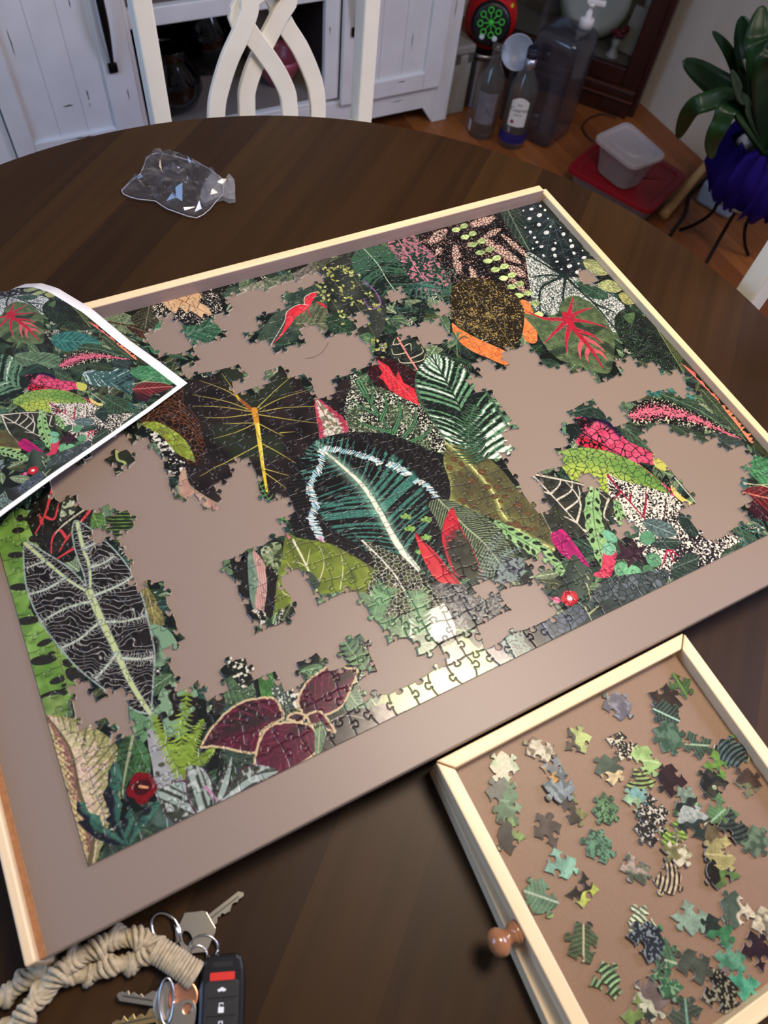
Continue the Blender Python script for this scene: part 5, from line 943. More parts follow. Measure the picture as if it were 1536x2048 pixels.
for n_, (x, y, rz, k, lb) in enumerate(LOOSE):
    i, j, c = holes[(n_*13+5) % len(holes)]
    if i in (0, NX-1) or j in (0, NY-1): i, j, c = holes[(n_*13+6) % len(holes)]
    P = np.array(outline(i, j))-c
    P = P*.985
    q = at(x, y, ztray); cx, cy = ctr[n_]
    o = link('loose_puzzle_piece', piece_mesh('loose_puzzle_piece', [piece_geo(P, .04)], lambda va: np.c_[(va[:, 0]*1000+cx)/PW, (va[:, 1]*1000+cy-(PH-ah))/ah], [ATL, CARD, ATR]))
    lift = .0003
    o.location = (q[0], q[1], ztray+lift); o.rotation_euler = (0, 0, rz+PI*rp.choice((0, 1))+rp.uniform(-.1, .1))
    tag(o, 'loose '+lb.replace(' piece', ' puzzle piece', 1), 'puzzle piece', 'loose puzzle pieces in the sorting tray'); placed.append(o)
# neighbours that lie over one another: the later one rests on the earlier one
lev = {}
for a in range(len(placed)):
    A_ = placed[a]; l = 0
    for b in range(a):
        if (A_.location.xy-placed[b].location.xy).length < .0125: l = min(1, max(l, lev[b]+1))
    lev[a] = l; A_.location.z = ztray+.0002+(a % 11)*.00003+l*(TH_+.0002)
# ------------------------------------------------------------------ crumpled clear bag
from mathutils.geometry import delaunay_2d_cdt
def clear(name, tint=(255, 255, 255), rough=.08, base=.06, amt=1., ior=1.45, haze=0., hcol=(210, 210, 215)):
    M = bpy.data.materials.new(name); M.use_nodes = True; N = M.node_tree.nodes; K = M.node_tree.links; N.remove(N['Principled BSDF']); out = N['Material Output']
    T = N.new('ShaderNodeBsdfTransparent'); T.inputs[0].default_value = lin(tint); G = N.new('ShaderNodeBsdfGlossy'); G.inputs['Roughness'].default_value = rough
    W = N.new('ShaderNodeLayerWeight'); W.inputs[0].default_value = .5; F = N.new('ShaderNodeMath'); F.operation = 'POWER'; F.inputs[1].default_value = 4.; K.new(W.outputs['Facing'], F.inputs[0]); a = N.new('ShaderNodeMath'); a.operation = 'MULTIPLY_ADD'; a.inputs[1].default_value = amt; a.inputs[2].default_value = base; K.new(F.outputs[0], a.inputs[0])
    X = N.new('ShaderNodeMixShader'); K.new(a.outputs[0], X.inputs[0]); K.new(T.outputs[0], X.inputs[1]); K.new(G.outputs[0], X.inputs[2]); o = X
    if haze:
        D = N.new('ShaderNodeBsdfDiffuse'); D.inputs[0].default_value = lin(hcol); Y = N.new('ShaderNodeMixShader'); Y.inputs[0].default_value = haze; K.new(X.outputs[0], Y.inputs[1]); K.new(D.outputs[0], Y.inputs[2]); o = Y
    K.new(o.outputs[0], out.inputs[0]); MATS[name] = M; return M
FILM = clear('clear_film', (243, 243, 246), .035, .085, 1.0, haze=.012)
FILM2 = clear('frosted_film', (232, 232, 236), .2, .10, 1.0, haze=.14)
bag_o = [(243, 381), (262, 362), (281, 347), (288, 330), (293, 317), (302, 309), (315, 306), (331, 308), (356, 314), (382, 322), (404, 330), (424, 341), (438, 352), (447, 362), (447, 388), (432, 403), (420, 418), (407, 429), (393, 436), (374, 432), (355, 425), (335, 418), (322, 410), (311, 402), (292, 400), (275, 398), (260, 394), (247, 388)]
def film_mesh(name, outl, hmax, step, seed, M, parent, zb):
    r = random.Random(seed); O = [at(x, y, zb)[:2] for x, y in outl]; pts = [Vector(p) for p in O]; n = len(pts)
    xs = [p.x for p in pts]; ys = [p.y for p in pts]; y = min(ys)
    def dist(p): return min((Vector(p)-(pts[i]+(pts[(i+1) % n]-pts[i])*max(0, min(1, (Vector(p)-pts[i]).dot(pts[(i+1) % n]-pts[i])/max((pts[(i+1) % n]-pts[i]).length_squared, 1e-12))))).length for i in range(n))
    P2 = [tuple(p) for p in pts]; inner = []
    while y < max(ys):
        x = min(xs)
        while x < max(xs):
            q = (x+r.uniform(-.45, .45)*step, y+r.uniform(-.45, .45)*step)
            if inside(q, P2) and dist(q) > step*.45: inner.append(q)
            x += step
        y += step
    vv, ee, ff, *_ = delaunay_2d_cdt(pts+[Vector(q) for q in inner], [(i, (i+1) % n) for i in range(n)], [list(range(n))], 1, 1e-6)
    v = []
    for p in vv:
        d = dist(p); h = hmax*(1-math.exp(-d/.010))*r.uniform(.2, 1.15) if d > 1e-4 else r.uniform(0, .003); v.append((p.x, p.y, zb+.0015+h))
    k = len(v); v += [(p.x, p.y, TZ+.0008+(r.uniform(0, .004) if dist(p) > 1e-4 else .0012)) for p in vv]
    f = [tuple(q) for q in ff]+[tuple(i+k for i in q[::-1]) for q in ff]
    return pyd(name, v, f, M, parent)
bg_ = thing('plastic_bag', (.30, .72, TZ), 'crumpled clear plastic bag lying on the bare table behind the board', 'bag')
def rebase(o, p): o.matrix_parent_inverse = p.matrix_basis.inverted()
o = film_mesh('bag_body', bag_o, .024, .0088, 5, FILM, bg_, TZ+.002); rebase(o, bg_)
o = film_mesh('bag_mouth', [(424, 345), (446, 360), (452, 362), (458, 351), (464, 356), (470, 366), (470, 384), (471, 402), (458, 404), (446, 398), (430, 402), (410, 410), (400, 400), (404, 380)], .012, .006, 8, FILM2, bg_, TZ+.004); rebase(o, bg_)
o = tube('bright_rim', [at(x, y, TZ+.004) for x, y in bag_o], .0007, clear('film_glint', (220, 220, 225), .2, .15, 1., haze=.4), bg_, 6, closed=True); rebase(o, bg_)  # hazy white tube added along the outline for the bag's bright edge highlights
# ------------------------------------------------------------------ keys: macrame lanyard, clasp, rings, fob, keys
STEEL = mat('bright_steel', (196, 198, 202), .22, 1.); NICK = mat('nickel_key', (176, 170, 156), .30, 1.); BRASS = mat('brass_key', (188, 164, 112), .32, 1.); COPPER = mat('copper_disc', (196, 140, 112), .34, 1.)
CORD = mat('cotton_cord', (176, 162, 134), .9, noise=.18, scale=260, bump=.25, sheen=.2)
def cord(name, path, R, parent, pitch=.0026, bulge=.2, lump=.0135, seed=1):
    """a spiral of knots: slanted strand loops wound closely round the core, swelling with each knot"""
    P = catm(path, 14); P = [Vector(p) for p in P]; L = [0]
    for i in range(1, len(P)): L.append(L[-1]+(P[i]-P[i-1]).length)
    def at_(s):
        i = max(1, min(int(np.searchsorted(L, s)), len(P)-1)); t = (s-L[i-1])/max(L[i]-L[i-1], 1e-9); return P[i-1].lerp(P[i], t), (P[i]-P[i-1]).normalized()
    V = []; F = []; s = .001; k = 0; r = random.Random(seed)
    while s < L[-1]-.001:
        c, d = at_(s); u = d.orthogonal().normalized() if abs(d.z) > .9 else d.cross(Vector((0, 0, 1))).normalized(); w_ = u.cross(d).normalized()
        RR = R*(1+bulge*math.sin(2*PI*s/lump))*r.uniform(.94, 1.06); ph = s/lump*2*PI*.5; tl = .5+r.uniform(-.12, .12); m_ = 14; n6 = 6; sr = pitch*.72
        off = (u*math.cos(ph)+w_*math.sin(ph))*R*.22
        b0 = len(V)
        for q in range(m_):
            a = 2*PI*q/m_; rad = u*math.cos(a)+w_*math.sin(a); ce = c+off+rad*(RR-sr)+d*(math.cos(a-ph)*tl*R)
            for z in range(n6): e = 2*PI*z/n6; V.append(ce+rad*(sr*math.cos(e))+d*(sr*math.sin(e)))
        for q in range(m_):
            for z in range(n6): F.append((b0+q*n6+z, b0+q*n6+(z+1) % n6, b0+((q+1) % m_)*n6+(z+1) % n6, b0+((q+1) % m_)*n6+z))
        s += pitch; k += 1
    tube('core_strand', P, R*.74, CORD, parent, 10); o = pyd(name, V, F, CORD, parent, True); return o
def tp(x, y, h): return at(x, y, TZ+h)
ly = thing('lanyard', (0, 0, 0), 'beige knotted cotton lanyard with a wrapped end by the near board corner', 'lanyard')
cord('knotted_cord', [tp(x, y, h) for x, y, h in ((-30, 2120, .007), (0, 2082, .007), (36, 2044, .0075), (76, 1997, .010), (112, 1955, .012), (152, 1918, .012), (192, 1896, .011), (238, 1876, .010), (284, 1876, .009), (312, 1900, .009))], .0070, ly, seed=2)
cord('knotted_cord', [tp(x, y, h) for x, y, h in ((312, 1906, .007), (288, 1912, .007), (262, 1924, .007), (216, 1934, .0065), (162, 1950, .006), (112, 1952, .006), (84, 1944, .006), (50, 1962, .006), (4, 1994, .0065), (-40, 2020, .0065))], .0066, ly, seed=5)
pw = [tp(312, 1899, .009), tp(340, 1916, .009), tp(366, 1934, .009), tp(392, 1952, .008)]
tube('core', pw, .0066, CORD, ly, 12)
V = []; wr = thing('wrap', (0, 0, 0)); wr.parent = ly
WP = [Vector(p) for p in catm(pw, 8)]
for k in range(15):
    t = k/14*(len(WP)-2); i = int(t); c = WP[i].lerp(WP[i+1], t-i); d = (WP[i+1]-WP[i]).normalized(); u = d.cross(Vector((0, 0, 1))).normalized(); w_ = u.cross(d)
    rr = .0076 if k < 13 else .0080
    tube('cord_turn', [c+u*rr*math.cos(a)+w_*rr*math.sin(a)+d*.0004*math.sin(a) for a in np.linspace(0, 2*PI, 18, endpoint=False)], .00125, CORD, wr, 6, closed=True)
def ring(name, c, rx, ry, rot, r, M, parent=None, tilt=.0, z=.001, turns=1):
    pts = []; n = 40*turns
    for k in range(n if turns == 1 else n+1):
        a = 2*PI*k/40; x, y = rx*math.cos(a), ry*math.sin(a); zz = tilt*y+(0 if turns == 1 else .0011*k/40)
        pts.append((c[0]+x*math.cos(rot)-y*math.sin(rot), c[1]+x*math.sin(rot)+y*math.cos(rot), TZ+z+zz+abs(tilt)*ry))
    return tube(name, pts, r, M, parent, 8, closed=turns == 1)
cl = thing('clasp', (0, 0, 0), 'oval silver lobster clasp above the wrapped lanyard end', 'clasp')
a0, a1 = tp(310, 1832, .004), tp(352, 1884, .004); cc = (a0+a1)/2; rot = math.atan2(a1[1]-a0[1], a1[0]-a0[0]); ln = np.linalg.norm(a1-a0)/2
ring('hook', cc, ln*1.05, .0078, rot, .0013, STEEL, cl, .12, .0028)
u = np.array([math.cos(rot), math.sin(rot), 0]); n_ = np.array([-u[1], u[0], 0]); g0 = cc+u*ln*.25+n_*.0070
tube('gate', [cc-u*ln*.1+n_*.0074+np.array([0, 0, .0012]), cc+u*ln*.55+n_*.0056+np.array([0, 0, .0012]), cc+u*ln*1.12+n_*.0012+np.array([0, 0, .001])], [.0009, .0017, .0021], STEEL, cl, 10)
lathe('rivet', [(0, 0), (.0011, 0), (.0011, .0004), (.0004, .0006), (0, .0006)], mat('dark_rivet', (90, 88, 84), .3, 1.), cl, 12, tuple(tp(348, 1889, .0082)))
ro = thing('split_ring', (0, 0, 0), 'silver split ring joining the car key fob and the upper key', 'key ring'); o = ring('coil', tp(408, 1898, .001), .0098, .0082, -.5, .0008, STEEL, ro, .22, .001, 2)
ro = thing('split_ring', (0, 0, 0), 'upright looking silver ring through the lower bunch of keys', 'key ring'); ring('coil', tp(338, 2000, .002), .0046, .0128, -.35, .0008, STEEL, ro, .1, .0085, 2)
ro = thing('split_ring', (0, 0, 0), 'short silver link between the wrapped lanyard end and the fob', 'key ring'); ring('coil', tp(398, 1912, .002), .0055, .0066, .2, .0008, STEEL, ro, .2, .002, 2)
def key(label, hx, hy, bx, by, h, M, head=.0112, blade=None, seed=3, hex_=False, hole=True):
    """a cut key: head with a hole at (hx, hy), blade pointing to (bx, by)"""
    H = tp(hx, hy, h); B = tp(bx, by, h); L = np.linalg.norm(B-H); rz = math.atan2(B[1]-H[1], B[0]-H[0]); r = random.Random(seed)
    t = thing('key', (H[0], H[1], TZ+h), label, 'key', None, rz)
    bm = bmesh.new(); n = 28; outer = []; inn = []
    for k in range(n):
        a = 2*PI*k/n; rr = head*(1+.10*math.cos(3*a+PI)) if not hex_ else head*(1.12/ max(abs(math.cos(((a+PI/6) % (PI/3))-PI/6)), .8)-.1)
        outer.append((rr*math.cos(a)*.95, rr*math.sin(a))); inn.append((-head*.52+.0030*math.cos(a), .0030*math.sin(a)*(1.7 if hex_ else 1)))
    zt = .0021
    for z in (0, zt):
        O_ = [bm.verts.new((x, y, z)) for x, y in outer]; I_ = [bm.verts.new((x, y, z)) for x, y in inn]
        for k in range(n): q = (O_[k], O_[(k+1) % n], I_[(k+1) % n], I_[k]); bm.faces.new(q if z else q[::-1])
        if z == 0: O0, I0 = O_, I_
    for k in range(n):
        bm.faces.new((O0[k], O0[(k+1) % n], O_[(k+1) % n], O_[k])); bm.faces.new((I0[(k+1) % n], I0[k], I_[k], I_[(k+1) % n]))
    bmo('head', bm, M, t, bevel=.0003)
    w_ = .0040; e = [(head*.8, w_), (L-.0025, w_), (L, w_*.3), (L-.001, -w_*.2)]
    x = L-.003; teeth = []
    while x > head*1.25: teeth += [(x, -w_*r.uniform(.05, .9)), (x-.0014, -w_*r.uniform(.05, .9))]; x -= .0036
    e += teeth+[(head*1.15, -w_*1.05), (head*.8, -w_*1.05)]
    prism('blade', e[::-1], .0003, .0020, M, t, bevel=.00015)
    prism('groove', [(head*1.0, .0006), (L-.004, .0006), (L-.004, .0015), (head*1.0, .0015)], .0020, .0021, mat('key_groove', (92, 88, 80), .4, 1.), t)
    return t
key('single nickel key above the fob pointing away to the upper right', 392, 1864, 489, 1788, .003, NICK, .0125, seed=4, hex_=True)
key('dull nickel key of the lower bunch pointing left above the others', 338, 2002, 236, 1986, .0052, NICK, .0105, seed=7)
key('brass key of the lower bunch with its round head under the ring', 346, 2022, 224, 2048, .0022, BRASS, .0125, seed=9)
key('small bright key of the lower bunch lying towards the bottom of the picture', 366, 2032, 320, 2105, .0075, NICK, .0095, seed=11)
t = thing('tag_disc', tuple(tp(366, 1996, .0060)), 'round copper coloured disc among the lower keys', 'tag'); lathe('disc', [(0, 0), (.0098, 0), (.0102, .0004), (.0102, .0012), (.0098, .0016), (.0085, .0014), (0, .0014)], COPPER, t, 32)
# car key fob
f0, f1 = tp(446, 1918, .012), tp(440, 2075, .012); rz = math.atan2(f1[1]-f0[1], f1[0]-f0[0])-PI/2+PI
fo = thing('car_key_fob', (f0[0], f0[1], TZ), 'black car key fob with a red button and white symbols on dark buttons', 'key fob', None, rz)
FB = mat('fob_black', (20, 21, 23), .28, spec=.5); FB2 = mat('fob_button', (26, 27, 29), .45); WHT = mat('fob_white', (220, 222, 224), .5)
FW, FL = .0148, .062
def rr(w_, h_, r_, cx=0, cy=0, n=6):
    o = []
    for sx, sy, s in ((1, 1, 0), (-1, 1, 1), (-1, -1, 2), (1, -1, 3)):
        for k in range(n+1): a = PI/2*(s+k/n); o.append((cx+sx*(w_-r_)+r_*math.cos(a), cy+sy*(h_-r_)+r_*math.sin(a)))
    return o
bodyo = [(-FW*.62, .003), (FW*.62, .003), (FW*.86, .0005), (FW*.97, -.006), (FW, -.014), (FW*1.0, -.045), (FW*.92, -FL+.004), (FW*.7, -FL), (-FW*.7, -FL), (-FW*.92, -FL+.004), (-FW*1.0, -.045), (-FW, -.014), (-FW*.97, -.006), (-FW*.86, .0005)]
prism('shell', bodyo[::-1], .0002, .0115, FB, fo, bevel=.0022)
prism('slot', rr(.0068, .0016, .0015, 0, -.0030), .0113, .0119, mat('fob_slot', (5, 5, 6), .6), fo)
prism('face_plate', rr(.0112, .0222, .003, 0, -.0340), .0112, .0120, FB2, fo, bevel=.0004)
prism('panic_button', rr(.0082, .0024, .0008, 0, -.0098), .0113, .0124, mat('fob_red', (196, 40, 32), .4), fo, bevel=.0003)
for k, yy in enumerate((-.0175, -.0275, -.0375)):
    b = prism('button', rr(.0098, .0044, .0012, 0, yy), .0118, .0126, FB2, fo, bevel=.0004); z0, z1 = .0126, .01275
    if k == 0:
        prism('symbol', [(x*.00030, yy+y*.00030) for x, y in ((-9, -1), (-8, 2), (-4, 2.5), (-2, 5), (3, 5), (6, 2.5), (9, 2), (9, -2), (6, -2), (5, -4), (3, -2), (-4, -2), (-5, -4), (-7, -2))][::-1], z0, z1, WHT, b)
    else:
        prism('symbol', rr(.0018, .0016, .0003, 0, yy-.0009), z0, z1, WHT, b)
        prism('symbol', [(-.0014, yy+.0006), (-.0014, yy+.0030), (.0014, yy+.0030), (.0014, yy+(.0006 if k == 2 else .0018)), (.0009, yy+(.0006 if k == 2 else .0018)), (.0009, yy+.0025), (-.0009, yy+.0025), (-.0009, yy+.0006)], z0, z1, WHT, b)
t = thing('hair_strand', (0, 0, 0), 'thin curved dark hair lying on the bare board above the yellow veined leaf', 'hair')
tube('strand', catm([tuple(at(x, y, BZ+.0005)) for x, y in ((610, 717), (628, 714), (642, 706), (652, 694), (657, 684))], 5), .00016, mat('dark_hair', (60, 46, 42), .5), t, 5)
# ------------------------------------------------------------------ room
FLB = mat('floor_base', (60, 36, 18), .6); RX = 2.145
fl = box('floor', -2.3, RX+.05, -1.6, 2.40, -.06, -.0125, FLB, None, bevel=0); tag(fl, kind='structure')
FT = [(122, 70, 30), (110, 61, 26), (130, 77, 35), (116, 66, 30), (103, 56, 24)]
FM = [mat('floor_plank_%d' % k, c, .34, c2=tuple(min(255, int(q*1.18+8)) for q in c), scale=70, stretch=(1, .06, 1), bump=.05, thr=(.2, .8)) for k, c in enumerate(FT)]
rf = random.Random(3); x = RX-.001
while x > .3:
    y = 2.36-rf.uniform(0, .9)
    ys = [2.36]+[y-1.1*k for k in range(4) if y-1.1*k > -.9]+[-1.0]
    for a, b in zip(ys, ys[1:]):
        if a-b > .02: box('plank', x-.0822, x, b+.0006, a, -.012, 0, rf.choice(FM), fl, bevel=.0012, seg=1)
    x -= .083
pl_ = box('plank', -2.29, x+.0008, -1.59, 2.36, -.012, -.001, FM[1], fl, bevel=0)
WALL = mat('wall_paint', (206, 196, 178), .55, c2=(222, 214, 198), scale=5, stretch=(1, 1, .08), bump=.0)
tag(box('wall_right', RX, RX+.08, -1.6, 2.40, -.012, 2.5, WALL, None, bevel=0), kind='structure')
tag(box('wall_back', -2.3, RX, 2.36, 2.44, -.012, 2.5, WALL, None, bevel=0), kind='structure')
tag(box('wall_left', -1.58, -1.5, -1.6, 2.40, -.012, 2.5, WALL, None, bevel=0), kind='structure')
tag(box('ceiling', -2.3, RX, -1.6, 2.40, 2.5, 2.56, mat('ceiling_paint', (226, 222, 212), .8), None, bevel=0), kind='structure')
BRW = mat('brown_wood', (112, 66, 30), .4, c2=(138, 84, 40), scale=60, stretch=(1, 1, .08), bump=.05)
tag(box('trim_1', 1.46, 1.70, 2.335, 2.36, 0, 2.1, BRW, None, bevel=.003), kind='structure')
tag(box('trim_2', RX-.018, RX, 1.16, 1.305, .30, 2.1, mat('orange_trim', (168, 104, 44), .4, c2=(186, 120, 56), scale=60, stretch=(1, 1, .08)), None, bevel=.003), kind='structure')
# ------------------------------------------------------------------ white distressed cabinet
DW = mat('distressed_white', (214, 214, 210), .5, c2=(222, 222, 218), scale=14)
CHIP = mat('bare_dark_chip', (62, 58, 56), .8)
BLK = mat('black_iron', (18, 18, 20), .38, .6); DARK = mat('dark_inside', (34, 26, 24), .7)
cb = thing('cabinet', (.75, 1.803, 0), 'white distressed sideboard with black handles behind the chair', 'cabinet')
def cbox(name, x0, x1, y0, y1, z0, z1, M=DW, par=cb, bevel=.003): 
    o = box(name, x0-.75, x1-.75, y0-1.803, y1-1.803, z0, z1, M, None, bevel=bevel); o.parent = par; return o
YF_ = 1.803; CZ = .92
cbox('side_panel', .080, .098, YF_+.02, 2.25, .0, CZ); cbox('side_panel', 1.422, 1.440, YF_+.02, 2.25, .0, CZ)
cbox('back_panel', .098, 1.422, 2.235, 2.25, .06, CZ, DARK); cbox('bottom_board', .098, 1.422, YF_+.02, 2.235, .085, .1385, mat('shelf_grey', (120, 112, 104), .6)); cbox('top_board', .06, 1.46, YF_-.02, 2.26, CZ, CZ+.03)
cbox('divider', .480, .494, YF_+.02, 2.235, .139, CZ, DARK); cbox('divider', 1.011, 1.025, YF_+.02, 2.235, .139, CZ, DARK)
for a, b in ((.080, .152), (.482, .494), (1.005, 1.050), (1.386, 1.440)): cbox('stile', a, b, YF_, YF_+.02, .0 if a < .1 or b > 1.4 else .139, CZ)
bm = bmesh.new(); prof = [(.152, .128), (1.386, .128), (1.386, .004), (1.378, .012), (1.345, .055), (.20, .055), (.160, .012), (.152, .004)]
vs = [bm.verts.new((x-.75, 0, z)) for x, z in prof]; vs2 = [bm.verts.new((x-.75, .02, z)) for x, z in prof]; bm.faces.new(vs[::-1]); bm.faces.new(vs2)
for k in range(len(prof)): bm.faces.new((vs[k], vs[(k+1) % len(prof)], vs2[(k+1) % len(prof)], vs2[k]))
bmo('apron', bm, DW, cb, bevel=.002)
cbox('rail', .494, 1.005, YF_, YF_+.02, .128, .1395); cbox('shelf_rail', .494, 1.005, YF_+.002, YF_+.022, .400, .441); cbox('shelf', .494, 1.011, YF_+.022, 2.235, .408, .432, mat('shelf_grey', (120, 112, 104), .6)); cbox('rail', .152, 1.386, YF_, YF_+.02, .86, CZ)
def door(x0, x1, z0, z1, px0, px1, pz0, hx):
    d = thing('door', (0, 0, 0)); d.parent = cb
    for a, b, c, e in ((x0, px0, z0, z1), (px1, x1, z0, z1), (px0, px1, z0, pz0), (px0, px1, z1-.07, z1)): cbox('frame_member', a, b, YF_-.019, YF_-.001, c, e, DW, d, .003)
    cbox('door_panel', px0-.004, px1+.004, YF_-.009, YF_-.003, pz0-.004, z1-.066, DW, d, .001)
    w_ = (px1-px0)/3
    for k in (1, 2): cbox('panel_joint', px0+w_*k-.0008, px0+w_*k+.0008, YF_-.0092, YF_-.0088, pz0, z1-.07, mat('joint_grey', (176, 176, 176), .6), d, 0)
    h = thing('handle', (0, 0, 0)); h.parent = d
    za, zb = (.325, .62) if hx < .7 else (.315, .60)
    cbox('foot', hx-.011, hx+.011, YF_-.028, YF_-.019, za, za+.022, BLK, h, .002); cbox('foot', hx-.011, hx+.011, YF_-.028, YF_-.019, zb-.022, zb, BLK, h, .002)
    pts = [(hx-.75, -.026-.022*math.sin(PI*t), za+.014+(zb-za-.028)*t) for t in np.linspace(0, 1, 13)]
    o = tube('bar', pts, [.0055+.006*math.sin(PI*t)**1.4 for t in np.linspace(0, 1, 13)], BLK, h, 10, flat=.7)
    return d
door(.154, .480, .138, .86, .2005, .4085, .186, .431); door(1.052, 1.384, .125, .86, 1.098, 1.325, .176, 1.083)
rc = random.Random(9)
def chip(x, z, l, w_, vert, y=YF_-.0191):
    n = 7; P = []
    for k in range(n): t = k/(n-1); P.append((t*l, w_*rc.uniform(.2, 1)*math.sin(PI*t*.92+.12)))
    P += [(t*l, -w_*rc.uniform(.2, 1)*math.sin(PI*t*.92+.12)) for t in np.linspace(1, 0, n)]
    v = [((x+(b if vert else a)-.75), y-1.803, z+(a if vert else b)) for a, b in P]; v2 = [(a, b+.0006, c) for a, b, c in v]; m_ = len(v)
    o = pyd('worn_patch', v+v2, [tuple(range(m_)), tuple(range(2*m_-1, m_-1, -1))]+[(k, (k+1) % m_, m_+(k+1) % m_, m_+k) for k in range(m_)], CHIP, cb)
for x, y, l, w_, vt in ((24, 90, .055, .0022, 1), (178, 195, .026, .003, 1), (182, 215, .012, .002, 1), (140, 6, .03, .003, 1), (252, 180, .03, .0022, 1), (140, 280, .05, .0024, 0), (165, 276, .03, .003, 0), (128, 218, .025, .003, 0), (828, 85, .05, .0014, 1), (795, 165, .03, .0022, 0), (912, 15, .05, .002, 1), (780, 205, .045, .0016, 0), (660, 60, .02, .0018, 1)):
    q = aty(x, y, 1.784 if not (x in (252, 912, 660) or y == 205) else 1.803)
    ins = (.2005 < q[0] < .4085 and q[2] > .186) or (1.098 < q[0] < 1.325 and q[2] > .176)
    chip(q[0], q[2]-(l/2 if vt else 0), l, w_, vt, (YF_-.0094 if ins else (YF_-.0194 if (q[0] < .48 or 1.052 < q[0] < 1.384) and q[2] > .139 else YF_-.0004)))
# things on the cabinet's lower shelf
DGL = clear('dark_glass', (150, 150, 160), .05, .05, 1.)
v = thing('glass_vase', (.598, 1.905, .139), 'rounded dark glass vase on the lower shelf nearer the left door', 'vase'); lathe('bowl', [(.035, 0), (.065, .02), (.082, .06), (.075, .10), (.05, .13), (.045, .155), (.055, .165), (.052, .166), (.042, .155), (.046, .13), (.071, .10), (.078, .06), (.06, .022), (.0, .006)], DGL, v, 28)
v = thing('glass_vase', (.752, 2.07, .139), 'wide dark glass vase in the middle of the lower shelf', 'vase'); lathe('bowl', [(.04, 0), (.075, .025), (.092, .08), (.085, .13), (.06, .165), (.05, .20), (.062, .21), (.058, .211), (.046, .20), (.056, .165), (.081, .13), (.088, .08), (.07, .027), (0, .006)], DGL, v, 28)
v = thing('bowl', (.915, 1.93, .139), 'dull pink ceramic bowl on the lower shelf behind the chair slats', 'bowl'); lathe('dish', [(.03, 0), (.032, .006), (.052, .03), (.068, .065), (.072, .085), (.068, .085), (.062, .064), (.046, .03), (0, .012)], mat('pink_glaze', (150, 70, 82), .3), v, 32)
v = thing('jar', (.93, 2.08, .139), 'beige ceramic jar standing behind the pink bowl', 'jar'); lathe('body', [(.05, 0), (.062, .01), (.068, .06), (.064, .14), (.05, .16), (.05, .17), (.046, .17), (.046, .16), (.0, .15)], mat('beige_glaze', (140, 124, 108), .4), v, 28)
# ------------------------------------------------------------------ white chairs with woven slats
CW = mat('chair_white', (226, 221, 204), .38, noise=.03, scale=20)
def chair(loc, rz, label):
    t = thing('dining_chair', (loc[0], loc[1], 0), label, 'chair', None, rz); hw = .185
    def part(name, x0, x1, y0, y1, z0, z1, bevel=.003, M=CW): return box(name, x0, x1, y0, y1, z0, z1, M, t, bevel=bevel)
    for s in (-1, 1):
        part('back_post', s*hw-.0145, s*hw+.0145, -.012, .024, 0, 1.02); part('leg', s*(hw+.015)-.018, s*(hw+.015)+.018, -.43, -.394, 0, .43)
        part('side_apron', s*(hw+.008)-.010, s*(hw+.008)+.010, -.394, -.012, .375, .43)
    part('front_apron', -hw, hw, -.425, -.405, .375, .43); part('back_apron', -hw+.0145, hw-.0145, -.006, .014, .375, .43)
    prism('seat', rr(hw+.035, .215, .03, 0, -.232), .43, .458, CW, t, bevel=.008)
    part('lower_rail', -hw+.0146, hw-.0146, -.010, .014, .52, .56); part('top_rail', -hw-.02, hw+.02, -.016, .020, 1.0, 1.075, .006)
    S = [[(-.098, .56), (-.099, .60), (-.0975, .625), (-.090, .661), (-.067, .713), (-.042, .752), (-.029, .778), (-.02, .80)], [(-.038, .56), (-.0385, .60), (-.037, .63), (-.034, .654), (-.018, .69), (.006, .728), (.027, .759), (.042, .79)]]
    S += [[(-x, z-.012 if .57 < z else z) for x, z in S[1]], [(-x, z-.015 if .57 < z else z) for x, z in S[0]]]
    zc = .80
    for k, (pts, yo) in enumerate(zip(S, (-.0125, .0035, -.0045, .0115))):
        e = pts[-1]; full = pts+[(-x, 2*zc-z) for x, z in pts[::-1][1:]]
        P = catm(full, 5); v = []; f = []; n = len(P)
        for i, p in enumerate(P):
            d = P[min(i+1, n-1)]-P[max(i-1, 0)]; d = d/np.linalg.norm(d); q = np.array([-d[1], d[0]])*.0145
            c = .0015
            for a, b in ((-1, -.0038), (-1+.1, -.0048), (1-.1, -.0048), (1, -.0038), (1, .0038), (.9, .0048), (-.9, .0048), (-1, .0038)): v.append((p[0]+q[0]*a, yo+b, p[1]+q[1]*a))
        for i in range(n-1):
            for j in range(8): f.append((i*8+j, i*8+(j+1) % 8, (i+1)*8+(j+1) % 8, (i+1)*8+j))
        f += [tuple(range(7, -1, -1)), tuple((n-1)*8+j for j in range(8))]
        pyd('back_slat', v, f, CW, t)
    return t
chair((.552, 1.062), 0., 'white dining chair with crossing curved slats behind the table')
chair((.921, .121), -PI/2, 'white dining chair seen as one post past the table edge at the right')
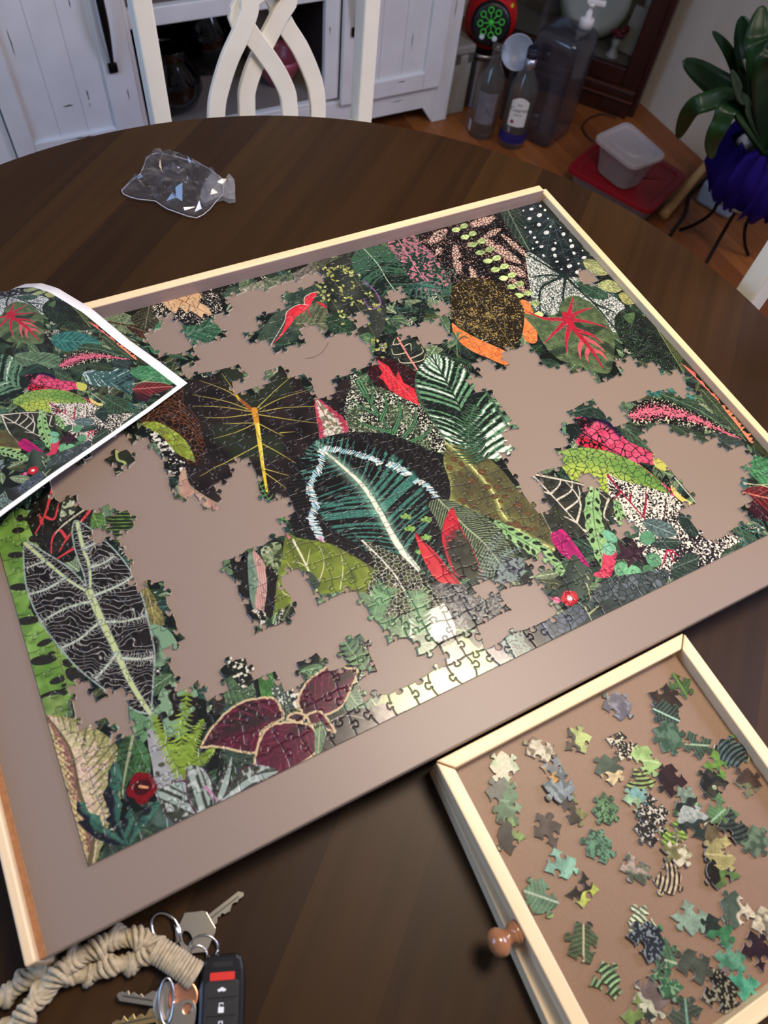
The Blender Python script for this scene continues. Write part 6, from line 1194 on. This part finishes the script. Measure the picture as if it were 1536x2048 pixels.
# ------------------------------------------------------------------ things on the floor by the cabinet
CLR = clear('clear_glass', (244, 245, 246), .04, .03, 1., haze=.07, hcol=(150, 150, 138))  # grey haze mixed into the glass stands in for reflections on the bottles
def bottle(label, x, y, cap, lab, h=.285, r=.043):
    t = thing('bottle', (x, y, 0), label, 'bottle')
    lathe('glass', [(0, .002), (r*.9, .0), (r, .006), (r, h*.60), (r*.92, h*.67), (r*.55, h*.76), (r*.38, h*.82), (r*.36, h*.95), (r*.42, h*.96), (r*.42, h*.985), (r*.30, h*.985), (r*.28, h*.84), (r*.5, h*.75), (r*.86, h*.66), (r*.93, h*.60), (r*.93, .012), (0, .012)], CLR, t, 32)
    return t
b1 = bottle('clear glass bottle with a faded label and no cap beside the white cabinet', 1.511, 1.700, 0, 0, .27)
def arc_label(name, r, a0, a1, z0, z1, M, parent, arch=0.):
    n = 14; v = []; f = []
    for i in range(n+1):
        a = a0+(a1-a0)*i/n; zz = z1+arch*(math.sin(PI*i/n)); v += [(r*math.cos(a), r*math.sin(a), z0), (r*math.cos(a), r*math.sin(a), zz)]
    for i in range(n): f.append((2*i, 2*i+2, 2*i+3, 2*i+1))
    o = pyd(name, v, f, M, parent); s = o.modifiers.new('paper', 'SOLIDIFY'); s.thickness = .0002; s.offset = 1; return o
fa = math.atan2(CAMC[1]-1.66, CAMC[0]-1.55)
arc_label('faded_label', .0434, fa-.7, fa+.7, .055, .150, mat('faded_label', (128, 124, 128), .5, alpha=.55, noise=.15, scale=60), b1)
arc_label('small_sticker', .0436, fa-1.35, fa-.95, .016, .050, mat('sticker', (182, 186, 196), .5), b1)
b2 = bottle('clear tequila bottle with an arched white label and a dark blue base band', 1.578, 1.624, 1, 1)
lathe('neck_sleeve', [(.0152, .232), (.0165, .24), (.0165, .262), (.0160, .262)], mat('silver_sleeve', (170, 172, 176), .3, .9), b2, 24, cap=False)
lathe('cap', [(.0165, .262), (.0172, .264), (.0172, .286), (.0155, .289), (0, .289)], mat('navy_cap', (26, 30, 46), .35), b2, 24)
lb = arc_label('white_label', .0434, fa-.62, fa+.66, .078, .152, mat('white_label', (222, 220, 210), .5), b2, .014)
arc_label('blue_band', .0435, fa-1.5, fa+1.5, .022, .052, mat('blue_band', (36, 32, 96), .4), b2)
def text(name, s, size, loc, rz, M, parent, ext=.0001, al='CENTER', r=None):
    cu = bpy.data.curves.new(name, 'FONT'); cu.body = s; cu.size = size; cu.align_x = al; cu.extrude = ext; cu.resolution_u = 3
    o = bpy.data.objects.new(name, cu); C.objects.link(o); dg = bpy.context.evaluated_depsgraph_get(); me = bpy.data.meshes.new_from_object(o.evaluated_get(dg)); bpy.data.objects.remove(o)
    if r:                                     # wrap round the bottle
        for v_ in me.vertices: a = rz+v_.co.x/r; v_.co = ((r+v_.co.z)*math.cos(a), (r+v_.co.z)*math.sin(a), loc[2]+v_.co.y)
    o = link(name, me, parent, [M]); return o
INK = mat('label_ink', (40, 38, 36), .6)
text('lettering', 'Jose', .010, (0, 0, .142), fa+.02, INK, lb, r=.0438); text('lettering', 'Cuervo', .0185, (0, 0, .123), fa+.02, INK, lb, r=.0438); text('lettering', 'ESPECIAL', .0065, (0, 0, .112), fa+.02, INK, lb, r=.0438)
sl = pyd('seal', [(.0439*math.cos(fa-.30+.13*math.cos(a)), .0439*math.sin(fa-.30+.13*math.cos(a)), .092+.0056*math.sin(a)) for a in np.linspace(0, 2*PI, 14, endpoint=False)], [tuple(range(14))], mat('red_seal', (140, 40, 32), .5), lb)
text('lettering', 'A', .034, (0, 0, .085), fa+.1, mat('faint_ink', (92, 90, 96), .6), b1, r=.0438)
# beige box by the cabinet
t = thing('storage_box', (1.482, 1.93, 0), 'dull grey lidded box squeezed between cabinet and steel can', 'box')
GB = mat('grey_box', (150, 146, 134), .5, noise=.05, scale=10)
box('body', -.034, .034, -.11, .14, 0, .185, GB, t, .006); box('lid', -.037, .037, -.113, .143, .185, .212, mat('grey_lid', (136, 132, 122), .5), t, .006)
for s in (-1, 1): box('latch', s*.022-.006, s*.022+.006, -.118, -.112, .165, .192, mat('latch', (84, 80, 74), .5), t, .001)
# ribbed steel can with the beetle shaped bubble machine on it
cx_, cy_ = 1.592, 1.872
t = thing('steel_can', (cx_, cy_, 0), 'ribbed bright steel can under the red beetle toy', 'can'); pr = [(0, 0), (.058, 0)]
for k in range(13): z = .004+k*.0130; pr += [(.060, z), (.0565, z+.006)]
pr += [(.060, .178), (.066, .181), (.068, .189), (.066, .197), (.062, .197), (.060, .185), (0, .185)]
lathe('drum', pr, mat('can_steel', (160, 160, 158), .3, .95), t, 40); t.children[0].scale = (1, 1, .88)
bt = thing('bubble_machine', (cx_-.002, cy_, .1740), 'red beetle toy with yellow spots and a green bubble wheel on the steel can', 'toy')
bt.scale = (1.16, 1.16, 1.16)
RED = mat('toy_red', (190, 18, 22), .3); bv = Vector((CAMC[0]-cx_, CAMC[1]-cy_, .62)).normalized()
def ball(name, c, r, M, parent, sx=1, sy=1, sz=1, n=24):
    bm = bmesh.new(); bmesh.ops.create_uvsphere(bm, u_segments=n, v_segments=n//2, radius=r); bmesh.ops.scale(bm, vec=(sx, sy, sz), verts=bm.verts); o = bmo(name, bm, M, parent, smooth=True); o.location = c; return o
ball('shell', (0, 0, .070), .068, RED, bt, 1, 1, 1.12, 36)
fc = Vector((.004, 0, .068)); side = Vector((0, 0, 1)).cross(bv).normalized(); upv = bv.cross(side).normalized()
fm = Matrix((( side.x, upv.x, bv.x), (side.y, upv.y, bv.y), (side.z, upv.z, bv.z))).to_4x4()
def on_face(o, c): o.matrix_local = Matrix.Translation(c)@fm
F_ = fc+bv*.0585-upv*.004
o = lathe('face', [(0, 0), (.046, 0), (.046, .010), (.043, .016), (.036, .018), (0, .018)], mat('toy_black', (12, 12, 13), .35), bt, 36); on_face(o, F_-bv*.004); o.scale = (1.12, 1.12, 1)
wh = thing('bubble_wheel', (0, 0, 0)); wh.parent = bt; on_face(wh, F_+bv*.0150); wh.scale = (1.15, 1.15, 1)
GN = mat('toy_green', (70, 190, 60), .4); lathe('hub', [(0, 0), (.006, 0), (.006, .004), (0, .005)], GN, wh, 16)
for k in range(8):
    a = 2*PI*k/8+.2; c = (.0235*math.cos(a), .0235*math.sin(a)+.004, .002); hb = (0, .004)
    tube('ring', [(c[0]+.0058*math.cos(b), c[1]+.0058*math.sin(b), .002) for b in np.linspace(0, 2*PI, 16, endpoint=False)], .0014, GN, wh, 6, closed=True)
    tube('spoke', [(.005*math.cos(a), .004+.005*math.sin(a), .002), (.0175*math.cos(a), .004+.0175*math.sin(a), .002)], .0012, GN, wh, 6)
wh.children[0].location = (0, .004, 0)
for s in (-1, 1):
    o = lathe('eye', [(0, .002), (.0022, .002), (.0024, .0005), (.0066, .0005), (.0068, .003), (.0024, .0035), (0, .0025)], mat('toy_eye', (200, 204, 206), .4), bt, 20); on_face(o, F_+bv*.0145+side*s*.0165-upv*.0285)
for a, b in ((-.95, .62), (.95, .55), (-.5, 1.25), (.55, 1.2)):
    d = (bv*math.cos(a)*math.cos(b)+side*math.sin(a)*math.cos(b)+upv*math.sin(b)).normalized()
    o = ball('spot', (0, 0, 0), .0125, mat('toy_yellow', (226, 196, 30), .4), bt, 1, 1, .25, 16); o.matrix_local = Matrix.Translation(Vector((0, 0, .072))+Vector((d.x*.064, d.y*.064, d.z*.071)))@d.to_track_quat('Z', 'Y').to_matrix().to_4x4()
# tall clear container with a white pump
P0, P1_, P3 = np.array([1.664, 1.545]), np.array([1.604, 1.672]), np.array([1.800, 1.604])
P2_ = P1_+P3-P0; t = thing('pump_container', (P0[0], P0[1], 0), 'tall clear plastic container with a white pump top before the dark hutch', 'container')
SMK = clear('smoky_plastic', (206, 206, 212), .12, .07, 1., haze=.05, hcol=(150, 152, 165))
def rect_lathe(name, prof, M, parent):       # prof: (inset, z); rounded rectangle cross-section on the four floor corners
    ctrs = [P0, P3, P2_, P1_]; cen = np.mean(ctrs, 0); v = []; f = []; n = 24
    for ins, z in prof:
        k0 = len(v)
        for c in range(4):
            a, b, d = ctrs[c-1], ctrs[c], ctrs[(c+1) % 4]; u1 = (a-b)/np.linalg.norm(a-b); u2 = (d-b)/np.linalg.norm(d-b); r_ = .022
            bb = b+(u1+u2)*ins
            for q in range(6): t_ = q/5; w1 = (1-t_)**2; w2 = t_**2; p = bb+u1*r_*w1+u2*r_*w2; v.append((p[0]-P0[0], p[1]-P0[1], z))
    for i in range(len(prof)-1):
        for j in range(n): f.append((i*n+j, i*n+(j+1) % n, (i+1)*n+(j+1) % n, (i+1)*n+j))
    f += [tuple(range(n))[::-1], tuple((len(prof)-1)*n+j for j in range(n))]
    return pyd(name, v, f, M, parent, True)
rect_lathe('body', [(.010, .001), (.002, .010), (0, .05), (0, .25), (.002, .300), (.008, .312), (.020, .318), (.045, .320)], SMK, t)
pc = (P0*.25+P3*.75+P2_*.0)*1.0+(P2_-P3)*.30
PWH = mat('pump_white', (226, 222, 212), .4)
pm = thing('pump', (pc[0]-P0[0], pc[1]-P0[1], .320)); pm.parent = t
lathe('collar', [(.021, 0), (.021, .020), (.019, .023), (.010, .025), (.009, .040), (.006, .042), (.006, .052), (.011, .053), (.011, .062), (.004, .066), (0, .066)], PWH, pm, 24)
bm = bmesh.new(); boxbm(bm, -.038, .016, -.008, .008, .058, .072); o = bmo('nozzle', bm, PWH, pm, bevel=.004); o.rotation_euler = (0, 0, math.radians(140))
t = thing('plastic_plate', (1.614, 1.736, .0), 'round pale grey plate on a stem standing between the bottles and the clear container', 'plate')
o = lathe('disc', [(0, 0), (.042, 0), (.047, .004), (.049, .012), (.046, .013), (.043, .006), (0, .005)], mat('pale_lid', (168, 176, 184), .35), t, 36); o.matrix_local = Matrix.Translation((0, 0, .215))@Vector((-.62, -.7, .35)).normalized().to_track_quat('Z', 'Y').to_matrix().to_4x4()
o = lathe('stem', [(.012, 0), (.012, .158), (.02, .162), (.0, .163)], mat('grey_stem', (96, 98, 102), .5), t, 12); o.location = (.012, .012, 0)
# ------------------------------------------------------------------ dark corner hutch with a glass door
HW = mat('dark_hutch_wood', (44, 20, 14), .35, c2=(56, 26, 18), scale=40, stretch=(1, 1, .1), bump=.04); HW2 = mat('dark_hutch_edge', (74, 40, 26), .3)
p0 = Vector((1.945, 1.733, 0)); ud = Vector((.608, -.793, 0)).normalized(); ang = math.atan2(ud.y, ud.x)
h = thing('corner_hutch', tuple(p0), 'tall dark wood corner hutch with a glass door in the room corner', 'hutch', None, ang)
def hb(name, u0, u1, d0, d1, z0, z1, M=HW, b=.003): return box(name, u0, u1, d0, d1, z0, z1, M, h, bevel=b)
UL, UR = -.42, .150
hb('base', UL, UR, -.012, .02, 0, .052); hb('base_molding', UL-.004, UR+.004, -.020, .0, .052, .060, HW2, .003); hb('base_molding', UL, UR, -.012, .0, .060, .082); hb('base_molding', UL-.002, UR+.002, -.016, .0, .082, .089, HW2, .003)
hb('stile', .097, UR, .0, .025, .089, 1.9); hb('stile', UL, UL+.05, .0, .025, .089, 1.9); hb('rail', UL+.05, .097, .0, .025, .089, .142); hb('rail', UL+.05, .097, 0, .025, 1.75, 1.9)
hb('side_return', UR-.002, UR+.02, .012, .085, 0, 1.9); hb('floor_board', UL+.02, .13, .025, .20, .118, .138, mat('hutch_floor', (120, 114, 104), .5), 0.001); hb('top_board', UL, UR, .0, .18, 1.9, 1.93)
hb('back_panel', UL+.05, .12, .205, .215, .12, 1.9, mat('hutch_back', (128, 122, 110), .6), .001); hb('side_panel', .112, .124, .027, .20, .139, 1.9, mat('hutch_inner', (104, 98, 88), .5), .001)
hb('glass_pane', UL+.05, .097, .010, .013, .142, 1.75, clear('pane_glass', (236, 238, 238), .03, .02, 1.), 0)
def hutch_pt(u, d, z): q = p0+ud*u+Vector((-ud.y, ud.x, 0))*d; return (q.x, q.y, z)
q = hutch_pt(-.085, .135, .139); t = thing('plate', q, 'large pale dinner plate standing on edge behind the hutch glass', 'plate')
o = lathe('dish', [(0, 0), (.075, 0), (.085, .004), (.118, .012), (.120, .014), (.085, .007), (.0, .004)], mat('plate_cream', (226, 222, 204), .3), t, 48); o.matrix_local = Matrix.Translation((0, 0, .122))@Vector((-.78, -.6, .12)).normalized().to_track_quat('Z', 'Y').to_matrix().to_4x4()
o = tube('rim_band', [(.1165*math.cos(a), .1165*math.sin(a), .0145) for a in np.linspace(0, 2*PI, 48, endpoint=False)], .0035, mat('plate_green', (96, 108, 70), .4), t, 6, closed=True); o.matrix_local = Matrix.Translation((0, 0, .122))@Vector((-.78, -.6, .12)).normalized().to_track_quat('Z', 'Y').to_matrix().to_4x4()
q = hutch_pt(.030, .06, .139); t = thing('figurine', q, 'white china figurine with dark red petals behind the hutch glass', 'figurine')
CH = mat('china_white', (190, 190, 184), .3); lathe('foot', [(0, 0), (.022, 0), (.024, .004), (.014, .012), (.010, .03), (.016, .045), (.006, .06), (0, .062)], CH, t, 20)
rr_ = random.Random(2)
for k in range(9): a = rr_.uniform(0, 6.28); e = rr_.uniform(.2, 1.2); ball('petal', (.018*math.cos(a), .018*math.sin(a), .062+.02*e), .014, mat('dark_red_petal', (110, 22, 36), .5), t, 1, .7, .5, 12)
q = hutch_pt(.070, .11, .139); t = thing('folded_napkin', q, 'folded pale cloth leaning beside the china figurine in the hutch', 'napkin')
for k in range(3): o = box('fold', -.022+k*.009, -.004+k*.009, -.03, .03, 0, .13-k*.02, mat('pale_cloth', (168, 166, 156), .8), t, .003); o.rotation_euler = (0, .22, .4)
# ------------------------------------------------------------------ food containers, stick, cable, boxes
FR = clear('frosted_plastic', (226, 222, 222), .3, .06, .8, haze=.20, hcol=(214, 206, 204)); REDL = mat('red_lid', (128, 10, 24), .4)
def quad_lathe(name, corners, prof, M, parent, r_=.03, org=(0, 0)):
    cs = [np.array(c) for c in corners]; v = []; f = []; n = 24
    for ins, z in prof:
        for c in range(4):
            a, b, d = cs[c-1], cs[c], cs[(c+1) % 4]; u1 = (a-b)/np.linalg.norm(a-b); u2 = (d-b)/np.linalg.norm(d-b); bb = b+(u1+u2)*ins
            for q in range(6): t_ = q/5; p = bb+u1*r_*(1-t_)**2+u2*r_*t_**2; v.append((p[0]-org[0], p[1]-org[1], z))
    for i in range(len(prof)-1):
        for j in range(n): f.append((i*n+j, i*n+(j+1) % n, (i+1)*n+(j+1) % n, (i+1)*n+j))
    f += [tuple(range(n))[::-1], tuple((len(prof)-1)*n+j for j in range(n))]
    return pyd(name, v, f, M, parent, False)
L0 = [at(x, y, .075)[:2] for x, y in ((1300, 430), (1378, 352), (1222, 262), (1130, 337))]; og = np.mean(L0, 0)
t = thing('food_box', (og[0], og[1], 0), 'wide clear food box with a red lid on the floor', 'food box')
quad_lathe('tub', L0, [(.03, .001), (.024, .006), (.014, .066)], FR, t, .03, og); quad_lathe('lid', L0, [(.006, .066), (0, .068), (0, .078), (.006, .080), (.022, .080), (.026, .0765), (.10, .0765)], REDL, t, .035, og)
zb = .081; lc = [at(x, y, zb+.098)[:2] for x, y in ((1268, 337), (1337, 312), (1256, 240), (1186, 272))]; og = np.mean(lc, 0)
t = thing('food_box', (og[0], og[1], zb), 'smaller frosted food box with a white lid standing on the red lid', 'food box')
quad_lathe('tub', lc, [(.030, .0), (.026, .004), (.012, .088)], FR, t, .03, og); FRL = clear('frosted_lid', (220, 216, 216), .3, .08, .8, haze=.34, hcol=(222, 216, 214))
quad_lathe('lid', lc, [(.003, .086), (0, .088), (0, .097), (.004, .100), (.014, .100), (.020, .096), (.034, .096), (.036, .099), (.040, .099)], FRL, t, .03, og)
t = thing('wooden_stick', (0, 0, 0), 'pale round wooden stick lying on the floor beside the red lidded box', 'stick'); a = np.array([1.815, 1.138, .015]); b = np.array([2.12, 1.285, .055])
tube('shaft', [a, a*.5+b*.5, b], [.0155, .014, .0125], mat('pale_stick', (186, 146, 92), .45, noise=.12, scale=30), t, 16)
t = thing('black_cable', (0, 0, 0), 'black cable running along the wooden stick on the floor', 'cable'); tube('wire', catm([(1.70, 1.00, .006), (1.80, 1.072, .006), (1.90, 1.13, .006), (1.98, 1.20, .006), (2.10, 1.25, .02), (2.135, 1.27, .10), (2.135, 1.26, .4)], 6), .0055, mat('black_rubber', (14, 13, 14), .5), t, 8)
t = thing('power_cord', (0, 0, 0), 'thin brown power cord curling from the hutch over the floor', 'cable'); tube('wire', catm([tuple(at(x, y, .004)) for x, y in ((1232, 236), (1206, 228), (1180, 236), (1166, 252), (1172, 270), (1190, 284), (1215, 290))], 6), .003, mat('brown_rubber', (52, 34, 22), .5), t, 8)
bq = at(1440, 412, 0); t = thing('white_box', (bq[0]+.03, bq[1]+.02, 0), 'white plastic tub with a thin wire under the plant stand', 'tub', None, .35)
box('tub', -.085, .085, -.06, .06, .001, .075, mat('white_tub', (158, 164, 170), .4), t, .012); tube('wire', [(-.09, -.062, .05), (-.03, -.066, .078), (.02, -.02, .082), (.03, .05, .081)], .002, BLK, t, 6)
# ------------------------------------------------------------------ plant with violet tulle on a wire stand
pc = Vector((1.85, .955, 0)); ps = thing('plant_stand', tuple(pc), 'black wire plant stand carrying the violet wrapped pot', 'plant stand')
for a in (-2.55, -.4, 1.7):
    ca, sa = math.cos(a), math.sin(a); tube('leg', catm([(.12*ca, .12*sa, .0065), (.085*ca, .085*sa, .05), (.055*ca, .055*sa, .12), (.075*ca, .075*sa, .20)], 6), .005, BLK, ps, 8)
tube('hoop', [(.075*math.cos(a), .075*math.sin(a), .20) for a in np.linspace(0, 2*PI, 32, endpoint=False)], .005, BLK, ps, 8, closed=True); lathe('dish', [(0, .196), (.08, .196), (.095, .204), (.10, .214), (.097, .214), (.08, .203), (0, .202)], mat('stand_dish', (116, 108, 88), .4), ps, 32)
pp = thing('potted_plant', (pc.x, pc.y, .203), 'dark green strap leaved plant in a pot wrapped in violet tulle', 'plant')
lathe('pot', [(0, 0), (.060, 0), (.064, .004), (.078, .11), (.084, .115), (.084, .125), (.076, .125), (.072, .11), (0, .105)], mat('patterned_pot', (150, 148, 140), .4, c2=(60, 64, 60), scale=30, thr=(.45, .55)), pp, 36)
TUL = clear('violet_tulle', (110, 90, 180), .6, .0, .1, haze=.70, hcol=(40, 27, 104))
rt = random.Random(6)
for k in range(13):
    a = 2*PI*k/13+rt.uniform(-.2, .2); rr0 = .088+rt.uniform(0, .02); V = []; F = []; n = 12; hh = rt.uniform(.10, .15); z0 = rt.uniform(-.015, .035)
    for i in range(n+1):
        for j in range(6):
            t_ = i/n; b = a+(t_-.5)*.85; rad = rr0+.028*math.sin(PI*j/5)+.012*math.sin(t_*19+k)*(j/5)+rt.uniform(-.003, .003); V.append((rad*math.cos(b), rad*math.sin(b), z0+hh*j/5+.012*math.sin(t_*13+k*2)))
    for i in range(n):
        for j in range(5): q = i*6+j; F.append((q, q+6, q+7, q+1))
    pyd('tulle_ruffle', V, F, TUL, pp, True)
LF = mat('leaf_green', (22, 46, 18), .34, c2=(32, 60, 26), scale=20, spec=.3); LF2 = mat('leaf_dark', (14, 32, 12), .36, c2=(20, 44, 18), scale=20, spec=.3)
def strap(pts, w_, M, fold=.25, name='leaf', hint=(-.62, -.42, .66)):
    P = catm([np.array(p) for p in pts], 7); n = len(P); v = []; f = []
    L = np.r_[0, np.cumsum([np.linalg.norm(P[i+1]-P[i]) for i in range(n-1)])]; L /= L[-1]
    for i in range(n):
        d = P[min(i+1, n-1)]-P[max(i-1, 0)]; d /= np.linalg.norm(d); s = np.cross(d, hint); 
        if np.linalg.norm(s) < .05: s = np.array([1., 0, 0])
        s /= np.linalg.norm(s); up = np.cross(s, d); t_ = L[i]; ww = w_*(.28+.72*math.sin(PI*min(t_*.62+.10, .5)))*(1 if t_ < .55 else math.sqrt(max(1-((t_-.55)/.45)**2.4, 0)))
        for k, (q, z) in enumerate(((-1, .25), (-.5, .06), (0, -.06), (.5, .06), (1, .25))): v.append(P[i]+s*ww*q+up*(ww*z*fold*2))
    for i in range(n-1):
        for k in range(4): q = i*5+k; f.append((q, q+1, q+6, q+5))
    o = pyd(name, v, f, M, pp, True); so = o.modifiers.new('t', 'SOLIDIFY'); so.thickness = .0014; return o
def rel(x, y, Y): q = aty(x, y, Y); return (q[0]-pc.x, q[1]-pc.y, q[2]-.203)
base = (0, 0, .12)
LV = [([base, rel(1478, 205, .99), rel(1420, 160, 1.03), rel(1365, 122, 1.05)], .030, LF2), ([base, rel(1470, 205, .94), rel(1410, 205, .95), rel(1378, 225, .97), rel(1355, 278, 1.0)], .022, LF), ([base, rel(1470, 215, .88), rel(1440, 250, .86), rel(1425, 285, .86), rel(1425, 318, .87)], .022, LF),
      ([base, rel(1482, 160, 1.02), rel(1455, 100, 1.05), rel(1425, 62, 1.07)], .014, LF2), ([base, rel(1505, 140, 1.0), rel(1490, 80, 1.03), rel(1482, 32, 1.05)], .032, LF2), ([base, rel(1520, 120, .95), rel(1515, 70, .97), rel(1525, 10, 1.0)], .034, LF), ([base, rel(1530, 150, .90), rel(1545, 100, .90), rel(1580, 60, .9)], .034, LF2),
      ([base, (.08, -.06, .20), (.17, -.10, .24), (.25, -.14, .22)], .03, LF), ([base, (.06, .06, .22), (.13, .12, .30), (.20, .16, .30)], .03, LF2), ([base, (.02, -.08, .2), (.06, -.17, .24), (.10, -.24, .2)], .03, LF), ([base, rel(1495, 215, .90), rel(1480, 190, .87), rel(1462, 140, .85)], .016, LF2)]
for p_, w_, M in LV: strap(p_, w_, M)
tube('bare_stem', [base, rel(1500, 160, 1.0), rel(1488, 120, 1.0)], [.004, .0035, .003], mat('pale_stem', (150, 140, 110), .6), pp, 8)
lathe('soil', [(0, .104), (.072, .108), (0, .110)], mat('soil', (44, 32, 22), .9), pp, 24)
